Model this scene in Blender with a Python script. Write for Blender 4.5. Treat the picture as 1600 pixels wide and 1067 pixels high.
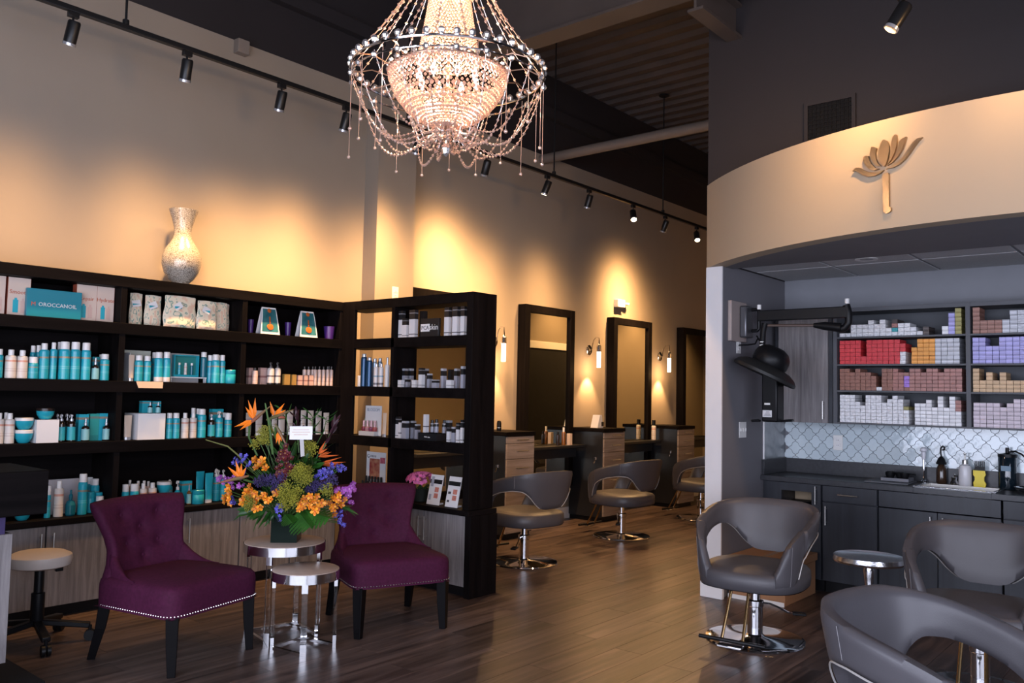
import bpy, math, random
from mathutils import Vector, Matrix, noise
random.seed(7)
PI = math.pi
for o in list(bpy.data.objects):
    bpy.data.objects.remove(o, do_unlink=True)
scene = bpy.context.scene
COL = scene.collection

# ------------------------------------------------------------------ camera
def camera_axes(yaw, pitch, roll):
    f = Vector((math.cos(pitch) * math.cos(yaw), math.cos(pitch) * math.sin(yaw), math.sin(pitch)))
    r = Vector((math.sin(yaw), -math.cos(yaw), 0))
    u = r.cross(f)
    return (r * math.cos(roll) + u * math.sin(roll), -r * math.sin(roll) + u * math.cos(roll), f)

cam_data = bpy.data.cameras.new('camera')
cam = bpy.data.objects.new('camera', cam_data)
COL.objects.link(cam)
R_, U_, F_ = camera_axes(math.radians(40.085), math.radians(3.4875), math.radians(1.1746))
cam.matrix_world = Matrix(((R_.x, U_.x, -F_.x, 0), (R_.y, U_.y, -F_.y, 0), (R_.z, U_.z, -F_.z, 1.45), (0, 0, 0, 1)))
cam_data.sensor_fit = 'HORIZONTAL'
cam_data.sensor_width = 36
cam_data.lens = 1313.79 / 1600 * 36
cam_data.clip_start = 0.05
scene.camera = cam

# ------------------------------------------------------------------ world, daylight, exposure
world = bpy.data.worlds.new('world')
scene.world = world
world.use_nodes = True
bg = world.node_tree.nodes['Background']
bg.inputs['Color'].default_value = (0.55, 0.66, 1.0, 1)
bg.inputs['Strength'].default_value = 0.35
vs = scene.view_settings
vs.view_transform = 'Standard'
vs.look = 'None'
vs.exposure = 0.15
vs.gamma = 1.0
vs.use_curve_mapping = False

def area_light(name, loc, target, sx, sy, power, col):
    l = bpy.data.lights.new(name, 'AREA')
    l.shape = 'RECTANGLE'; l.size = sx; l.size_y = sy; l.energy = power; l.color = col
    o = bpy.data.objects.new(name, l)
    COL.objects.link(o)
    o.location = loc
    o.rotation_euler = (Vector(target) - Vector(loc)).to_track_quat('-Z', 'Y').to_euler()
    return o
# daylight through the storefront glazing behind the photographer
area_light('storefront_daylight', (-1.35, 0.6, 1.55), (5, 0.6, 1.45), 6.4, 2.5, 350, (0.78, 0.82, 1.0))
area_light('side_window_daylight', (0.8, -2.85, 1.55), (0.8, 3, 1.5), 4.0, 2.4, 165, (0.78, 0.82, 1.0))

def point_light(name, loc, power, col, r=0.03, parent=None):
    l = bpy.data.lights.new(name, 'POINT')
    l.energy = power; l.color = col; l.shadow_soft_size = r
    o = bpy.data.objects.new(name, l); COL.objects.link(o)
    o.location = loc
    if parent: o.parent = parent
    return o

def spot_light(name, loc, target, power, col, angle, blend=1.0, r=0.03):
    l = bpy.data.lights.new(name, 'SPOT')
    l.energy = power; l.color = col; l.shadow_soft_size = r
    l.spot_size = math.radians(angle); l.spot_blend = blend
    o = bpy.data.objects.new(name, l); COL.objects.link(o)
    o.location = loc
    o.rotation_euler = (Vector(target) - Vector(loc)).to_track_quat('-Z', 'Y').to_euler()
    return o
def soft_beam(o, sigma):
    """reflector-lamp beam: intensity falls off as a Gaussian around the lamp axis"""
    l = o.data; l.use_nodes = True; nt = l.node_tree; N = nt.nodes; L = nt.links
    em = N['Emission']
    ge = N.new('ShaderNodeNewGeometry'); vt = N.new('ShaderNodeVectorTransform')
    vt.vector_type = 'NORMAL'; vt.convert_from = 'WORLD'; vt.convert_to = 'OBJECT'
    L.new(ge.outputs['Incoming'], vt.inputs['Vector'])
    sp = N.new('ShaderNodeSeparateXYZ'); L.new(vt.outputs['Vector'], sp.inputs[0])
    def mth(op, a, b=None):
        n = N.new('ShaderNodeMath'); n.operation = op
        for i, v in enumerate((a, b)):
            if v is None: continue
            if isinstance(v, (int, float)): n.inputs[i].default_value = v
            else: L.new(v, n.inputs[i])
        return n.outputs[0]
    th = mth('ARCCOSINE', mth('MINIMUM', mth('ABSOLUTE', sp.outputs['Z']), .99999))
    q = mth('DIVIDE', th, math.radians(sigma))
    g = mth('EXPONENT', mth('MULTIPLY', mth('MULTIPLY', q, q), -1.0))
    L.new(g, em.inputs['Strength'])
    return o
WARM = (1.0, 0.56, 0.225)

# ------------------------------------------------------------------ materials
MATS = {}
def _new(name):
    m = bpy.data.materials.new(name); m.use_nodes = True
    nt = m.node_tree
    return m, nt, nt.nodes['Principled BSDF']

def mat(name, col, rough=0.5, metal=0.0, var=0.0, scale=8.0, bump=0.0, bscale=60.0, stretch=(1, 1, 1), emit=0.0,
        trans=0.0, ior=1.45, coat=0.0, rnd=0.0, alpha=1.0, spec=0.5, sheen=0.0, col2=None):
    """Procedural principled material: noise colour variation, optional bump, per-object random tint."""
    if name in MATS: return MATS[name]
    m, nt, b = _new(name)
    N = nt.nodes; L = nt.links
    b.inputs['Base Color'].default_value = (*col, 1)
    b.inputs['Roughness'].default_value = rough
    b.inputs['Metallic'].default_value = metal
    b.inputs['Specular IOR Level'].default_value = spec
    b.inputs['IOR'].default_value = ior
    b.inputs['Transmission Weight'].default_value = trans
    b.inputs['Coat Weight'].default_value = coat
    b.inputs['Alpha'].default_value = alpha
    if sheen: b.inputs['Sheen Weight'].default_value = sheen
    if emit:
        b.inputs['Emission Color'].default_value = (*col, 1)
        b.inputs['Emission Strength'].default_value = emit
    tc = N.new('ShaderNodeTexCoord'); mp = N.new('ShaderNodeMapping')
    mp.inputs['Scale'].default_value = stretch
    L.new(tc.outputs['Object'], mp.inputs['Vector'])
    out = None
    if var or col2:
        nz = N.new('ShaderNodeTexNoise'); nz.inputs['Scale'].default_value = scale; nz.inputs['Detail'].default_value = 4
        L.new(mp.outputs['Vector'], nz.inputs['Vector'])
        cr = N.new('ShaderNodeValToRGB')
        c1 = tuple(c * (1 - var) for c in col); c2 = col2 if col2 else tuple(min(1, c * (1 + var)) for c in col)
        cr.color_ramp.elements[0].position = 0.3; cr.color_ramp.elements[1].position = 0.7
        cr.color_ramp.elements[0].color = (*c1, 1); cr.color_ramp.elements[1].color = (*c2, 1)
        L.new(nz.outputs['Fac'], cr.inputs['Fac'])
        out = cr.outputs['Color']
    if rnd:
        oi = N.new('ShaderNodeObjectInfo'); hs = N.new('ShaderNodeHueSaturation')
        mr = N.new('ShaderNodeMapRange'); mr.inputs['To Min'].default_value = 1 - rnd; mr.inputs['To Max'].default_value = 1 + rnd
        L.new(oi.outputs['Random'], mr.inputs['Value']); L.new(mr.outputs['Result'], hs.inputs['Value'])
        if out: L.new(out, hs.inputs['Color'])
        else: hs.inputs['Color'].default_value = (*col, 1)
        out = hs.outputs['Color']
    if out: L.new(out, b.inputs['Base Color'])
    if bump:
        n2 = N.new('ShaderNodeTexNoise'); n2.inputs['Scale'].default_value = bscale; n2.inputs['Detail'].default_value = 3
        L.new(mp.outputs['Vector'], n2.inputs['Vector'])
        bp = N.new('ShaderNodeBump'); bp.inputs['Strength'].default_value = bump; bp.inputs['Distance'].default_value = 0.01
        L.new(n2.outputs['Fac'], bp.inputs['Height']); L.new(bp.outputs['Normal'], b.inputs['Normal'])
    MATS[name] = m
    return m

def wood(name, c1, c2, rough=0.45, axis='z', freq=9.0, rnd=0.0, coat=0.0, spec=0.5):
    """Grain stretched along one axis; every object gets its own offset."""
    if name in MATS: return MATS[name]
    m, nt, b = _new(name); N = nt.nodes; L = nt.links
    tc = N.new('ShaderNodeTexCoord'); mp = N.new('ShaderNodeMapping'); oi = N.new('ShaderNodeObjectInfo')
    s = {'x': (0.06, 1, 1), 'y': (1, 0.06, 1), 'z': (1, 1, 0.06)}[axis]
    mp.inputs['Scale'].default_value = tuple(k * freq for k in s)
    ml = N.new('ShaderNodeMath'); ml.operation = 'MULTIPLY'; ml.inputs[1].default_value = 37.0
    L.new(oi.outputs['Random'], ml.inputs[0])
    ad = N.new('ShaderNodeVectorMath'); ad.operation = 'ADD'
    L.new(tc.outputs['Object'], mp.inputs['Vector']); L.new(mp.outputs['Vector'], ad.inputs[0]); L.new(ml.outputs[0], ad.inputs[1])
    nz = N.new('ShaderNodeTexNoise'); nz.inputs['Scale'].default_value = 2.2; nz.inputs['Detail'].default_value = 7; nz.inputs['Roughness'].default_value = 0.65
    nz.inputs['Distortion'].default_value = 0.6
    L.new(ad.outputs[0], nz.inputs['Vector'])
    cr = N.new('ShaderNodeValToRGB')
    cr.color_ramp.elements[0].position = 0.32; cr.color_ramp.elements[1].position = 0.72
    cr.color_ramp.elements[0].color = (*c1, 1); cr.color_ramp.elements[1].color = (*c2, 1)
    L.new(nz.outputs['Fac'], cr.inputs['Fac'])
    hs = N.new('ShaderNodeHueSaturation')
    mr = N.new('ShaderNodeMapRange'); mr.inputs['To Min'].default_value = 1 - rnd; mr.inputs['To Max'].default_value = 1 + rnd
    L.new(oi.outputs['Random'], mr.inputs['Value']); L.new(mr.outputs['Result'], hs.inputs['Value'])
    L.new(cr.outputs['Color'], hs.inputs['Color']); L.new(hs.outputs['Color'], b.inputs['Base Color'])
    bp = N.new('ShaderNodeBump'); bp.inputs['Strength'].default_value = 0.12; bp.inputs['Distance'].default_value = 0.004
    L.new(nz.outputs['Fac'], bp.inputs['Height']); L.new(bp.outputs['Normal'], b.inputs['Normal'])
    b.inputs['Roughness'].default_value = rough
    b.inputs['Coat Weight'].default_value = coat
    b.inputs['Specular IOR Level'].default_value = spec
    MATS[name] = m
    return m

def band_mat(name, stops, rough=0.4, rnd=0.0, metal=0.0):
    """Flat print: colour bands up the object's own height (generated z)."""
    if name in MATS: return MATS[name]
    m, nt, b = _new(name); N = nt.nodes; L = nt.links
    tc = N.new('ShaderNodeTexCoord'); sp = N.new('ShaderNodeSeparateXYZ'); cr = N.new('ShaderNodeValToRGB')
    cr.color_ramp.interpolation = 'CONSTANT'
    el = cr.color_ramp.elements
    while len(el) < len(stops): el.new(0.5)
    for e, (p, c) in zip(el, stops):
        e.position = p; e.color = (*c, 1)
    L.new(tc.outputs['Generated'], sp.inputs[0]); L.new(sp.outputs['Z'], cr.inputs['Fac'])
    out = cr.outputs['Color']
    if rnd:
        oi = N.new('ShaderNodeObjectInfo'); hs = N.new('ShaderNodeHueSaturation'); mr = N.new('ShaderNodeMapRange')
        mr.inputs['To Min'].default_value = 1 - rnd; mr.inputs['To Max'].default_value = 1 + rnd
        L.new(oi.outputs['Random'], mr.inputs['Value']); L.new(mr.outputs['Result'], hs.inputs['Value'])
        L.new(out, hs.inputs['Color']); out = hs.outputs['Color']
    L.new(out, b.inputs['Base Color'])
    b.inputs['Roughness'].default_value = rough; b.inputs['Metallic'].default_value = metal
    MATS[name] = m
    return m

# ------------------------------------------------------------------ mesh helpers
class MB:
    def __init__(s): s.v = []; s.f = []
    def add(s, vs_, fs):
        o = len(s.v); s.v += [tuple(v) for v in vs_]; s.f += [tuple(i + o for i in f) for f in fs]
        return s
    def box(s, x0, x1, y0, y1, z0, z1):
        return s.add([(x0, y0, z0), (x1, y0, z0), (x1, y1, z0), (x0, y1, z0), (x0, y0, z1), (x1, y0, z1), (x1, y1, z1), (x0, y1, z1)],
                     [(3, 2, 1, 0), (4, 5, 6, 7), (0, 1, 5, 4), (1, 2, 6, 5), (2, 3, 7, 6), (3, 0, 4, 7)])
    def lathe(s, prof, n=24, c=(0, 0, 0), cap=True):
        vs_ = []; fs = []
        for (r, z) in prof:
            for i in range(n):
                a = 2 * PI * i / n
                vs_.append((c[0] + r * math.cos(a), c[1] + r * math.sin(a), c[2] + z))
        for k in range(len(prof) - 1):
            for i in range(n):
                j = (i + 1) % n
                fs.append((k * n + i, k * n + j, (k + 1) * n + j, (k + 1) * n + i))
        if cap:
            if prof[0][0] > 1e-5: fs.append(tuple(range(n - 1, -1, -1)))
            if prof[-1][0] > 1e-5: fs.append(tuple((len(prof) - 1) * n + i for i in range(n)))
        return s.add(vs_, fs)
    def cyl(s, c, r, h, n=20, r2=None):
        return s.lathe([(r, 0), (r if r2 is None else r2, h)], n, c)
    def tube(s, pts, r, n=8, closed=False):
        pts = [Vector(p) for p in pts]; m = len(pts)
        rs = r if isinstance(r, (list, tuple)) else [r] * m
        vs_ = []; fs = []
        up = None
        for i, p in enumerate(pts):
            if closed: t = (pts[(i + 1) % m] - pts[i - 1])
            else: t = pts[min(i + 1, m - 1)] - pts[max(i - 1, 0)]
            t = t.normalized() if t.length > 1e-9 else Vector((0, 0, 1))
            if up is None:
                up = Vector((0, 0, 1)) if abs(t.z) < 0.9 else Vector((1, 0, 0))
            a = t.cross(up); a = a.normalized() if a.length > 1e-6 else t.orthogonal().normalized()
            b = a.cross(t).normalized(); up = b
            for k in range(n):
                w = 2 * PI * k / n
                vs_.append(p + a * (rs[i] * math.cos(w)) + b * (rs[i] * math.sin(w)))
        seg = m if closed else m - 1
        for i in range(seg):
            for k in range(n):
                k2 = (k + 1) % n; i2 = (i + 1) % m
                fs.append((i * n + k, i2 * n + k, i2 * n + k2, i * n + k2))
        if not closed:
            fs.append(tuple(range(n))); fs.append(tuple((m - 1) * n + k for k in range(n - 1, -1, -1)))
        return s.add(vs_, fs)
    def bar(s, a, b, w, h):
        """rectangular bar from a to b (w sideways, h up)"""
        a = Vector(a); b = Vector(b); t = (b - a).normalized()
        up = Vector((0, 0, 1)) if abs(t.z) < 0.95 else Vector((0, 1, 0))
        x = t.cross(up).normalized() * (w / 2); y = x.cross(t).normalized() * (h / 2)
        vs_ = [a - x - y, a + x - y, a + x + y, a - x + y, b - x - y, b + x - y, b + x + y, b - x + y]
        return s.add(vs_, [(3, 2, 1, 0), (4, 5, 6, 7), (0, 1, 5, 4), (1, 2, 6, 5), (2, 3, 7, 6), (3, 0, 4, 7)])
    def prism(s, poly, t, M=None):
        """poly in local XY extruded along +Z by t, placed with matrix M"""
        n = len(poly); M = M or Matrix.Identity(4)
        vs_ = [M @ Vector((p[0], p[1], 0)) for p in poly] + [M @ Vector((p[0], p[1], t)) for p in poly]
        fs = [tuple(range(n - 1, -1, -1)), tuple(range(n, 2 * n))] + [(i, (i + 1) % n, n + (i + 1) % n, n + i) for i in range(n)]
        return s.add(vs_, fs)
    def ball(s, c, r, nu=10, nv=6, sz=1.0):
        prof = [(r * math.sin(PI * k / nv), -r * sz * math.cos(PI * k / nv)) for k in range(nv + 1)]
        prof[0] = (1e-4 * r, prof[0][1]); prof[-1] = (1e-4 * r, prof[-1][1])
        return s.lathe(prof, nu, c)
    def octa(s, c, r, h=None):
        h = h or r; x, y, z = c
        return s.add([(x + r, y, z), (x, y + r, z), (x - r, y, z), (x, y - r, z), (x, y, z + h), (x, y, z - h)],
                     [(0, 1, 4), (1, 2, 4), (2, 3, 4), (3, 0, 4), (1, 0, 5), (2, 1, 5), (3, 2, 5), (0, 3, 5)])
    def grid(s, fn, nu, nv, closed_u=False):
        vs_ = [fn(i / (nu if closed_u else nu - 1), j / (nv - 1)) for j in range(nv) for i in range(nu)]
        fs = []
        for j in range(nv - 1):
            for i in range(nu if closed_u else nu - 1):
                i2 = (i + 1) % nu
                fs.append((j * nu + i, j * nu + i2, (j + 1) * nu + i2, (j + 1) * nu + i))
        return s.add(vs_, fs)
    def xf(s, M, start=0):
        s.v = s.v[:start] + [tuple(M @ Vector(v)) for v in s.v[start:]]
        return s
    def mesh(s, name, m, smooth=35):
        me = bpy.data.meshes.new(name); me.from_pydata(s.v, [], s.f); me.update()
        if m: me.materials.append(m)
        if smooth:
            me.polygons.foreach_set('use_smooth', [True] * len(me.polygons))
            try: me.set_sharp_from_angle(angle=math.radians(smooth))
            except Exception: pass
        return me
    def build(s, name, m, parent=None, smooth=35, bevel=0, kind=None, label=None, seg=2):
        o = bpy.data.objects.new(name, s.mesh(name, m, smooth)); COL.objects.link(o)
        if parent: o.parent = parent
        if bevel:
            md = o.modifiers.new('bevel', 'BEVEL'); md.width = bevel; md.segments = seg; md.limit_method = 'ANGLE'; md.angle_limit = math.radians(40)
        if kind: o['kind'] = kind
        if label: o['label'] = label
        return o

def tag(o, label, cat, group=None, kind=None):
    o['label'] = label; o['category'] = cat
    if group: o['group'] = group
    if kind: o['kind'] = kind
    return o
def thing(name, label, cat, loc=(0, 0, 0), rz=0.0, group=None):
    o = bpy.data.objects.new(name, None); COL.objects.link(o)
    o.empty_display_size = 0.1
    o.location = loc; o.rotation_euler = (0, 0, rz)
    return tag(o, label, cat, group)
def struct(name, mb, m, parent=None, **k):
    o = mb.build(name, m, parent, **k)
    if parent is None: o['kind'] = 'structure'
    return o
def piece(name, me, parent, loc=(0, 0, 0), rot=(0, 0, 0), sc=(1, 1, 1)):
    o = bpy.data.objects.new(name, me); COL.objects.link(o)
    o.parent = parent; o.location = loc; o.rotation_euler = rot; o.scale = sc
    return o
def copy_tree(o, parent=None):
    c = o.copy(); COL.objects.link(c); c.parent = parent
    for ch in list(o.children): copy_tree(ch, c)
    return c
ORD = ['', 'first', 'second', 'third', 'fourth', 'fifth', 'sixth', 'seventh', 'eighth', 'ninth', 'tenth', 'eleventh', 'twelfth',
       'thirteenth', 'fourteenth', 'fifteenth', 'sixteenth', 'seventeenth', 'eighteenth', 'nineteenth', 'twentieth']
def text_mesh(txt, size, m, depth=0.0008):
    cu = bpy.data.curves.new('lettering', 'FONT'); cu.body = txt; cu.size = size; cu.extrude = depth
    cu.align_x = 'CENTER'; cu.align_y = 'CENTER'; cu.resolution_u = 2
    t = bpy.data.objects.new('lettering', cu); COL.objects.link(t)
    dg = bpy.context.evaluated_depsgraph_get()
    me = bpy.data.meshes.new_from_object(t.evaluated_get(dg))
    bpy.data.objects.remove(t, do_unlink=True)
    me.materials.clear(); me.materials.append(m)
    return me
def interp(tab, x):
    if x <= tab[0][0]: return tab[0][1]
    for (a, va), (b, vb) in zip(tab, tab[1:]):
        if x <= b:
            t = (x - a) / (b - a); t = t * t * (3 - 2 * t) if False else t
            return va + (vb - va) * t
    return tab[-1][1]

# ------------------------------------------------------------------ shared materials
M_WALL = mat('painted wall warm beige', (0.29, 0.240, 0.190), 0.75, var=0.03, scale=2, bump=0.03, bscale=120)
M_DARKWALL = mat('painted wall dark taupe', (0.018, 0.0145, 0.0165), 0.7, var=0.06, scale=2)
M_DECK = mat('dark painted steel deck', (0.075, 0.058, 0.052), 0.55, var=0.15, scale=3)
M_BEAM = mat('dark painted beam', (0.06, 0.048, 0.044), 0.55, var=0.1, scale=3)
M_GREYWALL = mat('painted wall cool grey', (0.155, 0.150, 0.165), 0.7, var=0.03, scale=2)
M_SOFFIT = mat('painted soffit pale beige', (0.37, 0.295, 0.21), 0.7, var=0.02, scale=1.5)
M_WHITE = mat('white painted trim', (0.75, 0.74, 0.74), 0.5, var=0.02)
M_TILEC = mat('ceiling tile white', (0.45, 0.45, 0.46), 0.9, var=0.08, scale=90, bump=0.2, bscale=200)
M_ESP = wood('espresso wood', (0.0025, 0.0019, 0.0021), (0.0075, 0.0056, 0.0058), 0.6, 'x', 7, spec=0.06)
M_ESPV = wood('espresso wood upright', (0.0025, 0.0019, 0.0021), (0.008, 0.006, 0.006), 0.6, 'z', 7, spec=0.06)
M_GREYWOOD = wood('weathered grey laminate', (0.11, 0.098, 0.10), (0.27, 0.25, 0.25), 0.5, 'z', 16, rnd=0.04)
M_TAUPEWOOD = wood('taupe laminate', (0.20, 0.155, 0.13), (0.38, 0.31, 0.27), 0.5, 'x', 14, rnd=0.05)
M_CHARCAB = wood('charcoal stained wood', (0.011, 0.0125, 0.018), (0.022, 0.025, 0.034), 0.42, 'z', 9)
M_CHROME = mat('polished chrome', (0.80, 0.80, 0.82), 0.08, 1.0)
M_STEEL = mat('brushed nickel', (0.55, 0.53, 0.50), 0.3, 1.0, var=0.05, scale=30)
M_BLACK = mat('black plastic', (0.006, 0.006, 0.007), 0.4, spec=0.25)
M_BLACKM = mat('black satin metal', (0.012, 0.012, 0.013), 0.35, 0.3)
M_MIRROR = mat('mirror glass', (0.62, 0.60, 0.50), 0.015, 1.0)
M_PLATE = mat('white cover plate', (0.7, 0.69, 0.67), 0.4)
M_BULB = mat('glowing lamp', (1.0, 0.78, 0.5), 0.4, emit=14)

WALL_Y = 5.9; DECK_Z = 5.15
# ------------------------------------------------------------------ floor of planks
floor_o = struct('floor', MB().box(-1.4, 17, -3, WALL_Y, -0.06, -0.006), mat('dark plank joint', (0.012, 0.009, 0.008), 0.7, var=0.1))
M_PLANK = wood('walnut vinyl plank', (0.020, 0.0125, 0.0115), (0.150, 0.103, 0.088), 0.36, 'x', 8, rnd=0.25)
PW, PL = 0.178, 1.22
plank_me = MB().box(0.001, PL - 0.001, 0.001, PW - 0.001, -0.006, 0).mesh('plank', M_PLANK, 0)
cells = []
for j in range(-14, 33):
    y0 = j * PW + 0.02
    off = (j * 0.47) % 1.0 * PL
    for i in range(-2, 14):
        x0 = i * PL - off
        cx, cy = x0 + PL / 2, y0 + PW / 2
        if x0 < -1.4 or cy + PW / 2 > WALL_Y: continue
        d = Vector((cx, cy, -1.45)); zc = d.dot(F_)
        vis = False
        if zc > 0.3:
            for fx in (0.0, 0.25, 0.5, 0.75, 1.0):
                q = Vector((x0 + PL * fx, cy, -1.45)); zz = q.dot(F_)
                if zz <= 0.3: continue
                u_, v_ = q.dot(R_) / zz * 1313.8, -q.dot(U_) / zz * 1313.8
                if abs(u_) < 860 and v_ < 570: vis = True
        cells.append((not vis, zc if zc > 0 else 99, x0, y0))
cells.sort()
for c in cells[:300]:
    piece('plank', plank_me, floor_o, (c[2], c[3], 0))
rest = MB()
for c in cells[300:]:
    rest.box(c[2] + 0.001, c[2] + PL - 0.001, c[3] + 0.001, c[3] + PW - 0.001, -0.006, 0)
rest.build('plank_field', M_PLANK, floor_o, smooth=0, kind='stuff')

# ------------------------------------------------------------------ left wall, pier, upper wall
wall_left = struct('wall_left', MB().box(-1.4, 17, WALL_Y, WALL_Y + 0.15, -0.06, 4.19), M_WALL, smooth=0)
struct('wall_upper', MB().box(-1.4, 17, WALL_Y, WALL_Y + 0.15, 4.19, DECK_Z).box(-1.4, 17, 5.82, WALL_Y, 4.62, 4.74), M_DARKWALL, smooth=0)
struct('wall_pier', MB().box(4.89, 5.35, 5.72, WALL_Y, 0, 4.19), M_WALL, smooth=0)
bb = MB().box(5.36, 17, 5.882, WALL_Y, 0, 0.115).box(5.36, 17, 5.888, WALL_Y, 0.115, 0.13)
struct('baseboard_left', bb, M_WHITE, bevel=0.003)
struct('wall_far', MB().box(16.9, 17.05, 2.9, WALL_Y, 0, DECK_Z), M_WALL, smooth=0)
# rear walls behind the photographer: storefront piers and side wall with a window opening
sf = MB().box(-1.5, -1.4, 4.1, 6.05, 0, DECK_Z).box(-1.5, -1.4, -3.1, -2.7, 0, DECK_Z).box(-1.5, -1.4, -2.7, 4.1, 2.9, DECK_Z).box(-1.5, -1.4, -2.7, 4.1, 0, 0.25)
for yy in (-1.0, 0.7, 2.4): sf.box(-1.5, -1.42, yy - 0.03, yy + 0.03, 0.25, 2.9)
struct('wall_storefront', sf, M_DARKWALL, smooth=0)
sw = MB().box(-1.5, -1.25, -3.1, -3.0, 0, DECK_Z).box(2.85, 7.1, -3.1, -3.0, 0, DECK_Z).box(-1.25, 2.85, -3.1, -3.0, 2.85, DECK_Z).box(-1.25, 2.85, -3.1, -3.0, 0, 0.3)
struct('wall_side', sw, M_DARKWALL, smooth=0)

# ------------------------------------------------------------------ ceiling: ribbed deck, girder, joists, pipe
dk = MB()
x = -1.5; n = 0
while x < 17:
    # trapezoid flutes running across the room
    z0 = DECK_Z
    dk.add([(x, -3.1, z0), (x + .09, -3.1, z0), (x + .12, -3.1, z0 + .05), (x + .21, -3.1, z0 + .05), (x + .24, -3.1, z0),
            (x, 6.05, z0), (x + .09, 6.05, z0), (x + .12, 6.05, z0 + .05), (x + .21, 6.05, z0 + .05), (x + .24, 6.05, z0)],
           [(0, 5, 6, 1), (1, 6, 7, 2), (2, 7, 8, 3), (3, 8, 9, 4)])
    x += .24
dk.box(-1.5, 17, -3.1, 6.05, DECK_Z + .06, DECK_Z + .12)
struct('ceiling', dk, M_DECK, smooth=0)
g = MB().box(4.93, 5.13, -3.0, 5.9, 4.20, 4.222).box(4.93, 5.13, -3.0, 5.9, 4.66, 4.682).box(5.02, 5.04, -3.0, 5.9, 4.222, 4.66)
struct('trim_1', g, M_BEAM, smooth=0)
gj = MB().box(5.13, 5.75, 2.66, 2.78, 4.12, 4.14).box(5.13, 5.75, 2.71, 2.73, 4.14, 4.36).box(5.13, 5.75, 2.66, 2.78, 4.36, 4.38)
gj.box(3.2, 4.93, 2.66, 2.78, 4.20, 4.22).box(3.2, 4.93, 2.71, 2.73, 4.22, 4.5)
struct('trim_2', gj, M_BEAM, smooth=0)
struct('trim_3', MB().tube([(7.47, 2.95, 4.13), (7.47, 5.9, 4.13)], 0.055, 14), mat('painted pipe', (0.16, 0.13, 0.11), 0.5, var=0.05))
# ------------------------------------------------------------------ partition, dark wall over the colour bar, soffit
YP0, YP1 = 2.79, 2.915
XB = 6.88
part_ = MB().box(5.72, 6.95, YP0, YP1, 0, 2.43).box(6.95, 17, YP0, YP1, 0, 2.43)
wall_part = struct('wall_partition', part_, M_GREYWALL, smooth=0)
struct('trim_5', MB().box(5.705, 5.72, YP0 - 0.002, YP1 + 0.002, 0, 2.414), mat('white painted wall end', (0.62, 0.61, 0.62), 0.6, var=0.02), smooth=0)
bp_ = MB().box(5.672, 5.705, YP0 - 0.03, YP1 + 0.02, 0, 0.15).box(5.685, 5.705, YP0 - 0.022, YP1 + 0.014, 0.15, 0.175)
struct('baseboard_partition', bp_, M_WHITE, bevel=0.004)
# salon side of the partition carries the beige paint seen in the station mirrors
struct('wall_salon', MB().box(5.76, 10.6, YP1, YP1 + 0.012, 0, DECK_Z).box(11.85, 17, YP1, YP1 + 0.012, 0, DECK_Z).box(10.6, 11.85, YP1, YP1 + 0.012, 2.25, DECK_Z), M_WALL, smooth=0)
dcase = MB().box(10.5, 10.62, YP1, YP1 + .03, 0, 2.3).box(11.83, 11.95, YP1, YP1 + .03, 0, 2.3).box(10.5, 11.95, YP1, YP1 + .03, 2.2, 2.32)
struct('door_1', dcase, M_WHITE, bevel=0.004)
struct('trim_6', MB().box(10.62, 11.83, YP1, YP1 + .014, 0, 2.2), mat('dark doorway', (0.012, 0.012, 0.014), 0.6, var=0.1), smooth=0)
wall_dark = struct('wall_dark', MB().box(5.75, 5.9, -3.0, 2.93, 2.43, DECK_Z).box(5.9, 17, 2.79, 2.915, 2.43, DECK_Z), M_DARKWALL, smooth=0)
# curved fascia (arc in plan)
ACX, ACY, AR = 7.865, 0.82, 3.0
a1 = math.asin((2.925 - ACY) / AR)
fas = MB(); NA = 64
def arcp(a, r): return (ACX - r * math.cos(a), ACY + r * math.sin(a))
vs_ = []; fs = []
for i in range(NA + 1):
    a = -a1 + 2 * a1 * i / NA
    xo, yo = arcp(a, AR); xi, yi = arcp(a, AR - 0.12)
    vs_ += [(xo, yo, 2.414), (xo, yo, 3.04), (xi, yi, 3.04), (xi, yi, 2.414)]
for i in range(NA):
    k = i * 4
    fs += [(k, k + 1, k + 5, k + 4), (k + 1, k + 2, k + 6, k + 5), (k + 2, k + 3, k + 7, k + 6), (k + 3, k, k + 4, k + 7)]
fs += [(0, 3, 2, 1), (NA * 4, NA * 4 + 1, NA * 4 + 2, NA * 4 + 3)]
fas.add(vs_, fs)
struct('wall_soffit', fas, M_SOFFIT, smooth=50)
# flat underside between fascia and tile field, and top deck behind the fascia
un = MB(); vs_ = []; fs = []
for i in range(NA + 1):
    a = -a1 + 2 * a1 * i / NA
    xo, yo = arcp(a, AR - 0.02)
    yo = min(yo, YP0)
    vs_ += [(xo, yo, 2.4145), (max(5.87, xo + .001), yo, 2.4145), (xo, yo, 2.5), (max(5.87, xo + .001), yo, 2.5)]
for i in range(NA):
    k = i * 4
    fs += [(k, k + 4, k + 5, k + 1), (k + 2, k + 3, k + 7, k + 6)]
un.add(vs_, fs)
struct('ceiling_soffit', un, mat('soffit underside grey', (0.15, 0.145, 0.155), 0.7, var=0.03), smooth=0)
ctile = struct('ceiling_tile_field', MB().box(5.87, XB, -1.2, YP0, 2.445, 2.49), mat('ceiling grid', (0.25, 0.25, 0.26), 0.6, var=0.03), smooth=0)
ys = [2.79, 2.18, 1.58, 0.98, 0.38, -0.22, -0.82]
for k in range(len(ys) - 1):
    for (xa, xb) in ((5.88, 6.265), (6.285, 6.87)):
        MB().box(xa, xb, ys[k + 1] + .01, ys[k] - .01, 2.436, 2.4455).build('ceiling_tile', M_TILEC, ctile, smooth=0, bevel=0.004)
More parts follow.
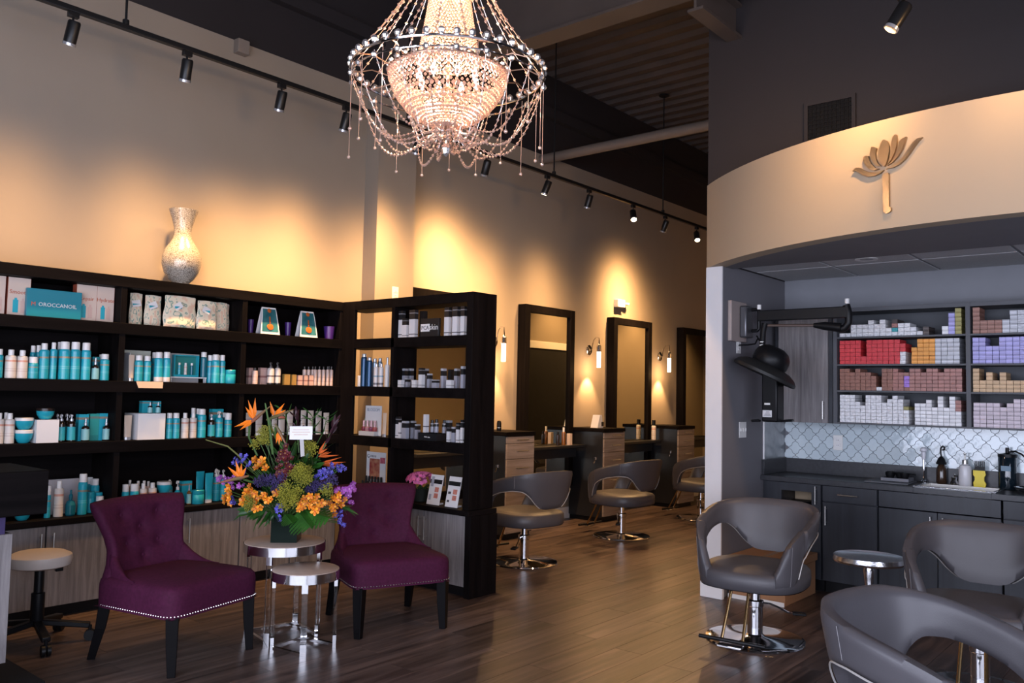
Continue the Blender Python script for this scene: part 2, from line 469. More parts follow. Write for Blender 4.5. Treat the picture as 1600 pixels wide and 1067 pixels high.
# back wall of the colour bar, mounted tiles
wall_back = struct('wall_back', MB().box(XB, XB + 0.12, -1.2, YP1, 0, 2.6), mat('painted wall blue grey', (0.20, 0.205, 0.225), 0.65, var=0.03), smooth=0)
struct('wall_bar_end', MB().box(5.72, 6.95, -1.32, -1.2, 0, 2.6), M_GREYWALL, smooth=0)
M_GLAZE = mat('pale blue glazed tile', (0.52, 0.60, 0.64), 0.09, rnd=0.10, bump=0.35, bscale=14, coat=0.6)
MB().box(XB - 0.006, XB, -1.2, YP0, 0.96, 1.30).build('grout', mat('grey grout', (0.16, 0.165, 0.185), 0.8, var=0.05), wall_back, smooth=0)
def lantern(w, h):
    # arabesque outline: pointed top/bottom, round shoulders, pinched waists
    q = [(0, .5), (.03, .45), (.085, .412), (.165, .385), (.222, .33), (.25, .25), (.278, .17), (.335, .115), (.415, .088), (.47, .05), (.5, 0)]
    pts = [(x_ * w, y_ * h) for x_, y_ in q]
    pts += [(x_, -y_) for x_, y_ in reversed(pts[:-1])]
    pts += [(-x_, y_) for x_, y_ in reversed(pts[1:-1])]
    return pts
TW, TH = 0.112, 0.118
Mx = Matrix(((0, 0, -1, 0), (1, 0, 0, 0), (0, 1, 0, 0), (0, 0, 0, 1)))   # local xy -> world yz, extrude -x
tme = MB().prism(lantern(TW * .952, TH * .952), 0.008, Mx).mesh('wall_tile', M_GLAZE, 0)
for row in range(-1, 7):
    zc = 0.985 + row * TH / 2
    for col in range(0, 27):
        yc = 2.75 - col * TW - (TW / 2 if row % 2 else 0)
        if yc < 0.3 or yc > YP0 + TW * .45 or zc - TH / 2 < 0.84 or zc + TH / 2 > 1.36: continue
        if yc + TW / 2 > YP0 - .004:      # cut tile against the partition
            lim_ = YP0 - .004 - yc; pl = lantern(TW * .952, TH * .952); out_ = []
            for i_ in range(len(pl)):
                p_, q_ = pl[i_], pl[(i_ + 1) % len(pl)]
                if p_[0] <= lim_: out_.append(p_)
                if (p_[0] <= lim_) != (q_[0] <= lim_):
                    t_ = (lim_ - p_[0]) / (q_[0] - p_[0]); out_.append((lim_, p_[1] + t_ * (q_[1] - p_[1])))
            if len(out_) > 2: piece('wall_tile', MB().prism(out_, 0.008, Mx).mesh('wall_tile_cut', M_GLAZE, 0), wall_back, (XB - 0.006, yc, zc))
            continue
        piece('wall_tile', tme, wall_back, (XB - 0.006, yc, zc), (random.uniform(-.01, .01), random.uniform(-.02, .02), random.uniform(-.02, .02)))
# side splash on the partition
MB().box(6.45, 6.874, YP0 - 0.006, YP0, 0.96, 1.28).build('side_splash', mat('grey tile splash', (0.20, 0.22, 0.24), 0.15, var=0.08, scale=25), wall_part, smooth=0)
MB().box(6.44, 6.45, YP0 - 0.012, YP0, 0.96, 1.28).build('splash_trim', M_WHITE, wall_part, smooth=0)

# vent grille on the dark wall
vt = thing('vent_grille', 'dark square vent grille on the taupe wall above the curved soffit', 'vent', (5.745, 2.01, 3.2))
MB().box(-0.004, 0.004, -.155, .155, -.30, .30).build('backing', M_BLACK, vt, smooth=0)
fr = MB().box(-.02, 0.004, -.175, -.15, -.32, .32).box(-.02, 0.004, .15, .175, -.32, .32).box(-.02, 0.004, -.15, .15, .295, .32).box(-.02, 0.004, -.15, .15, -.32, -.295)
fr.build('frame', M_DARKWALL, vt, smooth=0)
for k in range(12): MB().box(-.016, -.006, -.15 + k * .0273 - .002, -.15 + k * .0273 + .002, -.3, .3).build('slat', M_BLACKM, vt, smooth=0)
for k in range(22): MB().box(-.013, -.005, -.15, .15, -.3 + k * .0286 - .002, -.3 + k * .0286 + .002).build('crossbar', M_BLACKM, vt, smooth=0)

# recessed downlight in the tile ceiling
rl = thing('recessed_light', 'small round recessed downlight in the white tile ceiling', 'light', (6.06, 1.87, 2.436))
MB().lathe([(.045, .002), (.075, .002), (.078, -.006), (.045, -.004)], 28, cap=False).build('trim_ring', M_PLATE, rl)
MB().lathe([(.045, .0), (.0001, .002)], 28, cap=False).build('lens', mat('frosted lens', (0.55, 0.55, 0.56), 0.4), rl)

# lotus emblem on the curved soffit
em = thing('lotus_emblem', 'brushed metal lotus flower emblem on the curved beige soffit', 'emblem', (0, 0, 0))
M_BRASS = mat('brushed champagne metal', (0.36, 0.27, 0.18), 0.32, 1.0, var=0.06, scale=20)
LY, LZ = 1.41, 2.761
def emblem_piece(name, pts, t=0.016):
    """flat cut-metal outline (mm-scale tracing units around the flower base) wrapped on the fascia curve"""
    n = len(pts); vs_ = []
    for rr in (AR + 0.005, AR + 0.005 + t):
        for (u_, w_) in pts:
            a = math.asin((LY - ACY) / AR) - (u_ - 595) * .000573 / AR
            xx, yy = arcp(a, rr); vs_.append((xx, yy, LZ - (w_ - 437) * .000508 + (u_ - 595) * .00003))
    fs = [tuple(range(n)), tuple(range(2 * n - 1, n - 1, -1))] + [(i, n + i, n + (i + 1) % n, (i + 1) % n) for i in range(n)]
    return MB().add(vs_, fs).build(name, M_BRASS, em, smooth=0)
emblem_piece('petal', [(595, 432), (556, 385), (534, 310), (533, 240), (552, 165), (585, 122), (622, 152), (641, 210), (643, 270), (630, 345), (612, 405)])
emblem_piece('petal', [(460, 168), (490, 178), (514, 200), (503, 245), (506, 312), (526, 372), (560, 418), (520, 405), (482, 355), (458, 300), (446, 235)])
emblem_piece('petal', [(378, 258), (405, 252), (428, 262), (438, 312), (460, 365), (498, 415), (540, 440), (490, 447), (440, 420), (400, 365), (374, 302)])
emblem_piece('petal', [(255, 388), (288, 358), (335, 368), (385, 415), (440, 452), (500, 466), (588, 468), (550, 495), (490, 510), (425, 500), (370, 468), (322, 420), (290, 396)])
emblem_piece('petal', [(700, 103), (716, 112), (720, 180), (714, 240), (694, 308), (662, 372), (630, 415), (652, 345), (664, 270), (662, 192), (676, 130)])
emblem_piece('petal', [(810, 162), (796, 222), (770, 290), (726, 358), (676, 405), (622, 428), (672, 390), (708, 335), (730, 262), (742, 196), (770, 172)])
emblem_piece('petal', [(960, 214), (926, 240), (886, 290), (844, 350), (796, 408), (738, 450), (680, 467), (604, 462), (662, 442), (720, 416), (776, 368), (828, 300), (870, 242), (912, 214)])
emblem_piece('stem', [(574, 525), (586, 508), (612, 503), (634, 515), (638, 540), (638, 890), (654, 905), (658, 932), (642, 954), (616, 960), (590, 950), (578, 925)])

# ------------------------------------------------------------------ retail shelving along the left wall
def handle_v(parent, x, y, z0, z1, nx, ny, name='handle'):
    """vertical bar pull standing off the face by (nx,ny)"""
    m = MB().tube([(x + nx * .03, y + ny * .03, z0), (x + nx * .03, y + ny * .03, z1)], 0.005, 10)
    for z in (z0 + .02, z1 - .02): m.tube([(x, y, z), (x + nx * .03, y + ny * .03, z)], 0.004, 8)
    return m.build(name, M_STEEL, parent, label='brushed steel bar handle')
YF = 5.57; BZ = [(2.10, 2.172), (1.785, 1.86), (1.40, 1.475), (1.005, 1.08)]
sh = thing('retail_shelving', 'long espresso open shelving of hair products against the beige left wall', 'shelving', (0, 0, 0))
for xd in (1.36, 1.70, 2.60, 3.51, 4.42):
    MB().box(xd - .02, xd + .02, YF, 5.885, 0.61, 2.10).build('upright', M_ESPV, sh, bevel=0.002)
for k, (z0, z1) in enumerate(BZ):
    MB().box(1.34, 4.44, YF - .004, 5.885, z0, z1).build('top_board' if k == 0 else 'shelf', M_ESP, sh, bevel=0.002)
MB().box(1.34, 4.44, 5.885, 5.898, 0.61, 2.172).build('back_panel', M_ESP, sh, smooth=0)
cb = thing('base_cabinet', 'low weathered grey cabinet run with black counter under the left wall shelving', 'cabinet', (0, 0, 0))
MB().box(1.34, 4.42, 5.54, 5.898, 0.572, 0.61).build('countertop', M_ESP, cb, bevel=0.003)
MB().box(1.34, 4.42, 5.575, 5.898, 0.07, 0.572).build('carcass', M_ESPV, cb, smooth=0)
MB().box(1.34, 4.42, 5.60, 5.898, 0.0, 0.07).build('plinth', M_BLACK, cb, smooth=0)
for (x0, x1, hx) in ((1.71, 2.176, 2.145), (2.186, 2.63, 2.217), (2.64, 3.072, 3.04), (3.08, 3.52, 3.112), (3.53, 3.965, 3.93), (3.975, 4.40, 4.01)):
    d = MB().box(x0, x1, 5.553, 5.575, 0.075, 0.568).build('door', M_GREYWOOD, cb, bevel=0.0015)
    handle_v(d, hx, 5.553, 0.36, 0.53, 0, -1)

# ------------------------------------------------------------------ return shelving (open back) standing out from the corner
XF = 4.42
rs = thing('return_shelving', 'tall espresso open-backed shelving unit projecting from the corner toward the room', 'shelving', (0, 0, 0))
XBK = 4.67
MB().box(XF + .002, XF + .03, 5.41, 5.565, 0.61, 2.172).build('corner_post', M_ESPV, rs, bevel=0.002)
MB().box(XF, XBK, 4.925, 4.96, 0.61, 2.10).build('divider', M_ESPV, rs, bevel=0.002)
MB().box(XF - .004, XBK + .004, 4.088, 4.148, 0.61, 2.172).build('end_panel', M_ESPV, rs, bevel=0.002)
for k, (z0, z1) in enumerate(BZ):
    MB().box(XF, XBK, 4.148, 5.41, z0, z1).box(XF + .03, XBK, 5.41, 5.565, z0, z1).build('top_board' if k == 0 else 'shelf', M_ESP, rs, bevel=0.002)
rb = thing('return_cabinet', 'grey-doored base cabinet under the projecting shelving, dark end panel', 'cabinet', (0, 0, 0))
MB().box(4.385, 4.69, 4.06, 5.535, 0.572, 0.61).build('countertop', M_ESP, rb, bevel=0.003)
MB().box(4.43, 4.685, 4.105, 5.535, 0.07, 0.572).build('carcass', M_ESPV, rb, smooth=0)
MB().box(4.40, 4.688, 4.05, 4.105, 0.0, 0.572).build('end_panel', M_ESPV, rb, bevel=0.002)
MB().box(4.45, 4.68, 4.105, 5.535, 0.0, 0.07).build('plinth', M_BLACK, rb, smooth=0)
for (y0, y1, hy) in ((4.112, 4.522, 4.495), (4.53, 4.94, 4.557), (4.948, 5.40, 5.36)):
    d = MB().box(4.408, 4.43, y0, y1, 0.075, 0.568).build('door', M_GREYWOOD, rb, bevel=0.0015)
    handle_v(d, 4.408, hy, 0.36, 0.53, -1, 0)

# ------------------------------------------------------------------ reception desk at the left edge
dk_ = thing('reception_desk', 'reception desk corner with thick black top and weathered grey panel, left edge', 'desk', (0, 0, 0))
M_PURPLE = mat('purple painted board', (0.03, 0.018, 0.075), 0.55, var=0.05)
MB().box(-.2, 1.63, 4.15, 4.62, 0.85, 1.05).build('top_slab', M_ESP, dk_, bevel=0.004)
MB().box(-.2, 1.47, 4.19, 4.60, 0.77, 0.85).build('upper_recess', M_PURPLE, dk_, smooth=0, label='purple recessed band under the top')
MB().box(-.2, 1.50, 4.18, 4.60, 0.20, 0.77).build('front_panel', M_GREYWOOD, dk_, bevel=0.002)
MB().box(-.2, 1.47, 4.19, 4.60, 0.09, 0.20).build('lower_recess', M_PURPLE, dk_, smooth=0, label='purple recessed band above the plinth')
MB().box(-.2, 1.66, 4.15, 4.64, 0.0, 0.09).build('plinth', M_BLACK, dk_, bevel=0.003)

# ------------------------------------------------------------------ white rolling stool behind the desk
st = thing('rolling_stool', 'white round rolling stool with black base behind the reception desk', 'stool', (1.97, 5.08, 0))
SH_ = 0.485
MB().lathe([(.001, SH_ - .06), (.13, SH_ - .06), (.155, SH_ - .05), (.165, SH_ - .02), (.16, SH_ + .005), (.13, SH_ + .02), (.001, SH_ + .025)], 36).build('seat', mat('cream vinyl', (0.55, 0.47, 0.42), 0.45, var=0.03), st)
MB().lathe([(.03, .10), (.035, .11), (.035, .28), (.024, .285), (.024, SH_ - .06)], 20).build('gas_column', M_BLACK, st)
MB().box(.02, .12, -.006, .006, SH_ - .075, SH_ - .063).box(.085, .125, -.012, .012, SH_ - .10, SH_ - .068).build('height_lever', M_BLACK, st, bevel=0.003)
for k in range(5):
    a = 2 * PI * k / 5 - 0.5
    leg = MB().bar((0.02 * math.cos(a), .02 * math.sin(a), .12), (.27 * math.cos(a), .27 * math.sin(a), .085), .045, .03).build('base_leg', M_BLACK, st, bevel=0.006)
    c = (.27 * math.cos(a), .27 * math.sin(a))
    w = MB()
    for s_ in (-1, 1):
        s0 = len(w.v)
        w.cyl((0, 0, -.009), .03, .018, 16)
        w.xf(Matrix.Translation((c[0] + s_ * .014 * math.sin(a), c[1] - s_ * .014 * math.cos(a), .03)) @ Matrix.Rotation(a, 4, 'Z') @ Matrix.Rotation(PI / 2, 4, 'X'), s0)
    w.cyl((c[0], c[1], .03), .01, .055, 10)
    w.build('caster', M_BLACK, leg)

# ------------------------------------------------------------------ styling stations along the wall
MIR_X = [5.38, 7.10, 8.86, 10.64]
mir_lab = ['tall dark-framed salon mirror partly hidden behind the projecting shelving',
           'nearest fully visible tall dark-framed mirror reflecting a white-cased doorway',
           'middle tall dark-framed mirror reflecting a plain grey wall',
           'far tall dark-framed mirror cut off by the white wall end']
for i, x0 in enumerate(MIR_X):
    m_ = thing('station_mirror', mir_lab[i], 'mirror', (x0, WALL_Y, 0), 0, 'tall styling mirrors along the salon wall')
    w = 0.92; z0, z1, t = 0.39, 2.425, 0.085
    for nm, b in (('frame_stile', (0, t, -.115, -.004, z0, z1)), ('frame_stile', (w - t, w, -.115, -.004, z0, z1)),
                  ('frame_rail', (t, w - t, -.115, -.004, z1 - t, z1)), ('frame_rail', (t, w - t, -.115, -.004, z0, z0 + t))):
        MB().box(*b).build(nm, M_ESPV, m_, bevel=0.003)
    MB().box(t, w - t, -.085, -.075, z0 + t, z1 - t).build('glass', M_MIRROR, m_, smooth=0)
    MB().box(t, w - t, -.074, -.004, z0 + t, z1 - t).build('backing', M_BLACK, m_, smooth=0)
ped_lab = ['nearest styling pedestal with taupe drawers, beside the projecting shelving', 'middle styling pedestal with taupe drawers between two mirrors', 'far styling pedestal with taupe drawers near the white wall end']
M_PEDBLACK = mat('black laminate', (0.012, 0.012, 0.014), 0.35, var=0.1)
for i, x0 in enumerate((6.36, 8.075, 9.80)):
    p_ = thing('styling_pedestal', ped_lab[i], 'cabinet', (x0, 5.40, 0), 0, 'styling station pedestals')
    w = 0.44
    MB().box(0.0, w, 0.012, .475, .05, 1.02).build('body', M_PEDBLACK, p_, bevel=0.002)
    MB().box(.02, w - .02, .03, .475, 0, .05).build('plinth', M_BLACK, p_, smooth=0)
    MB().box(-.012, w + .012, -.01, .475, 1.02, 1.06).build('top', M_ESP, p_, bevel=0.003)
    zs = [1.015, .945, .79, .56, .30, .06]
    for k in range(5):
        d = MB().box(.006, w - .006, -.008, .012, zs[k + 1] + .003, zs[k] - .003).build('drawer', M_TAUPEWOOD, p_, bevel=0.0015)
        zc = (zs[k] + zs[k + 1]) / 2 if k < 2 else zs[k] - .09
        h = MB().tube([(w * .34, -.03, zc), (w * .74, -.03, zc)], .0045, 8)
        for q in (.36, .72): h.tube([(w * q, -.008, zc), (w * q, -.03, zc)], .004, 8)
        h.build('handle', M_STEEL, d, label='slim steel bar pull')
    hk = MB().tube([(-.004, .10, .72), (-.02, .10, .72), (-.026, .10, .70), (-.03, .10, .67), (-.04, .10, .665), (-.045, .10, .68)], .005, 8).cyl((-.008, .10, .705), .018, .03, 12)
    hk.build('tool_hook', M_CHROME, p_)
led_lab = ['black ledge below the half-hidden mirror behind the projecting shelving', 'black floating ledge under the nearest fully visible mirror', 'black floating ledge under the middle mirror', 'black floating ledge under the far mirror']
for i, (x0, x1) in enumerate(((5.37, 6.34), (6.82, 8.055), (8.535, 9.78), (10.26, 11.6))):
    l_ = thing('station_ledge', led_lab[i], 'shelf', (x0, 5.63, 0), 0, 'styling station ledges')
    MB().box(0, x1 - x0, 0, .15, .835, .87).build('board', M_PEDBLACK, l_, bevel=0.006)
    MB().box(0, x1 - x0, .135, .15, .72, .835).build('rail', M_PEDBLACK, l_, smooth=0)
# wall sconces
sc_lab = ['chrome wall sconce with glowing glass tube beside the projecting shelving', 'chrome wall sconce with glowing glass tube between the nearest and middle mirrors', 'chrome wall sconce with glowing glass tube between the middle and far mirrors']
M_SCGLASS = mat('glowing bubble glass', (1.0, 0.80, 0.58), 0.3, emit=5.0)
for i, xx in enumerate((6.70, 8.47, 10.17)):
    s_ = thing('wall_sconce', sc_lab[i], 'lamp', (xx, WALL_Y, 0), 0, 'chrome tube wall sconces')
    b = MB(); b.lathe([(.062, 0), (.062, .008), (.05, .016), (.001, .02)], 28); b.xf(Matrix.Translation((0, -.002, 1.99)) @ Matrix.Rotation(PI / 2, 4, 'X'))
    b.build('back_plate', M_CHROME, s_)
    pts = [(0, -.02, 1.97), (-.002, -.05, 2.0), (-.004, -.06, 2.06), (-.006, -.075, 2.11), (-.012, -.11, 2.14), (-.02, -.15, 2.14), (-.02, -.165, 2.13)]
    MB().tube(pts, .006, 10).build('arm', M_CHROME, s_)
    MB().lathe([(.004, 2.13), (.012, 2.05), (.028, 2.03), (.030, 1.965), (.026, 1.965)], 20, (-.02, -.165, 0)).build('holder', M_CHROME, s_)
    MB().lathe([(.001, 1.775), (.022, 1.775), (.024, 1.78), (.024, 1.964)], 20, (-.02, -.165, 0)).build('glass_tube', M_SCGLASS, s_)
    point_light('sconce_lamp', (xx - .02, WALL_Y - .165, 1.74), 5, WARM, .015)
    spot_light('sconce_pool', (xx - .02, WALL_Y - .13, 1.73), (xx - .03, WALL_Y + .05, 1.25), 34, WARM, 80, .7, .01)

# ------------------------------------------------------------------ track lighting
TY, TZ = 5.15, 3.665
tr = thing('lighting_track', 'long black ceiling-hung lighting track along the left wall', 'track', (0, TY, TZ))
MB().box(.4, 12.4, -.018, .018, -.017, .017).build('rail', M_BLACKM, tr, bevel=0.003)
for xx in (2.33, 4.7, 6.73, 8.93, 11.2):
    MB().tube([(xx, 0, .017), (xx, 0, DECK_Z - TZ)], .008, 8).cyl((xx, 0, .017), .02, .03, 14).build('suspension_rod', M_BLACKM, tr)
    MB().lathe([(.06, DECK_Z - TZ - .004), (.06, DECK_Z - TZ - .02), (.02, DECK_Z - TZ - .03)], 20, (xx, 0, 0)).build('canopy', M_BLACKM, tr)
HEADS = [(2.02, -.04, .40), (2.74, .10, .40), (3.47, .06, .40), (4.06, .04, .42), (4.83, 0.08, .40), (5.70, .24, .56), (6.62, -.10, .40), (7.36, .12, .40), (8.25, -.55, -.5), (8.99, .18, .54), (9.80, -.55, -.45)]
head_pow = [270, 360, 430, 600, 500, 760, 430, 480, 380, 800, 380]
M_HOT = mat('lit lamp face', (1.0, 0.80, 0.50), 0.4, emit=30)
M_LENS = mat('grey lens rim', (0.45, 0.45, 0.47), 0.25, 0.6)
def track_head(x, y, z, dirv, label, lit):
    h = thing('track_head', label, 'spotlight', (x, y, z), 0, 'black track spotlights')
    MB().box(-.03, .03, -.017, .017, -.05, -.017).build('adapter', M_BLACKM, h, bevel=0.003)
    MB().tube([(0, 0, -.05), (0, 0, -.10)], .007, 8).build('stem', M_BLACKM, h)
    q = Vector((0, 0, -1)).rotation_difference(Vector(dirv).normalized()).to_matrix().to_4x4()
    Mh = Matrix.Translation((0, 0, -.125)) @ q
    MB().lathe([(.001, .055), (.03, .055), (.036, .045), (.036, -.075)], 24, cap=False).xf(Mh).build('can', M_BLACKM, h)
    MB().lathe([(.036, -.075), (.037, -.076), (.037, -.092), (.031, -.092), (.031, -.08)], 24, cap=False).xf(Mh).build('rim', M_LENS, h)
    MB().lathe([(.031, -.084), (.0005, -.084)], 24, cap=False).xf(Mh).build('lamp_face', M_HOT if lit is not None else M_LENS, h)
    return Vector((x, y, z - .125)) + Vector(dirv).normalized() * .10
hl = ['leftmost track spotlight above the reception desk end of the wall', 'second track spotlight from the left, above the vase wall', 'third track spotlight from the left on the wall track',
      'fourth track spotlight from the left, just left of the chandelier', 'track spotlight hidden behind the chandelier strands', 'track spotlight just right of the chandelier beads',
      'second track spotlight right of the chandelier', 'third track spotlight right of the chandelier', 'lit track spotlight facing the room, left one of two', 'track spotlight between the two lit ones facing the room', 'lit track spotlight facing the room, nearest the dark wall']
for i, (xx, dx, dy) in enumerate(HEADS):
    d = (dx, dy, -1.0)
    p = track_head(xx, TY, TZ, d, hl[i], i in (8, 10))
    soft_beam(spot_light('track_lamp', p, p + Vector(d), head_pow[i], WARM, 150, .3, .05), 26 if i in (5, 9) else 22)
# second track near the front right, only its head shows
t2 = thing('front_track', 'short black lighting track above the curved soffit, top right', 'track', (0, 0, 0))
MB().box(4.43, 4.47, -1.0, 1.30, 3.545, 3.58).build('rail', M_BLACKM, t2, bevel=0.003)
for yy in (-.6, .9): MB().tube([(4.45, yy, 3.575), (4.45, yy, DECK_Z)], .008, 8).build('suspension_rod', M_BLACKM, t2)
for yy, dd, lb in ((1.20, (-.25, .55, -1), 'black track spotlight hanging at the top right, aimed at the soffit'),):
    p = track_head(4.45, yy, 3.545, dd, lb, None)
    soft_beam(spot_light('track_lamp', p, (5.35, 2.45, 2.7), 190, WARM, 150, .3, .05), 34)
for yy, tgt in ((0.45, (4.95, 1.7, 2.6)), (-.5, (4.9, 0.4, 2.6))):
    p = track_head(4.45, yy, 3.545, (.28, .3, -1), 'black track spotlight above the soffit beyond the right edge, ' + ('nearer one' if yy > 0 else 'farther one'), False)
    soft_beam(spot_light('track_lamp', p, tgt, 60, WARM, 150, .3, .05), 40)

t3 = thing('added_fill_track', 'added unseen fill track over the salon side of the partition, behind the dark wall', 'track', (0, 3.75, 0))  # track and heads added out of view to brighten the wall the mirrors reflect
MB().box(7.7, 15.6, -.018, .018, 3.648, 3.682).build('rail', M_BLACKM, t3, bevel=0.003)
for xx in (8.6, 10.4, 12.4): MB().tube([(xx, 0, 3.68), (xx, 0, DECK_Z)], .008, 8).build('suspension_rod', M_BLACKM, t3)
for k, xx in enumerate((11.4, 12.7, 14.0, 15.2)):
    p = track_head(xx, 3.75, 3.665, (.05, -.38, -1), '%s added fill spotlight on the unseen track behind the dark wall' % ORD[k + 1], False)
    spot_light('track_lamp', p, p + Vector((.05, -.38, -1)), 330, WARM, 100, 1.0, .05)  # added fill light on the mirrored partition wall

# junction box and wall plates
jb = MB().box(3.52, 3.62, 5.83, 5.899, 4.08, 4.19).build('junction_box', mat('taupe box', (0.22, 0.18, 0.15), 0.6), smooth=0, bevel=0.003)
tag(jb, 'small taupe junction box at the top of the left wall', 'box')
def plate(label, cat, loc, ax, w, h, kind):
    o = thing('wall_plate', label, cat, loc)
    def bx(a0, a1, z0, z1, t0, t1):
        return MB().box(a0, a1, -t1, -t0, z0, z1) if ax == 'y' else MB().box(-t1, -t0, a0, a1, z0, z1)
    bx(-w / 2, w / 2, -h / 2, h / 2, 0, .006).build('cover', M_PLATE, o, bevel=0.002)
    if kind == 'switch':
        for k in range(3): bx(-w / 2 + w * (k + .5) / 3 - .006, -w / 2 + w * (k + .5) / 3 + .006, -.012, .012, .006, .014).build('toggle', M_PLATE, o, bevel=0.001)
    else:
        for s_ in (-1, 1):
            r_ = bx(-.017, .017, s_ * .02 - .014, s_ * .02 + .014, .006, .009).build('socket', M_WHITE, o, bevel=0.001)
            for q in (-.006, .006): bx(q - .0015, q + .0015, s_ * .02 - .005, s_ * .02 + .005, .009, .0095).build('slot', M_BLACK, r_, smooth=0)
plate('white three-gang switch plate on the grey partition wall', 'switch', (6.06, YP0, 1.205), 'y', .12, .12, 'switch')
plate('white outlet plate on the partition under the dryer bracket', 'outlet', (5.985, YP0, 1.84), 'y', .07, .115, 'outlet')
plate('white outlet on the pale blue tile backsplash', 'outlet', (XB - .015, 2.345, 1.105), 'x', .075, .12, 'outlet')
plate('small white outlet plate on the beige wall pier', 'outlet', (5.13, 5.72, 2.33), 'y', .075, .12, 'outlet')
el = thing('emergency_light', 'small white emergency light box above the middle mirror', 'light', (9.13, WALL_Y, 2.62))
MB().box(-.12, .05, -.07, -.001, -.05, .05).build('housing', M_PLATE, el, bevel=0.006)
for xx in (.08, .12): MB().lathe([(.001, 0), (.03, .004), (.035, .03), (.001, .032)], 16, (xx, -.05, -.01)).build('lamp', M_PLATE, el)

# ------------------------------------------------------------------ mosaic floor vase on the shelving
vz = thing('mosaic_vase', 'silver mosaic gourd-shaped vase on top of the left shelving', 'vase', (3.06, 5.70, 2.172))
mm, nt, b = _new('mirror mosaic'); N = nt.nodes; L = nt.links
vor = N.new('ShaderNodeTexVoronoi'); vor.inputs['Scale'].default_value = 75
tc = N.new('ShaderNodeTexCoord'); L.new(tc.outputs['Object'], vor.inputs['Vector'])
v2 = N.new('ShaderNodeTexVoronoi'); v2.feature = 'DISTANCE_TO_EDGE'; v2.inputs['Scale'].default_value = 75; L.new(tc.outputs['Object'], v2.inputs['Vector'])
cr = N.new('ShaderNodeValToRGB'); cr.color_ramp.elements[0].position = .03; cr.color_ramp.elements[1].position = .10
cr.color_ramp.elements[0].color = (.16, .13, .10, 1); cr.color_ramp.elements[1].color = (.44, .40, .34, 1)
L.new(v2.outputs['Distance'], cr.inputs['Fac']); L.new(cr.outputs['Color'], b.inputs['Base Color'])
nm = N.new('ShaderNodeBump'); nm.inputs['Strength'].default_value = .3; nm.inputs['Distance'].default_value = .01
L.new(vor.outputs['Color'], nm.inputs['Height']); L.new(nm.outputs['Normal'], b.inputs['Normal'])
b.inputs['Metallic'].default_value = .15; b.inputs['Roughness'].default_value = .25
prof = [(.05, 0), (.062, .004), (.06, .018), (.085, .04), (.118, .09), (.134, .15), (.133, .20), (.118, .25), (.09, .295), (.066, .335), (.058, .37), (.062, .42), (.078, .48), (.094, .525), (.10, .545), (.094, .545), (.07, .48), (.05, .40)]
MB().lathe(prof, 40).build('body', mm, vz, smooth=60)

# ------------------------------------------------------------------ crystal chandelier
CX, CY, CZ = 2.93, 2.92, 3.03
ch = thing('crystal_chandelier', 'large glowing crystal chandelier with beaded bowl and hanging strands', 'chandelier', (CX, CY, CZ))
def crystal_mat(name, col, tw, rough, emit_none=True):
    m, nt, b = _new(name); N = nt.nodes; L = nt.links
    out = N['Material Output']
    tr_ = N.new('ShaderNodeBsdfTranslucent'); tr_.inputs['Color'].default_value = (*col, 1)
    df = N.new('ShaderNodeBsdfDiffuse'); df.inputs['Color'].default_value = (*col, 1)
    gl = N.new('ShaderNodeBsdfGlossy'); gl.inputs['Color'].default_value = (1, .97, .93, 1); gl.inputs['Roughness'].default_value = rough
    m1 = N.new('ShaderNodeMixShader'); m1.inputs['Fac'].default_value = .4
    L.new(tr_.outputs[0], m1.inputs[1]); L.new(df.outputs[0], m1.inputs[2])
    m2 = N.new('ShaderNodeMixShader'); m2.inputs['Fac'].default_value = 1 - tw
    L.new(m1.outputs[0], m2.inputs[1]); L.new(gl.outputs[0], m2.inputs[2]); L.new(m2.outputs[0], out.inputs['Surface'])
    nt.nodes.remove(b)
    return m
M_BEAD = crystal_mat('cut crystal beads', (.80, .60, .50), .66, .15)
M_CRYS = crystal_mat('clear cut crystal', (.70, .68, .70), .30, .08)
M_CHAIN = mat('bronze chain', (0.45, 0.30, 0.22), 0.3, 1.0)
RB, RO = 0.294, 0.48
def bead(mb, p, r): mb.octa(p, r)
# bowl strands of beads
bw = MB(); NS = 60
for i in range(NS):
    a = 2 * PI * i / NS
    for k in range(23):
        t = k / 22
        ang = t * PI / 2 * .97
        rr = RB * math.cos(ang) ** .85; zz = -.255 * math.sin(ang) ** 1.35
        if rr < .02: continue
        if rr < .12 and i % 2: continue
        aa = a + (.5 if k % 2 else 0) * 2 * PI / NS
        bead(bw, (rr * math.cos(aa), rr * math.sin(aa), zz), .0100 + .004 * (k % 3 == 0))
bw.build('bead_bowl', M_BEAD, ch, smooth=0, kind='stuff')
# upper cone of strands from crown to inner ring
cn = MB(); NS2 = 40
for i in range(NS2):
    a = 2 * PI * i / NS2
    for k in range(46):
        t = k / 45
        rr = .070 + (.155 - .070) * t ** 1.7; zz = .78 - .71 * t
        aa = a + (.5 if k % 2 else 0) * 2 * PI / NS2
        bead(cn, (rr * math.cos(aa), rr * math.sin(aa), zz), .0092)
cn.build('bead_cone', M_BEAD, ch, smooth=0, kind='stuff')
def ring(r, z, rad, n=64): return MB().tube([(r * math.cos(2 * PI * i / n), r * math.sin(2 * PI * i / n), z) for i in range(n)], rad, 6, True)
ring(RB + .004, .006, .006).build('bowl_ring', M_CHAIN, ch)
ring(.158, .065, .005).build('inner_ring', M_CHAIN, ch)
ring(RO, 0.0, .007).build('outer_ring', M_CHROME, ch)
ring(RO, -.05, .004).build('lower_ring', M_CHROME, ch)
MB().lathe([(.085, .78), (.09, .80), (.06, .84), (.02, .87)], 24).build('crown', M_CHAIN, ch)
MB().tube([(0, 0, .86), (0, 0, DECK_Z - CZ)], .012, 8).build('hanging_chain', M_BLACKM, ch)
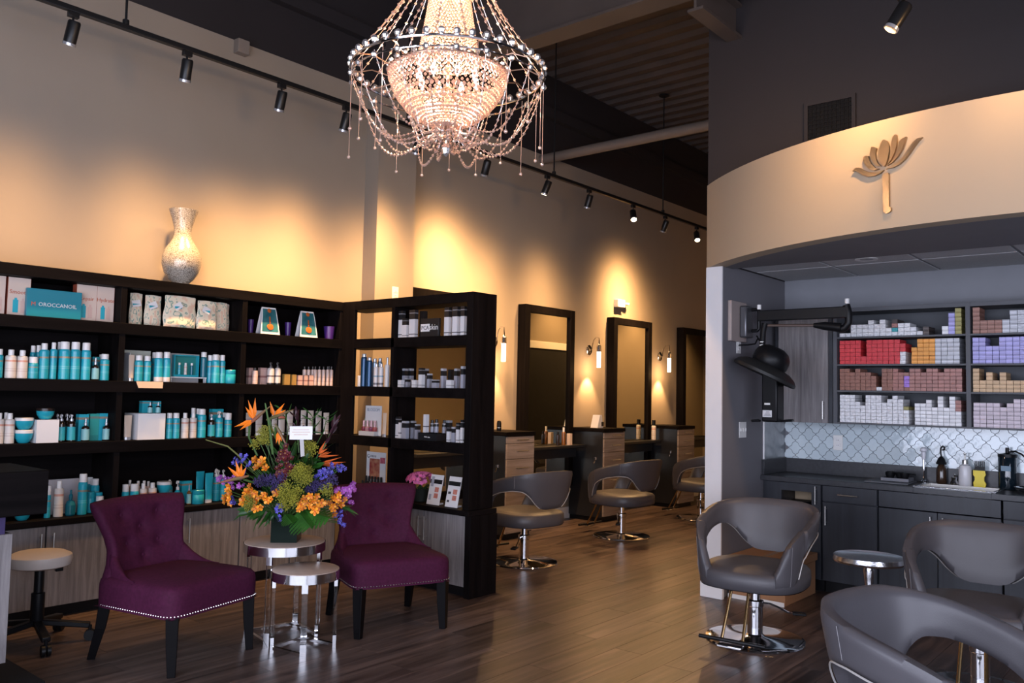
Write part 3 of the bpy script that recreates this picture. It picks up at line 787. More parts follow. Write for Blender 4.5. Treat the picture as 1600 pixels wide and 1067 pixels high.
for i in range(12):
    a = 2 * PI * i / 12
    MB().tube([((RB) * math.cos(a), RB * math.sin(a), .006), ((RB + RO) / 2 * math.cos(a + .10), (RB + RO) / 2 * math.sin(a + .10), .03), (RO * math.cos(a + .2), RO * math.sin(a + .2), 0)], .0035, 6).build('spoke', M_CHAIN, ch)
cme = MB().octa((0, 0, 0), .017, .019).mesh('ring_crystal', M_CRYS, 0)
gem = MB(); gem.lathe([(.001, -.02), (.013, -.012), (.0185, 0), (.013, .012), (.001, .02)], 8)
cme = gem.mesh('ring_crystal', M_CRYS, 0)
for i in range(44):
    a = 2 * PI * i / 44
    piece('ring_crystal', cme, ch, (RO * math.cos(a), RO * math.sin(a), .022), (0, 0, a))
    if i % 2 == 0: piece('ring_crystal', cme, ch, (RO * math.cos(a), RO * math.sin(a), -.05), (0, 0, a), (.85, .85, .85))
for i in range(30):
    a = 2 * PI * i / 30
    piece('bowl_crystal', cme, ch, ((RB + .004) * math.cos(a), (RB + .004) * math.sin(a), .022), (0, 0, a), (.75, .75, .75))
for i in range(16):
    a = 2 * PI * i / 16
    piece('inner_crystal', cme, ch, (.16 * math.cos(a), .16 * math.sin(a), .075), (0, 0, a), (.7, .7, .7))
def strand(fn, n, nb, name, rb=.0062):
    mb = MB(); mb.tube([fn(k / n) for k in range(n + 1)], .0016, 4)
    for k in range(nb): mb.octa(fn((k + .5) / nb), rb, rb)
    return mb.mesh(name, M_BEAD, 0)
def upper(t): return (.085 + (RO - .085) * (t ** 1.55), 0, .80 - .785 * t ** .92)
um = strand(upper, 16, 16, 'upper_strand', .0095)
for i in range(22): piece('upper_strand', um, ch, rot=(0, 0, 2 * PI * (i + .3) / 22))
def swag(t):
    r_ = RO - (RO - .05) * t; z_ = -.02 - .40 * math.sin(PI * t * .70) ** 1.0 * (1 - .12 * t) - 0.0
    z_ = (1 - t) * -.03 + t * -.275 - .19 * math.sin(PI * t) ** .9
    return (RO * (1 - t) ** .72 + .045 * t, .02 * math.sin(PI * t), z_)
swm = strand(swag, 20, 22, 'swag_strand', .0085)
for i in range(22): piece('swag_strand', swm, ch, rot=(0, 0, 2 * PI * i / 22), sc=(1, 1, 1 + .12 * math.sin(i * 2.1)))
def small_swag(t): return (.055 + .13 * t, 0, -.275 - .10 * math.sin(PI * t) ** .8 - .0 * t + .06 * t * t)
ssm = strand(small_swag, 12, 9, 'short_strand', .008)
for i in range(18): piece('short_strand', ssm, ch, rot=(0, 0, 2 * PI * (i + .5) / 18))
rod_me = MB().tube([(0, 0, 0), (0, 0, -1)], .0017, 5).mesh('drop_rod', M_BEAD, 0)
ball_me = MB().ball((0, 0, 0), .009, 8, 6).mesh('drop_ball', M_BEAD, 35)
random.seed(3)
for i in range(20):
    a = 2 * PI * (i + .37) / 20; ln = random.uniform(.27, .44)
    o = piece('drop_rod', rod_me, ch, (RO * math.cos(a), RO * math.sin(a), -.02), sc=(1, 1, ln))
    piece('drop_ball', ball_me, o, (0, 0, -1), sc=(1, 1, 1 / ln))
MB().lathe([(.001, -.415), (.016, -.40), (.024, -.375), (.016, -.35), (.004, -.335), (.003, -.27)], 8).build('pendant_crystal', M_CRYS, ch, smooth=0)
MB().tube([(0, 0, .1), (0, 0, -.28)], .008, 8).build('centre_stem', M_CHAIN, ch)
M_FLAME = mat('chandelier bulb', (1.0, 0.82, 0.62), 0.3, emit=60)
for i in range(8):
    a = 2 * PI * i / 8 + .3
    ar = MB().tube([(0, 0, -.06), (.08 * math.cos(a), .08 * math.sin(a), -.10), (.15 * math.cos(a), .15 * math.sin(a), -.055)], .005, 6).build('bulb_arm', M_CHAIN, ch)
    MB().lathe([(.001, -.05), (.010, -.042), (.014, -.02), (.009, .0), (.001, .02)], 12, (.15 * math.cos(a), .15 * math.sin(a), 0)).build('bulb', M_FLAME, ar)
    if i % 2 == 0: point_light('chandelier_lamp', (CX + .15 * math.cos(a), CY + .15 * math.sin(a), CZ - .01), 16, (1.0, .70, .44), .03)
point_light('chandelier_lamp', (CX, CY, CZ + .38), 11, (1.0, .70, .44), .03)

# ------------------------------------------------------------------ salon chairs
M_VINYL = mat('taupe grey vinyl', (0.067, 0.063, 0.070), 0.42, var=0.05, scale=5, bump=0.05, bscale=220)
M_VINYLIN = M_VINYL
TOP = [(0, .80), (28, .797), (45, .782), (62, .76), (80, .733), (100, .698), (114, .668), (123, .640), (130, .600), (135, .55), (139, .49), (142, .44), (146, .43), (180, .425)]
LOW = [(0, .495), (14, .495), (23, .508), (31, .55), (39, .612), (47, .648), (60, .652), (80, .628), (94, .600), (104, .568), (111, .525), (115, .47), (118, .41), (121, .355), (180, .35)]
def sm(tab, s):   # lightly smoothed lookup
    return (interp(tab, s - 3) + interp(tab, s) * 2 + interp(tab, s + 3)) / 4 if s > 3 else interp(tab, s)
def plan(th, z, out=0.0):
    """rounded-square plan of the tub at angle th (deg, 90 = back) and height z, offset outward"""
    a = math.radians(th); c, s = math.cos(a), math.sin(a)
    e = 3.0
    r = 1.0 / (abs(c / .288) ** e + abs(s / .285) ** e) ** (1 / e)
    k = 1 + .16 * max(0, z - .42) / .4 * (1 if s > -.3 else .6)
    x_, y_ = r * c * k, r * s * k
    y_ += .10 * max(0, z - .45) * max(0, s)
    if z < .42:   # tuck the rim under towards the seat base
        q = 1 - .10 * ((.42 - z) / .06) ** 2 * .5
        x_ *= q; y_ *= q
    n = Vector((c / .288, s / .285)).normalized()
    return Vector((x_ + n.x * out, y_ + n.y * out, z))
def make_salon_chair(name, label, loc, rz, foot=True, group='grey tub salon chairs'):
    c = thing(name, label, 'chair', loc, rz, group)
    # shell: upper wrap as one thick band
    NU, NV = 221, 9; T = .028
    def half_loop(nv):
        rows = []
        for i in range(NU):
            s = -143 + 286 * i / (NU - 1)
            th = 90 + s; lo, hi = sm(LOW, abs(s)), sm(TOP, abs(s))
            hi = max(hi, lo + .02)
            ringv = []
            # outer side bottom->top, rounded lip, inner side top->bottom, rounded
            for j in range(nv):
                z = lo + (hi - lo) * j / (nv - 1)
                e = min(j, nv - 1 - j); o_ = T * (.45 if e == 0 else .9 if e == 1 else 1.0)
                zz = z + (.0 if e else (.006 if j else -.006))
                ringv.append(plan(th, z, o_ * .5 + .012) + Vector((0, 0, zz - z)))
            for j in range(nv - 1, -1, -1):
                z = lo + (hi - lo) * j / (nv - 1)
                e = min(j, nv - 1 - j); o_ = T * (.45 if e == 0 else .9 if e == 1 else 1.0)
                zz = z + (.0 if e else (.006 if j else -.006))
                ringv.append(plan(th, z, -o_ * .5 - .012) + Vector((0, 0, zz - z)))
            rows.append(ringv)
        return rows
    rows = half_loop(NV); m = len(rows[0]); mb = MB()
    vs_ = [v for r_ in rows for v in r_]; fs = []
    for i in range(NU - 1):
        for k in range(m):
            k2 = (k + 1) % m
            fs.append((i * m + k, (i + 1) * m + k, (i + 1) * m + k2, i * m + k2))
    fs.append(tuple(range(m))); fs.append(tuple((NU - 1) * m + k for k in range(m - 1, -1, -1)))
    mb.add(vs_, fs)
    shell = mb.build('shell', M_VINYL, c, smooth=75)
    # bright piping along the openings
    for sg in (-1, 1):
        pts = []
        for k in range(60):
            s = 22 + 95 * k / 59
            pts.append(plan(90 + sg * s, sm(LOW, s), .026) + Vector((0, 0, -.006)))
        MB().tube(pts, .0035, 6).build('piping', mat('pale piping', (0.42, 0.40, 0.38), 0.35, 0.2), shell)
    # stitched seams on the arms
    for sg in (-1, 1):
        for s in (58, 128):
            lo, hi = sm(LOW, s), sm(TOP, s)
            pts = [plan(90 + sg * s, lo + (hi - lo) * k / 8, .0272) for k in range(1, 9)]
            MB().tube(pts, .0013, 4).build('seam', mat('grey stitching', (0.20, 0.19, 0.20), 0.6), shell)
    # seat: rim frame and domed cushion
    sf_ = MB()
    def rim(u, v):
        a = 360 * u
        prof = [(.006, .335), (.026, .345), (.031, .385), (.028, .428), (.010, .444), (-.03, .446)]
        o_, z = prof[min(int(round(v * 5)), 5)]
        p = plan(a, .42, o_ - .012); p.z = z
        return p
    sf_.grid(rim, 72, 6, True)
    sf_.build('seat_rim', M_VINYL, c, smooth=60)
    def cushion(u, v):
        a = 360 * u; p = plan(a, .42, 0) * (1 - v * .999)
        p.z = .446 + .022 * math.sin(min(1, v * 1.6) * PI / 2) - .012 * (1 if v == 0 else 0)
        return p
    MB().grid(cushion, 60, 9, True).build('seat', M_VINYL, c, smooth=60)
    def under(u, v):
        p = plan(360 * u, .42, .008) * (1 - v * .999); p.z = .337 - .004 * v
        return p
    MB().grid(lambda u, v: under(1 - u, v), 48, 4, True).build('seat_base', M_BLACK, c, smooth=60)
    # hydraulic column, pump lever and disc base
    MB().lathe([(.001, 0), (.285, 0), (.292, .006), (.288, .014), (.25, .022), (.06, .03), (.045, .04), (.045, .20), (.05, .205), (.05, .235), (.03, .24), (.028, .35)], 48).build('column_base', M_CHROME, c, smooth=40)
    lv = MB().tube([(.03, .0, .225), (.08, .03, .22), (.12, .06, .20), (.17, .09, .17), (.20, .11, .165)], .006, 8)
    lv.build('pump_lever', M_CHROME, c)
    MB().bar((.19, .105, .166), (.26, .145, .162), .045, .016).build('lever_pad', M_BLACK, c, bevel=0.005)
    MB().box(-.11, .11, -.11, .11, .335, .352).build('mount_plate', M_BLACK, c, bevel=0.003)
    if foot:
        for q in (-.05, .05):
            MB().tube([(q, -.20, .35), (q, -.27, .34), (q * 1.1, -.33, .22), (q * 1.2, -.40, .09)], .009, 10).build('footrest_bar', mat('bronze rod', (0.55, 0.36, 0.17), 0.2, 1.0), c)
        MB().tube([(-.19, -.41, .085), (.19, -.41, .085)], .011, 10).build('footrest_cross', M_BLACK, c)
        MB().box(-.07, .07, -.46, -.40, .055, .07).build('foot_plate', M_CHROME, c, bevel=0.004)
    return c
s1c = make_salon_chair('salon_chair', 'grey tub salon chair at the nearest mirror station', (5.68, 4.60, 0), math.radians(172))
for (loc, rz, lab) in (((7.44, 4.74, 0), 176, 'grey tub salon chair at the middle mirror station'),
                       ((9.23, 4.77, 0), 180, 'grey tub salon chair at the far station beside the white wall end'),
                       ((4.90, 2.17, 0), -84, 'grey tub chair under the black hood dryer facing the room'),
                       ((4.82, 0.95, 0), -84, 'grey tub chair at the right edge in front of the charcoal cabinets'),
                       ((2.90, 0.62, 0), -12, 'foreground grey tub chair cropped by the bottom right corner')):
    q = copy_tree(s1c); q.location = loc; q.rotation_euler = (0, 0, math.radians(rz)); q['label'] = lab

# ------------------------------------------------------------------ purple tufted slipper chairs
M_PLUM = mat('plum linen', (0.052, 0.0068, 0.028), 0.75, var=0.18, scale=60, bump=0.12, bscale=400, spec=0.2)
M_LEGS = mat('black lacquered wood', (0.004, 0.0035, 0.004), 0.35, spec=0.10)
M_NAIL = mat('nickel nailhead', (0.75, 0.72, 0.70), 0.25, 1.0)
def slipper_chair(label, loc, rz):
    c = thing('slipper_chair', label, 'chair', loc, rz, 'plum slipper chairs')
    # seat block, front = -y
    SW, SD = .315, .30; zb, zt = .285, .43
    NU_ = 26
    def seat(u, v):
        # closed block profile around in x-y with rounded top edges
        a = 2 * PI * u; ca, sa = math.cos(a), math.sin(a); e = 9.0
        r = 1 / (abs(ca / SW) ** e + abs(sa / SD) ** e) ** (1 / e)
        x_, y_ = r * ca, r * sa
        k = [1, 1, 1.005, 1.0, .985, .95, .88, .6, .3, .001][int(round(v * 9))]
        z = [zb, zb + .01, zb + .07, zt - .03, zt - .008, zt + .004, zt + .014, zt + .026, zt + .031, zt + .032][int(round(v * 9))]
        taper = 1 - .05 * (y_ + SD) / (2 * SD)
        return (x_ * k * taper, y_ * k, z)
    MB().grid(seat, 64, 10, True).add([(-SW + .01, -SD + .01, zb), (SW - .01, -SD + .01, zb), (SW * .93, SD - .01, zb), (-SW * .93, SD - .01, zb)], [(3, 2, 1, 0)]).build('seat', M_PLUM, c, smooth=50)
    # back: hourglass with forward wings, tufted
    W = [(0, .30), (.12, .298), (.24, .285), (.36, .255), (.5, .238), (.64, .25), (.78, .276), (.9, .298), (1, .305)]
    btn = [(-.42, .84), (.42, .84), (0, .70), (-.44, .54), (.44, .54), (0, .40)]
    H0, H1 = .30, .815
    def back(u, v, off):
        s = 2 * u - 1
        w = interp(W, v); z = H0 + (H1 - H0) * v
        if v > .9: z -= .0
        x_ = s * w
        y_ = SD - .05 + .12 * v ** 1.15 + .02 * math.sin(PI * v) - .075 * abs(s) ** 2.4 * (.35 + .65 * math.sin(PI * min(1, v * .9 + .05)))
        crown = .012 * (1 - s * s) * (v > .99)
        d = 0
        if off < 0:
            for (bu, bv) in btn:
                dd = ((s - bu) * w) ** 2 + ((v - bv) * .54) ** 2
                d += .022 * math.exp(-dd / .0011) + .006 * math.exp(-dd / .006)
            d -= .014 * math.cos(s * PI / 2) * math.sin(PI * v)
        edge = max(0, abs(s) - .86) / .14
        ve = max(0, v - .93) / .07
        th = .045 * math.sqrt(max(0, 1 - edge ** 2 * .85)) * math.sqrt(max(0, 1 - ve ** 2 * .85))
        return Vector((x_, y_ + (th if off > 0 else -th + d), z + crown))
    nu, nv = 41, 34; mb = MB(); vs_ = []; fs = []
    for off in (-1, 1):
        for j in range(nv):
            for i in range(nu): vs_.append(back(i / (nu - 1), j / (nv - 1), off))
    n1 = nu * nv
    for j in range(nv - 1):
        for i in range(nu - 1):
            a_ = j * nu + i
            fs.append((a_, a_ + 1, a_ + nu + 1, a_ + nu)); fs.append((n1 + a_, n1 + a_ + nu, n1 + a_ + nu + 1, n1 + a_ + 1))
    for j in range(nv - 1):
        a_ = j * nu; fs.append((a_, a_ + nu, n1 + a_ + nu, n1 + a_)); a_ = j * nu + nu - 1; fs.append((a_, n1 + a_, n1 + a_ + nu, a_ + nu))
    for i in range(nu - 1):
        fs.append((i, n1 + i, n1 + i + 1, i + 1)); a_ = (nv - 1) * nu + i; fs.append((a_, a_ + 1, n1 + a_ + 1, n1 + a_))
    bk = mb.add(vs_, fs).build('backrest', M_PLUM, c, smooth=80)
    for (bu, bv) in btn:
        p = back((bu + 1) / 2, bv, -1)
        s0 = MB(); s0.lathe([(.011, 0), (.010, .003), (.001, .006)], 12); s0.xf(Matrix.Translation(p + Vector((0, -.001, 0))) @ Matrix.Rotation(PI / 2, 4, 'X'))
        s0.build('button', M_PLUM, bk)
    # side wings where the back sweeps forward into the seat
    for sg in (-1, 1):
        NT = 12; ring_ = []
        for k in range(NT + 1):
            t = k / NT; y_ = SD - .06 - .24 * t
            xo = .252 + .044 * t ** .7; zt_ = zt + .012 + .115 * (1 - t) ** 2.0; wd_ = .05 * (1 - t) + .012
            ring_.append([(sg * xo, y_, zt - .05), (sg * (xo + .004), y_, zt), (sg * (xo - .004), y_, zt_ - .012), (sg * (xo - wd_ * .4), y_, zt_), (sg * (xo - wd_ * .8), y_, zt_ - .006), (sg * (xo - wd_ * 1.3), y_, zt), (sg * (xo - wd_ * 1.3), y_, zt - .05)])
        g_ = MB(); vv = [p for r_ in ring_ for p in r_]; ff = []
        for k in range(NT):
            for j in range(7):
                j2 = (j + 1) % 7; q4 = (k * 7 + j, k * 7 + j2, (k + 1) * 7 + j2, (k + 1) * 7 + j)
                ff.append(q4 if sg > 0 else tuple(reversed(q4)))
        g_.add(vv, ff + [tuple(range(7)), tuple(NT * 7 + j for j in range(7))]).build('side_wing', M_PLUM, c, smooth=80)
    # legs
    for sx in (-1, 1):
        MB().tube([(sx * (SW - .05), -SD + .045, zb + .005), (sx * (SW - .048), -SD + .04, .15), (sx * (SW - .045), -SD + .03, 0)], [.044, .038, .028], 4).build('leg', M_LEGS, c, smooth=0, bevel=0.003)
        MB().tube([(sx * (SW - .06), SD - .05, zb + .005), (sx * (SW - .055), SD - .03, .17), (sx * (SW - .045), SD + .02, 0)], [.042, .036, .027], 4).build('leg', M_LEGS, c, smooth=0, bevel=0.003)
    # nailhead trim round the lower edge
    nl = MB()
    a_ = -PI * .93
    pts_ = []
    for k in range(2000):
        an = -PI - .62 + (PI + 1.24) * k / 1999; ca, sa = math.cos(an), math.sin(an); e = 9.0
        r = 1 / (abs(ca / SW) ** e + abs(sa / SD) ** e) ** (1 / e); x_, y_ = r * ca, r * sa
        x_ *= 1 - .05 * (y_ + SD) / (2 * SD)
        p = Vector((x_ * 1.006, y_ * 1.006, zb + .014))
        if not pts_ or (p - pts_[-1]).length > .0170: pts_.append(p)
    for p in pts_: nl.ball(p, .0043, 6, 4)
    nl.build('nailhead_trim', M_NAIL, c, kind='stuff', label='row of silver nailheads')
    return c
slipper_chair('plum tufted slipper chair beside the reception desk, left of the flowers', (2.405, 4.36, 0), math.radians(14))
slipper_chair('plum tufted slipper chair in front of the projecting shelving, right of the flowers', (3.62, 4.03, 0), math.radians(-21.5))

# ------------------------------------------------------------------ nesting tables
M_TTOP = mat('taupe faux shagreen', (0.40, 0.31, 0.26), 0.5, var=0.06, scale=30, bump=0.1, bscale=150)
M_ACRY = mat('clear acrylic', (0.92, 0.94, 0.95), 0.03, trans=1.0, ior=1.3)
def nest_table(label, loc, R, H, rz, tray):
    t = thing('nesting_table', label, 'table', loc, rz, 'round nesting tables')
    MB().lathe([(.001, H - .012), (R - .004, H - .012), (R - .004, H), (R - .01, H + .003), (.001, H + .003)], 56).build('top', M_TTOP, t)
    MB().lathe([(R - .02, H - .052), (R, H - .052), (R, H - .002), (R - .004, H - .002)], 56, cap=False).build('apron_ring', M_CHROME, t)
    for k in range(4):
        a = PI / 4 + k * PI / 2; ca, sa = math.cos(a) * (R - .02), math.sin(a) * (R - .02)
        lg = MB().box(-.009, .009, -.016, .016, .075, H - .10).xf(Matrix.Translation((ca, sa, 0)) @ Matrix.Rotation(a, 4, 'Z')).build('leg', M_ACRY, t, bevel=0.001)
        for (z0, z1) in ((0.0, .075), (H - .10, H - .05)):
            MB().box(-.0095, .0095, -.0165, .0165, z0, z1).xf(Matrix.Translation((ca, sa, 0)) @ Matrix.Rotation(a, 4, 'Z')).build('leg_cuff', M_CHROME, lg)
    r = R - .02; c45 = r * math.cos(PI / 4)
    MB().bar((-c45, c45, .018), (c45, c45, .018), .018, .018).build('floor_bar', M_CHROME, t)
    MB().bar((-c45, -c45, .018), (-c45, c45, .018), .018, .018).build('floor_bar', M_CHROME, t)
    MB().bar((c45, -c45, .018), (c45, c45, .018), .018, .018).build('floor_bar', M_CHROME, t)
    return t
nest_table('larger round chrome nesting table holding the flower arrangement', (3.0, 4.245, 0), .235, .55, math.radians(-12), True)
nest_table('smaller round chrome nesting table in front of the larger one', (2.93, 3.94, 0), .188, .445, math.radians(8), False)

# ------------------------------------------------------------------ colour bar: upper cabinet
M_CABIN = mat('charcoal cabinet interior', (0.055, 0.06, 0.07), 0.55, var=0.05)
M_CABEDGE = mat('charcoal cabinet edge', (0.075, 0.078, 0.088), 0.5, var=0.05)
uc = thing('door_cabinet', 'grey wood-grain wall cabinet with a single door behind the hood dryer', 'cabinet', (6.55, 2.285, 1.265))
MB().box(.02, .30, 0.0, .46, 0, .885).build('body', M_CHARCAB, uc, bevel=0.002)
d = MB().box(0, .018, .03, .425, .0, .885).build('door', M_GREYWOOD, uc, bevel=0.002)
handle_v(d, 0.0, .062, .03, .17, -1, 0)
sc_ = thing('colour_shelving', 'charcoal wall-hung open shelving stacked with hair colour boxes', 'shelving', (6.55, 0, 1.265))
Z0, Z1 = 0.0, .885
MB().box(.295, .312, -.60, 2.28, Z0, Z1).build('back_panel', M_CABIN, sc_, smooth=0)
for yy in (2.245, 1.325, .345, -.6):
    MB().box(0, .295, yy, yy + .03, Z0, Z1).build('upright', M_CABEDGE, sc_, bevel=0.001)
SHZ = [1.278, 1.522, 1.720, 1.929]
for z in [1.265] + SHZ[1:] :
    for (ya, yb) in ((1.355, 2.245), (.375, 1.325), (-.57, .345)):
        zz = z - 1.265
        MB().box(0.003, .295, ya, yb, max(0, zz - .014), zz if zz > 0 else .013).build('shelf', M_CABEDGE, sc_, bevel=0.001)
for (ya, yb) in ((1.355, 2.245), (.375, 1.325), (-.57, .345)):
    MB().box(0.0, .295, ya, yb, Z1 - .03, Z1).build('top_board', M_CABEDGE, sc_, bevel=0.001)

# hair colour boxes: (bay, shelf) -> columns from the left, each (colour, count)
BOXC = {'white': (0.70, 0.70, 0.72), 'red': (0.62, 0.035, 0.045), 'orange': (0.75, 0.30, 0.035), 'brown': (0.27, 0.12, 0.085), 'tan': (0.55, 0.36, 0.19),
        'lavender': (0.36, 0.34, 0.66), 'pink': (0.55, 0.47, 0.52), 'olive': (0.32, 0.28, 0.08), 'violet': (0.35, 0.18, 0.62), 'dark': (0.05, 0.035, 0.032), 'teal': (0.03, 0.30, 0.33), 'grey': (0.50, 0.51, 0.55), 'rose': (0.34, 0.15, 0.125)}
bmats = {}
for k, c in BOXC.items():
    lite = tuple(min(1, v * 1.35 + .05) for v in c)
    bmats[k] = band_mat('colour box ' + k, [(0, c), (.52, lite), (.66, tuple(v * .75 for v in c)), (.78, c)], 0.45, rnd=0.12)
def cols(*a):
    r = []
    for (n, c, h) in a: r += [(c, h)] * n
    return r
LAYOUT = [
 ('left', 3, 2.235, .0425, .031, cols((1, 'white', 1), (1, 'white', 1), (3, 'white', 3), (1, 'white', 4), (1, 'white', 3), (1, 'white', 4), (1, 'white', 2), (1, 'mix', 4), (2, 'white', 3), (1, 'white', 2), (1, 'white', 1), (1, 'dark', 2), (2, None, 0), (1, 'white', 2), (1, 'violetl', 5), (1, 'olive', 6))),
 ('left', 2, 2.235, .0398, .0305, cols((4, 'red', 6), (1, 'red', 2), (6, 'red', 6), (1, 'redwhite', 5), (1, None, 0), (1, 'orange', 4), (3, 'orange', 6), (4, 'grey', 6))),
 ('left', 1, 2.235, .0386, .0275, cols((2, 'brown', 6), (1, 'brown', 5), (1, 'brown', 6), (2, 'brown', 5), (1, 'brown', 4), (1, 'white', 1), (2, 'brown', 6), (1, 'rose', 6), (1, 'rose', 5), (1, 'brownviolet', 5), (2, 'rose', 6), (1, 'rose', 5), (2, 'rose', 6), (1, 'rose', 5), (3, 'rose', 6), (1, 'rose', 3))),
 ('left', 0, 2.235, .0383, .0262, cols((3, 'white', 8), (1, 'white', 6), (1, 'white', 5), (3, 'white', 8), (1, 'white', 6), (1, 'white', 7), (1, 'white', 8), (1, 'white', 7), (1, 'whiteolive', 5), (1, None, 0), (2, 'white', 6), (1, 'white', 7), (1, 'white', 5), (1, 'white', 8), (1, 'white', 5), (1, 'white', 8), (1, 'whitebrown', 7))),
 ('right', 3, 1.315, .0455, .031, cols((1, 'brown', 6), (3, 'brown', 3), (1, 'grey', 3), (9, 'grey', 5))),
 ('right', 2, 1.318, .0410, .0305, cols((2, 'lavender', 6), (2, 'lavender', 4), (8, 'lavender', 6), (4, 'lavender', 5))),
 ('right', 1, 1.318, .0410, .0275, cols((1, 'tan', 6), (1, 'tan', 3), (1, 'tan', 5), (1, 'tan', 3), (1, 'tan', 5), (8, 'tan', 3))),
 ('right', 0, 1.318, .0410, .0285, cols((4, 'pink', 6), (1, 'pink', 5), (1, 'pink', 6), (6, 'pink', 7))),
]
bme = {}
def box_mesh(w, h, dpt, k):
    key = (w, h, k)
    if key not in bme: bme[key] = MB().box(0, dpt, -w * .468, w * .468, 0.0002, h * .94).mesh('colour_box', bmats[k], 0)
    return bme[key]
random.seed(11)
allb = []
SHN = {3: 'top shelf', 2: 'second shelf', 1: 'third shelf', 0: 'bottom shelf'}
CNAME = {'white': 'white', 'grey': 'pale grey', 'rose': 'reddish brown', 'lavender': 'lavender', 'pink': 'pale pink', 'violet': 'violet', 'dark': 'dark brown'}
for (bay, sidx, ystart, w, h, cl) in LAYOUT:
    for ci, (c, n) in enumerate(cl):
        for r in range(n):
            col = c
            if c == 'mix': col = ['white', 'teal', 'rose', 'dark'][r]
            if c == 'violetl': col = 'lavender'
            if c == 'redwhite': col = 'white' if r < 3 else 'red'
            if c == 'brownviolet': col = 'violet' if 0 < r < 4 else 'brown'
            if c == 'whiteolive': col = 'white' if r < 4 else 'olive'
            if c == 'whitebrown': col = 'white' if r < 4 else 'rose'
            y = ystart - (ci + .5) * w
            if y < .42 and bay == 'right': continue
            if bay == 'left' and y < 1.375: continue
            allb.append((6.575 + random.uniform(0, .008), y, SHZ[sidx] + r * h, w, h, col, bay, sidx, ci, r))
vis = lambda b: b[1] > 1.03
allb.sort(key=lambda b: (not vis(b), (b[0] ** 2 + b[1] ** 2 + (b[2] - 1.45) ** 2)))
for b in allb[:300]:
    o = bpy.data.objects.new('colour_box', box_mesh(b[3], b[4], .17, b[5])); COL.objects.link(o)
    o.location = (b[0], b[1] + random.uniform(-.0005, .0005), b[2])
    nm = CNAME.get(b[5], b[5])
    lev = ORD[b[9] + 1] + ' up' if b[9] else 'lowest'
    tag(o, '%s hair colour box, %s in %s column of the %s bay, %s' % (nm, lev, ORD[b[8] + 1] if b[8] < 20 else ('last' if b[8] > 21 else 'twenty-%s' % ORD[b[8] - 19]), b[6], SHN[b[7]]), 'box', 'hair colour boxes')
rb_ = MB(); slots = []; idx = []
for b in allb[300:]:
    if b[5] not in slots: slots.append(b[5])
    k = len(rb_.f); rb_.box(b[0], b[0] + .17, b[1] - b[3] * .468, b[1] + b[3] * .468, b[2] + .0002, b[2] + b[4] * .94)
    idx += [slots.index(b[5])] * (len(rb_.f) - k)
if rb_.f:
    me = rb_.mesh('stacked_colour_boxes', None, 0)
    for s_ in slots: me.materials.append(mat('stacked colour box ' + s_, BOXC[s_], .45, var=.25, scale=45, stretch=(0, 1, 2)))
    me.polygons.foreach_set('material_index', idx)
    o = bpy.data.objects.new('stacked_colour_boxes', me); COL.objects.link(o)
    tag(o, 'remaining rows of small stacked hair colour boxes on the charcoal wall shelves', 'boxes', kind='stuff')

# ------------------------------------------------------------------ colour bar: base cabinets, counter, sink
bc = [('charcoal base cabinet with an open cubby at the partition end', 2.32, 2.785), ('charcoal base cabinet with one drawer over one door', 1.915, 2.315), ('charcoal sink base cabinet with two doors', 1.125, 1.91), ('charcoal base cabinet at the right edge of the photo', .45, 1.12)]
for i, (lab, y0, y1) in enumerate(bc):
    c = thing('bar_cabinet', lab, 'cabinet', (6.42, y0, 0), 0, 'charcoal colour bar base cabinets')
    W_ = y1 - y0
    MB().box(.07, .455, 0.001, W_ - .001, 0, .09).build('toe_kick', M_BLACK, c, smooth=0)
    if i == 0:
        MB().box(.02, .455, 0.002, W_ - .002, .09, .60).box(.02, .455, 0.002, .07, .60, .805).box(.02, .455, .32, W_ - .002, .60, .805).box(.02, .455, .07, .32, .745, .805).box(.30, .455, .07, .32, .60, .745).build('carcass', M_CHARCAB, c, smooth=0)
        fr = MB().box(0, .02, .004, .075, .095, .80).box(0, .02, .31, W_ - .03, .095, .80).box(0, .02, .075, .31, .74, .80).box(0, .02, .075, .31, .095, .61)
        dd = fr.build('door', M_CHARCAB, c, smooth=0)
        handle_v(dd, 0, .038, .655, .79, -1, 0)
        MB().box(.03, .20, .10, .29, .601, .66).build('towel', M_BLACK, c, bevel=0.015, label='folded black towel in the cubby')
        MB().box(.295, .299, .072, .318, .602, .744).build('cubby_back', mat('raw pale plywood', (0.45, 0.34, 0.22), 0.7, var=0.1), c, smooth=0)
    else:
        MB().box(.02, .455, 0.002, W_ - .002, .09, .805 if i != 2 else .66).build('carcass', M_CHARCAB, c, smooth=0)
        dr = MB().box(0, .02, .004, W_ - .004, .685, .80).build('drawer', M_CHARCAB, c, bevel=0.0015)
        if i != 2:
            h = MB().tube([(-.03, W_ * .33, .742), (-.03, W_ * .69, .742)], .005, 10)
            for q in (.37, .65): h.tube([(0, W_ * q, .742), (-.03, W_ * q, .742)], .004, 8)
            h.build('handle', M_STEEL, dr, label='brushed steel bar handle')
        doors = [(.004, W_ - .004, W_ - .033)] if i == 1 else [(.004, W_ / 2 - .002, W_ / 2 - .04), (W_ / 2 + .002, W_ - .004, W_ / 2 + .04)]
        for (a_, b_, hy) in doors:
            dd = MB().box(0, .02, a_, b_, .095, .678).build('door', M_CHARCAB, c, bevel=0.0015)
            handle_v(dd, 0, hy, .51, .65, -1, 0)
ct = thing('bar_counter', 'dark charcoal countertop with raised back lip along the colour bar', 'counter', (0, 0, 0))
M_COUNTER = mat('charcoal laminate counter', (0.030, 0.031, 0.036), 0.32, var=0.2, scale=40)
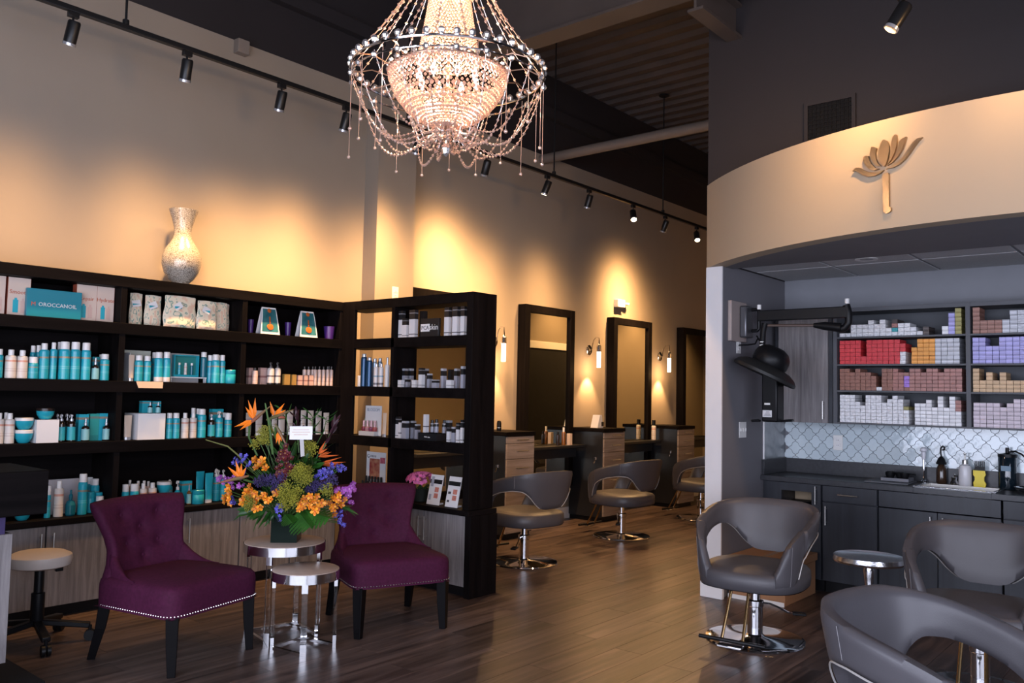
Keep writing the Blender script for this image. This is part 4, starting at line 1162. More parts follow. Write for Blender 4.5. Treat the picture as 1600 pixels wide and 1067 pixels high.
MB().box(6.39, 6.86, 1.665, 2.788, .806, .845).box(6.39, 6.86, .45, 1.18, .806, .845).box(6.39, 6.46, 1.18, 1.665, .806, .845).box(6.80, 6.86, 1.18, 1.665, .806, .845).build('worktop', M_COUNTER, ct, smooth=0, bevel=0.002)
MB().box(6.852, 6.879, .45, 2.788, .845, .96).build('back_lip', M_COUNTER, ct, bevel=0.002)
MB().box(6.41, 6.852, 2.765, 2.788, .845, .965).build('side_lip', M_COUNTER, ct, bevel=0.002)
sk = thing('sink', 'stainless steel drop-in sink in the dark colour bar counter', 'sink', (6.63, 1.42, .846))
MB().box(-.19, .19, -.26, -.235, 0, .006).box(-.19, .19, .235, .26, 0, .006).box(-.19, -.165, -.235, .235, 0, .006).box(.165, .19, -.235, .235, 0, .006).build('rim', M_CHROME, sk, bevel=0.002)
MB().box(-.165, -.16, -.235, .235, -.14, 0).box(.16, .165, -.235, .235, -.14, 0).box(-.16, .16, -.235, -.23, -.14, 0).box(-.16, .16, .23, .235, -.14, 0).box(-.16, .16, -.23, .23, -.145, -.14).build('basin', M_STEEL, sk, smooth=0)
fc = thing('faucet', 'slim chrome pull-up sprayer standing on the sink deck', 'faucet', (6.815, 1.70, .846))
MB().lathe([(.024, 0), (.026, .012), (.014, .022), (.0085, .03), (.0085, .17)], 20).build('stem', M_CHROME, fc)
MB().lathe([(.0085, .17), (.014, .175), (.016, .225), (.026, .235), (.024, .25), (.012, .262), (.001, .264)], 20).build('spray_head', mat('pale plastic', (0.6, 0.6, 0.65), 0.3), fc)
tp = thing('tap_handle', 'small chrome tap handle between the brown bottle and the soap dispenser', 'tap', (6.80, 1.49, .852))
MB().lathe([(.028, 0), (.03, .01), (.018, .03), (.022, .05), (.001, .06)], 18).build('body', M_CHROME, tp)
MB().tube([(0, 0, .045), (-.03, -.01, .07), (-.055, -.02, .065)], .007, 8).build('lever', M_CHROME, tp)
bp2 = thing('spray_bottle', 'dark brown applicator bottle with hooked top behind the sink', 'bottle', (6.815, 1.58, .846))
MB().lathe([(.001, 0), (.033, .002), (.035, .01), (.034, .115), (.022, .14), (.018, .145)], 24).build('body', mat('dark amber plastic', (0.035, 0.018, 0.01), 0.15, coat=.5), bp2)
MB().lathe([(.034, .143), (.036, .15), (.022, .185), (.010, .20), (.001, .205)], 20).build('cap', M_BLACK, bp2)
MB().tube([(0, 0, .20), (0, .004, .235), (0, .002, .262), (0, -.012, .278), (0, -.024, .268), (0, -.022, .252), (0, -.008, .248)], .006, 8).build('hook', M_BLACK, bp2)
so = thing('soap_dispenser', 'white soap dispenser with a silver pump beside the yellow comb', 'dispenser', (6.80, 1.42, .846))
MB().lathe([(.001, 0), (.040, .002), (.043, .01), (.043, .12), (.036, .145), (.018, .155), (.016, .16)], 28).build('body', mat('white ceramic', (0.62, 0.61, 0.63), 0.25), so)
MB().lathe([(.019, .158), (.019, .185), (.006, .19), (.006, .225), (.010, .227), (.010, .235), (.001, .236)], 16).tube([(0, 0, .23), (-.035, -.005, .228), (-.04, -.006, .222)], .004, 8).build('pump', M_STEEL, so)
cm = thing('tint_comb', 'yellow-handled black wide-tooth comb leaning upright by the soap dispenser', 'comb', (6.80, 1.325, .846))
hd = MB().prism([(-.036, 0), (.036, 0), (.040, .03), (.030, .05), (.030, .07), (.040, .085), (.040, .118), (-.034, .118), (-.040, .09), (-.030, .07), (-.030, .045), (-.042, .025)], .018, Mx).build('handle', mat('yellow plastic', (0.75, 0.58, 0.02), 0.35), cm)
MB().prism([(-.034, .118), (.034, .118), (.03, .145), (-.034, .145)], .014, Mx).build('spine', M_BLACK, cm)
for k in range(6): MB().box(-.012, -.004, .028 - k * .0115 - .003, .028 - k * .0115 + .003, .143, .185).build('tooth', M_BLACK, cm)
cn_ = thing('black_canister', 'tall black disinfectant canister with a hooked handle at the right of the sink', 'canister', (6.79, 1.15, .846))
MB().lathe([(.001, 0), (.055, .002), (.058, .012), (.058, .225), (.052, .235), (.001, .236)], 32).build('body', mat('dark blue black glass', (0.006, 0.012, 0.018), 0.08, coat=.6), cn_)
MB().lathe([(.06, .225), (.06, .245), (.02, .25), (.012, .255), (.012, .29), (.001, .292)], 24).build('lid', M_BLACK, cn_)
MB().tube([(0, -.01, .26), (-.01, -.05, .268), (-.015, -.09, .25), (-.018, -.115, .225)], .006, 8).build('handle', M_BLACK, cn_)
MB().box(-.0595, -.058, -.03, .03, .13, .165).build('label_band', mat('faint blue print', (0.12, 0.2, 0.27), 0.4), cn_, smooth=0)
cu_ = thing('cutting_mat', 'thin charcoal board lying on the colour bar counter', 'board', (6.62, 1.87, .846), .05)
MB().box(-.14, .15, -.14, .16, 0, .012).build('board', M_CABEDGE, cu_, bevel=0.003)
tb = thing('tint_tray', 'small grey tray of black tint bowls on the counter', 'tray', (6.66, 1.84, .859), .05)
MB().box(-.08, .09, -.09, .10, 0, .008).box(-.08, -.074, -.09, .10, .008, .022).box(.084, .09, -.09, .10, .008, .022).box(-.074, .084, -.09, -.084, .008, .022).box(-.074, .084, .094, .10, .008, .022).build('tray', mat('grey plastic tray', (0.13, 0.13, 0.15), 0.4), tb, smooth=0)
for (xx, yy) in ((-.02, .05), (.02, -.01), (-.01, -.05), (.05, .06)):
    MB().lathe([(.018, 0), (.03, .03), (.033, .052), (.029, .052), (.016, .008), (.001, .006)], 18, (xx, yy, .009)).build('bowl', M_BLACK, tb)
MB().tube([(.02, -.12, .05), (.0, -.05, .056), (-.02, .02, .06)], .006, 8).build('brush', M_BLACK, tb)
for k, (xx, yy, lb) in enumerate(((6.66, 1.00, 'steel mixing bowl on the counter right of the canister'), (6.53, .83, 'second steel mixing bowl near the counter front edge'))):
    o = MB().lathe([(.04, 0), (.075, .012), (.09, .035), (.094, .036), (.088, .03), (.072, .015), (.04, .004), (.001, .004)], 32).build('mixing_bowl', M_CHROME)
    o.location = (xx, yy, .846); tag(o, lb, 'bowl', 'steel mixing bowls')

# ------------------------------------------------------------------ hood dryer on wall arm
hd_ = thing('hood_dryer', 'black wall-mounted hood hair dryer on a folding arm', 'hair dryer', (0, 0, 0))
MB().box(5.80, 6.06, 2.758, 2.788, 1.87, 2.17).build('mount_board', mat('mount board tan', (0.33, 0.27, 0.25), 0.55, var=0.05), hd_, bevel=0.003)
MB().box(5.93, 6.06, 2.70, 2.758, 1.90, 2.14).build('bracket_box', mat('gunmetal bracket', (0.10, 0.10, 0.11), 0.3, 0.6), hd_, bevel=0.012)
MB().tube([(6.03, 2.70, 2.115), (6.03, 2.655, 2.115), (6.03, 2.645, 2.10), (6.03, 2.645, 1.97), (6.03, 2.66, 1.955), (6.03, 2.70, 1.955)], .014, 10).build('yoke', M_BLACK, hd_)
MB().cyl((6.03, 2.645, 2.115), .016, .035, 14).build('pin_cap', M_PLATE, hd_)
MB().box(6.005, 6.055, 1.975, 2.65, 2.025, 2.105).build('upper_arm', M_BLACK, hd_, bevel=0.006)
MB().tube([(6.03, 2.0, 2.115), (6.03, 1.985, 2.06), (6.03, 1.985, 1.99), (6.03, 2.01, 1.955), (6.03, 2.05, 1.945)], .026, 12).build('elbow', M_BLACK, hd_)
MB().cyl((6.03, 1.995, 2.125), .016, .035, 14).build('pin_cap', M_PLATE, hd_)
MB().tube([(6.015, 2.03, 1.955), (6.01, 2.15, 1.972), (6.0, 2.22, 1.978)], [.034, .03, .016], 12).build('joint_sleeve', M_BLACK, hd_)
MB().tube([(6.0, 2.20, 1.978), (5.95, 2.56, 1.985)], .011, 10).build('lower_arm', mat('bronze arm', (0.20, 0.15, 0.13), 0.3, 0.8), hd_)
MB().tube([(5.94, 2.56, 2.00), (5.93, 2.57, 1.93), (5.92, 2.57, 1.84)], .022, 12).build('drop_arm', M_BLACK, hd_)
MB().cyl((5.92, 2.57, 1.825), .02, .04, 14).build('swivel_cap', M_PLATE, hd_)
# bonnet: dome, brim and rear box, tipped towards the chair
tilt = Matrix.Translation((5.92, 2.55, 1.655)) @ Matrix.Rotation(math.radians(24), 4, Vector((-.55, 0.35, 0)).normalized()) @ Matrix.Rotation(0, 4, 'Z')
cam_side = Vector((5.92, 2.55, 0)).normalized(); side = Vector((cam_side.y, -cam_side.x, 0))
tilt = Matrix.Translation((5.90, 2.54, 1.64)) @ Matrix.Rotation(math.radians(25), 4, cam_side)
MB().lathe([(.125, .055), (.132, .07), (.132, .11), (.125, .14), (.10, .175), (.06, .195), (.001, .20)], 40).xf(tilt).build('dome', M_BLACK, hd_)
MB().lathe([(.10, .06), (.17, .045), (.215, .02), (.235, -.005), (.235, -.025), (.225, -.03), (.20, -.015), (.12, .03), (.09, .05)], 48).xf(tilt).build('brim', mat('matte black hood', (0.012, 0.012, 0.012), 0.55, bump=.05, bscale=300), hd_)
MB().box(-.07, .065, -.06, .06, 0, .40).xf(Matrix.Translation((6.02, 2.53, 1.275))).build('control_box', M_BLACK, hd_, bevel=0.012)
MB().box(-.0005, .001, -.035, .035, .035, .085).xf(Matrix.Translation((5.949, 2.545, 1.275))).build('sticker', mat('white sticker', (0.6, 0.6, 0.62), 0.5), hd_, smooth=0)
for k in range(4): MB().box(-.0012, .0, -.028 + .004 * k, .026 - .006 * k, .045 + .009 * k, .0475 + .009 * k).xf(Matrix.Translation((5.949, 2.545, 1.275))).build('print_line', M_BLACK, hd_, smooth=0)
MB().box(-.001, .001, -.022, .022, .125, .139).xf(Matrix.Translation((5.949, 2.545, 1.275))).build('badge', M_PLATE, hd_, bevel=0.0005)
MB().tube([(5.93, 2.60, 1.285), (5.90, 2.64, 1.28), (5.95, 2.665, 1.28), (6.02, 2.63, 1.28)], .009, 8).build('handle', M_BLACK, hd_)
MB().tube([(6.06, 2.46, 1.285), (6.07, 2.40, 1.29), (6.01, 2.39, 1.29), (5.96, 2.45, 1.285)], .009, 8).build('handle', M_BLACK, hd_)
MB().tube([(5.975, 2.78, 1.845), (5.96, 2.70, 1.845), (5.93, 2.63, 1.85), (5.91, 2.60, 1.89), (5.93, 2.62, 1.91), (5.92, 2.57, 1.84)], .006, 8).build('power_cord', M_BLACK, hd_)

# ------------------------------------------------------------------ chrome pedestal side table, cardboard box
M_ALU = mat('polished hammered aluminium', (0.80, 0.80, 0.83), 0.22, 1.0, bump=0.08, bscale=60)
pt = thing('pedestal_table', 'small round polished aluminium pedestal table between two grey chairs', 'table', (5.46, 1.68, 0))
MB().lathe([(.001, .475), (.10, .475), (.16, .478), (.19, .485), (.205, .49), (.208, .478), (.212, .465), (.205, .452), (.19, .448), (.02, .44)], 48).build('top', M_ALU, pt)
MB().lathe([(.15, 0), (.155, .008), (.13, .02), (.05, .04), (.028, .07), (.026, .15), (.033, .20), (.03, .25), (.022, .30), (.028, .36), (.034, .40), (.03, .42), (.06, .445)], 32).build('pedestal', M_ALU, pt)
M_CARD = mat('brown cardboard', (0.33, 0.17, 0.085), 0.75, var=0.06, scale=6)
cbx = thing('cardboard_box', 'brown cardboard carton on the floor behind the hood dryer chair', 'box', (5.80, 2.35, 0))
MB().box(0, .58, 0, .42, .0, .24).build('carton', M_CARD, cbx, bevel=0.003)
MB().box(-.012, .592, -.012, .432, .245, .30).build('lid', M_CARD, cbx, bevel=0.003)
MB().box(-.0135, -.0125, .0, .42, .0, .03).build('white_print', M_PLATE, cbx, smooth=0)
MB().box(-.013, .593, .19, .23, .3002, .301).build('tape', mat('clear tape', (0.4, 0.27, 0.17), 0.2), cbx, smooth=0)

# ------------------------------------------------------------------ retail products on the shelves
# (kind, bay+shelf, x, y, z, width, depth, height)
PRODUCTS = [
('set_cream','at',1.876,5.690,1.860,0.074,0.060,0.236),
('set_smooth','at',1.991,5.690,1.860,0.127,0.060,0.236),
('sign_teal','at',2.186,5.635,1.860,0.327,0.030,0.177),
('set_repair','at',2.396,5.690,1.860,0.128,0.060,0.236),
('set_hydrate','at',2.518,5.690,1.860,0.112,0.060,0.236),
('can','am',1.892,5.635,1.475,0.045,0.045,0.176),
('bottle_white','am',1.957,5.635,1.475,0.062,0.062,0.175),
('bottle_white','am',2.021,5.635,1.475,0.063,0.063,0.175),
('can_short','am',2.084,5.635,1.475,0.059,0.059,0.137),
('can','am',2.122,5.750,1.475,0.033,0.033,0.211),
('can','am',2.155,5.750,1.475,0.033,0.033,0.215),
('pump_can','am',2.145,5.635,1.475,0.059,0.059,0.225),
('pump_can','am',2.200,5.635,1.475,0.042,0.042,0.233),
('can','am',2.283,5.750,1.475,0.036,0.036,0.243),
('can','am',2.266,5.635,1.475,0.066,0.066,0.242),
('can','am',2.329,5.750,1.475,0.033,0.033,0.248),
('can','am',2.332,5.635,1.475,0.062,0.062,0.244),
('can','am',2.399,5.635,1.475,0.060,0.060,0.243),
('box_teal','am',2.507,5.750,1.475,0.048,0.045,0.157),
('dropper','am',2.463,5.635,1.475,0.046,0.046,0.152),
('can','am',2.547,5.750,1.475,0.029,0.029,0.176),
('can','am',2.522,5.635,1.475,0.058,0.058,0.176),
('bottle_white','al',1.911,5.635,1.080,0.057,0.057,0.186),
('bottle_white','al',1.970,5.635,1.080,0.057,0.057,0.184),
('bottle_white','al',1.988,5.750,1.080,0.040,0.040,0.184),
('riser','al',2.171,5.635,1.080,0.130,0.100,0.143),
('pump_brown','al',2.270,5.635,1.080,0.046,0.046,0.174),
('pump_brown','al',2.331,5.635,1.080,0.051,0.051,0.173),
('pump_brown','al',2.292,5.750,1.080,0.036,0.036,0.172),
('pump_brown','al',2.351,5.750,1.080,0.036,0.036,0.172),
('box_teal','al',2.420,5.690,1.080,0.063,0.045,0.173),
('dropper','al',2.420,5.635,1.080,0.049,0.049,0.152),
('box_green','al',2.490,5.690,1.080,0.057,0.045,0.176),
('box_teal','al',2.547,5.690,1.080,0.055,0.045,0.178),
('box_teal','al',2.556,5.750,1.080,0.034,0.045,0.172),
('dropper','al',2.552,5.635,1.080,0.043,0.043,0.150),
('bowl','al',2.052,5.638,1.080,0.103,0.103,0.082),
('bowl','al',2.052,5.638,1.163,0.103,0.103,0.073),
('bowl_dark','al',2.171,5.636,1.224,0.102,0.102,0.071),
('can','ac',2.422,5.635,0.610,0.057,0.057,0.261),
('jar_teal','ac',2.497,5.690,0.610,0.054,0.054,0.135),
('jar_teal','ac',2.550,5.690,0.610,0.049,0.049,0.128),
('can','ac',2.552,5.833,0.610,0.043,0.043,0.215),
('can','ac',2.554,5.792,0.610,0.038,0.038,0.210),
('can','ac',2.549,5.745,0.610,0.053,0.053,0.213),
('can_short','ac',2.534,5.635,0.610,0.052,0.052,0.109),
('bottle_white','ac',2.277,5.635,0.610,0.056,0.056,0.225),
('flask','ac',2.350,5.635,0.610,0.061,0.061,0.164),
('can_short','ac',2.212,5.635,0.610,0.037,0.037,0.199),
('bowl','ac',2.069,5.635,0.610,0.103,0.103,0.102),
('acrylic_panel','ac',2.362,5.750,0.610,0.223,0.010,0.223),
('pouch','bt',2.738,5.690,1.860,0.091,0.050,0.223),
('pouch','bt',2.859,5.690,1.860,0.123,0.050,0.219),
('pouch','bt',3.030,5.635,1.860,0.246,0.050,0.228),
('pouch','bt',3.236,5.635,1.860,0.158,0.050,0.213),
('pouch','bt',3.383,5.690,1.860,0.105,0.050,0.218),
('pouch','bt',3.426,5.741,1.860,0.114,0.050,0.218),
('display_paper','bm',2.793,5.690,1.475,0.188,0.030,0.214),
('tube_cream','bm',2.700,5.635,1.475,0.039,0.025,0.178),
('can','bm',2.751,5.635,1.475,0.056,0.056,0.178),
('can','bm',2.810,5.635,1.475,0.051,0.051,0.177),
('can_whitebase','bm',2.890,5.635,1.475,0.058,0.058,0.207),
('can_whitebase','bm',2.948,5.635,1.475,0.054,0.054,0.210),
('can','bm',2.918,5.750,1.475,0.040,0.040,0.208),
('can','bm',3.314,5.691,1.475,0.050,0.050,0.206),
('can','bm',3.324,5.635,1.475,0.059,0.059,0.211),
('can','bm',3.378,5.635,1.475,0.044,0.044,0.209),
('can','bm',3.435,5.750,1.475,0.041,0.041,0.210),
('jar_teal','bm',3.443,5.635,1.475,0.084,0.084,0.102),
('gift_display','bm',3.119,5.690,1.475,0.190,0.035,0.206),
('can_dark','bm',3.260,5.690,1.516,0.048,0.048,0.185),
('tube_cream','bl',2.696,5.635,1.080,0.052,0.025,0.166),
('riser','bl',2.844,5.700,1.080,0.192,0.200,0.178),
('can','bl',2.988,5.635,1.080,0.043,0.043,0.180),
('can','bl',3.037,5.635,1.080,0.052,0.052,0.180),
('bottle_white','bl',3.104,5.635,1.080,0.053,0.053,0.180),
('bottle_white','bl',3.167,5.635,1.080,0.050,0.050,0.182),
('can','bl',3.230,5.750,1.080,0.037,0.037,0.211),
('can','bl',3.270,5.750,1.080,0.039,0.039,0.207),
('can','bl',3.233,5.635,1.080,0.060,0.060,0.208),
('pump_brown','bl',3.310,5.635,1.080,0.051,0.051,0.169),
('box_teal','bl',3.414,5.750,1.080,0.091,0.045,0.204),
('pump','bl',3.372,5.635,1.080,0.054,0.054,0.190),
('can_short','bl',3.444,5.635,1.080,0.055,0.055,0.178),
('bottle_white','bl',3.453,5.804,1.080,0.061,0.061,0.179),
('can_dark','bl',3.456,5.691,1.080,0.054,0.054,0.178),
('box_teal','bl',2.870,5.760,1.258,0.061,0.045,0.083),
('box_teal','bl',2.945,5.760,1.258,0.060,0.045,0.081),
('dropper','bl',2.847,5.640,1.258,0.031,0.031,0.078),
('dropper','bl',2.904,5.640,1.258,0.031,0.031,0.078),
('can_short','bc',2.701,5.635,0.610,0.046,0.046,0.175),
('can_short','bc',2.762,5.635,0.610,0.060,0.060,0.174),
('bottle_white','bc',2.823,5.635,0.610,0.049,0.049,0.172),
('bottle_white','bc',2.888,5.635,0.610,0.055,0.055,0.173),
('bottle_pink','bc',2.784,5.750,0.610,0.028,0.028,0.187),
('bottle_pink','bc',2.842,5.750,0.610,0.031,0.031,0.178),
('bottle_pink','bc',2.885,5.750,0.610,0.030,0.030,0.177),
('bottle_pink','bc',2.915,5.750,0.610,0.028,0.028,0.170),
('bowl','bc',3.000,5.690,0.610,0.096,0.096,0.085),
('bowl','bc',3.000,5.690,0.6955,0.096,0.096,0.083),
('flask_pump','bc',3.101,5.690,0.610,0.063,0.063,0.166),
('pump','bc',3.073,5.750,0.610,0.040,0.040,0.170),
('box_teal','bc',3.192,5.750,0.610,0.078,0.045,0.155),
('dropper_amber','bc',3.159,5.635,0.610,0.032,0.032,0.144),
('jar_teal','bc',3.227,5.635,0.610,0.086,0.086,0.099),
('tube_teal','bc',3.274,5.694,0.610,0.063,0.030,0.223),
('tube_teal','bc',3.311,5.635,0.610,0.063,0.030,0.214),
('pump','bc',3.400,5.690,0.610,0.058,0.058,0.233),
('pump','bc',3.458,5.690,0.610,0.054,0.054,0.224),
('pump','bc',3.455,5.751,0.610,0.060,0.060,0.216),
('tent_card','ct',3.755,5.635,1.860,0.216,0.070,0.211),
('tent_card','ct',4.115,5.635,1.860,0.215,0.070,0.212),
('cup_purple','ct',3.640,5.694,1.860,0.045,0.045,0.110),
('cup_purple','ct',3.975,5.690,1.860,0.051,0.051,0.113),
('cup_purple','ct',4.340,5.635,1.860,0.091,0.091,0.105),
('box_pink','cm',3.646,5.690,1.475,0.038,0.035,0.125),
('bottle_peach','cm',3.656,5.635,1.475,0.044,0.044,0.125),
('box_pink','cm',3.759,5.690,1.475,0.061,0.035,0.129),
('pump_white','cm',3.795,5.635,1.475,0.054,0.054,0.172),
('pump_white','cm',3.857,5.635,1.475,0.049,0.049,0.175),
('box_gold','cm',3.937,5.635,1.475,0.050,0.035,0.084),
('box_gold','cm',4.003,5.635,1.475,0.039,0.035,0.084),
('box_pink','cm',4.061,5.635,1.475,0.042,0.035,0.081),
('box_pink','cm',4.115,5.635,1.475,0.034,0.035,0.082),
('box_pink','cm',4.168,5.635,1.475,0.039,0.035,0.084),
('bottle_peach','cm',4.150,5.690,1.475,0.032,0.032,0.154),
('bottle_peach','cm',4.190,5.690,1.475,0.032,0.032,0.155),
('bottle_peach','cm',4.231,5.690,1.475,0.032,0.032,0.157),
('bottle_peach','cm',4.215,5.635,1.475,0.031,0.031,0.156),
('bottle_peach','cm',4.256,5.635,1.475,0.031,0.031,0.158),
('bottle_peach','cm',4.297,5.635,1.475,0.031,0.031,0.159),
('bottle_peach','cm',4.339,5.635,1.475,0.031,0.031,0.161),
('bottle_peach','cm',4.377,5.635,1.475,0.031,0.031,0.162),
('bottle_peach','cm',4.377,5.667,1.475,0.031,0.031,0.164),
('tube_silver','cl',3.652,5.690,1.080,0.050,0.030,0.176),
('tube_silver','cl',3.743,5.690,1.080,0.062,0.030,0.193),
('tube_rose','cl',3.949,5.690,1.080,0.063,0.030,0.192),
('tube_silver','cl',3.883,5.690,1.080,0.051,0.030,0.189),
('tube_silver','cl',4.027,5.690,1.080,0.058,0.030,0.192),
('tube_silver','cl',4.156,5.690,1.080,0.055,0.030,0.194),
('tube_silver','cl',4.186,5.635,1.080,0.055,0.030,0.193),
('tube_silver','cl',4.264,5.635,1.080,0.059,0.030,0.187),
('tube_silver','cl',4.341,5.635,1.080,0.057,0.030,0.175),
('jar_white','dm',4.475,5.386,1.475,0.037,0.037,0.090),
('jar_white','dm',4.523,5.382,1.475,0.043,0.043,0.091),
('can_navy','dm',4.475,5.340,1.475,0.051,0.051,0.268),
('can_navy','dm',4.475,5.271,1.475,0.047,0.047,0.237),
('can_silver','dm',4.530,5.269,1.475,0.040,0.040,0.232),
('bottle_grey','dm',4.475,5.187,1.475,0.040,0.040,0.186),
('bottle_grey','dm',4.475,5.126,1.475,0.042,0.042,0.186),
('can_silver','dm',4.590,5.274,1.475,0.040,0.040,0.237),
('bottle_clear','dm',4.475,5.054,1.475,0.042,0.042,0.235),
('card_blossom','dl',4.530,5.268,1.080,0.208,0.020,0.241),
('tube_cream','dl',4.475,5.068,1.080,0.045,0.025,0.190),
('card_green','dl',4.549,5.353,1.080,0.101,0.015,0.138),
('card_polish','dc',4.530,5.253,0.610,0.235,0.020,0.336),
('box_bw','et',4.475,4.899,1.860,0.041,0.035,0.214),
('box_bw','et',4.475,4.852,1.860,0.051,0.035,0.150),
('box_bw','et',4.475,4.766,1.860,0.064,0.035,0.214),
('box_black','et',4.590,4.776,1.860,0.052,0.035,0.216),
('sign_skin','et',4.475,4.562,1.860,0.195,0.025,0.137),
('box_bw','et',4.475,4.394,1.860,0.045,0.035,0.216),
('box_bw','et',4.475,4.309,1.860,0.049,0.035,0.217),
('box_bw','et',4.475,4.232,1.860,0.038,0.035,0.216),
('box_gb','em',4.530,4.905,1.475,0.030,0.035,0.148),
('box_wl','em',4.475,4.889,1.475,0.039,0.035,0.056),
('box_gb','em',4.530,4.874,1.475,0.028,0.035,0.070),
('box_gb','em',4.590,4.903,1.475,0.030,0.035,0.150),
('box_wl','em',4.475,4.730,1.475,0.042,0.035,0.057),
('box_bw','em',4.475,4.660,1.475,0.036,0.035,0.150),
('box_gb','em',4.590,4.728,1.475,0.024,0.035,0.149),
('box_gb','em',4.530,4.628,1.475,0.026,0.035,0.109),
('box_gb','em',4.475,4.507,1.475,0.049,0.035,0.061),
('box_gb','em',4.530,4.480,1.475,0.029,0.035,0.147),
('box_wl','em',4.475,4.356,1.475,0.049,0.035,0.059),
('box_black','em',4.590,4.463,1.475,0.029,0.035,0.142),
('box_gb','em',4.530,4.340,1.475,0.029,0.035,0.146),
('box_gb','em',4.475,4.222,1.475,0.027,0.035,0.161),
('box_bw','el',4.475,4.904,1.080,0.032,0.035,0.165),
('box_wl','el',4.475,4.875,1.080,0.022,0.035,0.122),
('box_gb','el',4.475,4.824,1.080,0.047,0.035,0.135),
('box_gb','el',4.530,4.795,1.080,0.027,0.035,0.137),
('box_gb','el',4.530,4.747,1.080,0.028,0.035,0.114),
('box_black','el',4.590,4.902,1.080,0.032,0.035,0.130),
('riser_dark','el',4.495,4.542,1.080,0.197,0.120,0.057),
('box_bw','el',4.475,4.349,1.080,0.028,0.035,0.116),
('box_gb','el',4.475,4.299,1.080,0.029,0.035,0.112),
('box_bw','el',4.475,4.254,1.080,0.029,0.035,0.144),
('box_bw','el',4.475,4.213,1.080,0.023,0.035,0.167),
('box_gb','el',4.590,4.470,1.080,0.038,0.035,0.152),
('box_wl','el',4.475,4.598,1.137,0.027,0.035,0.137),
('jar_black','el',4.530,4.587,1.137,0.032,0.032,0.095),
('jar_black','el',4.530,4.541,1.137,0.034,0.034,0.101),
('jar_black','el',4.530,4.461,1.137,0.030,0.030,0.099),
('pot_pink','ec',4.530,4.703,0.610,0.233,0.233,0.361),
('card_skin','ec',4.475,4.489,0.610,0.156,0.020,0.222),
('card_skin','ec',4.475,4.300,0.610,0.150,0.020,0.222),
]
TEAL = (0.018, 0.36, 0.46)
M_TEAL = band_mat('turquoise print', [(0, TEAL), (.22, (0.03, 0.36, 0.43)), (.30, TEAL), (.36, (.16, .50, .56)), (.38, TEAL), (.42, (.16, .50, .56)), (.44, TEAL), (.70, (.30, .25, .18)), (.76, TEAL)], .28, rnd=.10)
M_TEALP = mat('turquoise plastic', TEAL, .28, rnd=.10)
M_TEALD = mat('deep teal plastic', (0.008, 0.13, 0.18), .25, rnd=.1)
M_GREENB = band_mat('green teal carton', [(0, (.02, .25, .23)), (.2, (.03, .33, .29)), (.82, (.16, .22, .18)), (.9, (.03, .33, .29))], .4)
M_TEALB = band_mat('turquoise carton', [(0, TEAL), (.80, (.28, .22, .16)), (.88, TEAL)], .4, rnd=.12)
M_CREAM = band_mat('cream bottle print', [(0, (.66, .60, .55)), (.30, (.55, .46, .42)), (.34, (.66, .60, .55)), (.40, (.55, .46, .42)), (.43, (.66, .60, .55)), (.72, (.60, .30, .22)), (.80, (.66, .60, .55))], .35, rnd=.05)
M_WCAP = mat('white plastic cap', (.78, .75, .73), .3)
M_PEACH = band_mat('peach bottle print', [(0, (.62, .46, .40)), (.25, (.5, .36, .32)), (.3, (.62, .46, .40)), (.5, (.52, .36, .3)), (.55, (.62, .46, .40))], .35, rnd=.08)
M_BROWNG = mat('brown glass', (.015, .007, .004), .12, coat=.5)
M_AMBER = mat('amber glass', (.18, .07, .015), .12, coat=.5)
M_SILV = mat('silver plastic', (.5, .5, .52), .25, .4)
M_NAVY = mat('deep blue can', (.012, .05, .12), .22, .3, rnd=.1)
M_PSILV = band_mat('pale print bottle', [(0, (.55, .55, .58)), (.1, (.12, .12, .14)), (.2, (.55, .55, .58)), (.5, (.16, .3, .42)), (.56, (.55, .55, .58))], .35)
M_STUBE = band_mat('pale silver tube', [(0, (.30, .25, .2)), (.06, (.52, .47, .43)), (.35, (.40, .33, .28)), (.4, (.52, .47, .43)), (.6, (.46, .38, .40)), (.72, (.52, .47, .43))], .35, rnd=.08)
M_ROSETUBE = band_mat('rose print tube', [(0, (.52, .47, .43)), (.6, (.55, .16, .12)), (.75, (.52, .47, .43))], .35)
M_BW = band_mat('white carton black top', [(0, (.66, .66, .69)), (.10, (.06, .06, .07)), (.13, (.66, .66, .69)), (.66, (.012, .012, .014)), (.86, (.2, .2, .22)), (.9, (.012, .012, .014))], .4)
M_GB = band_mat('grey carton black top', [(0, (.30, .31, .37)), (.62, (.012, .012, .014)), (.88, (.35, .36, .4))], .35, rnd=.2)
M_BLK = mat('black carton', (.012, .012, .014), .35)
M_WL = band_mat('white small carton', [(0, (.66, .66, .69)), (.3, (.1, .1, .12)), (.36, (.66, .66, .69))], .4)
M_PINKB = band_mat('pink carton', [(0, (.55, .37, .33)), (.4, (.30, .14, .13)), (.52, (.55, .37, .33)), (.9, (.42, .27, .25))], .5, rnd=.06)
M_GOLD = mat('gold carton', (.34, .21, .06), .45, var=.12, scale=30)
M_PCUP = mat('purple cup', (.06, .02, .17), .3)
M_SETB = mat('cream gift carton', (.66, .52, .44), .5, var=.03)
M_SETR = mat('carton edge rust', (.30, .06, .03), .5)
M_CARDW = mat('white card', (.76, .75, .76), .5)
M_ACRP = mat('frosted acrylic', (.60, .57, .60), .15, alpha=.55)
M_FLORAL = None
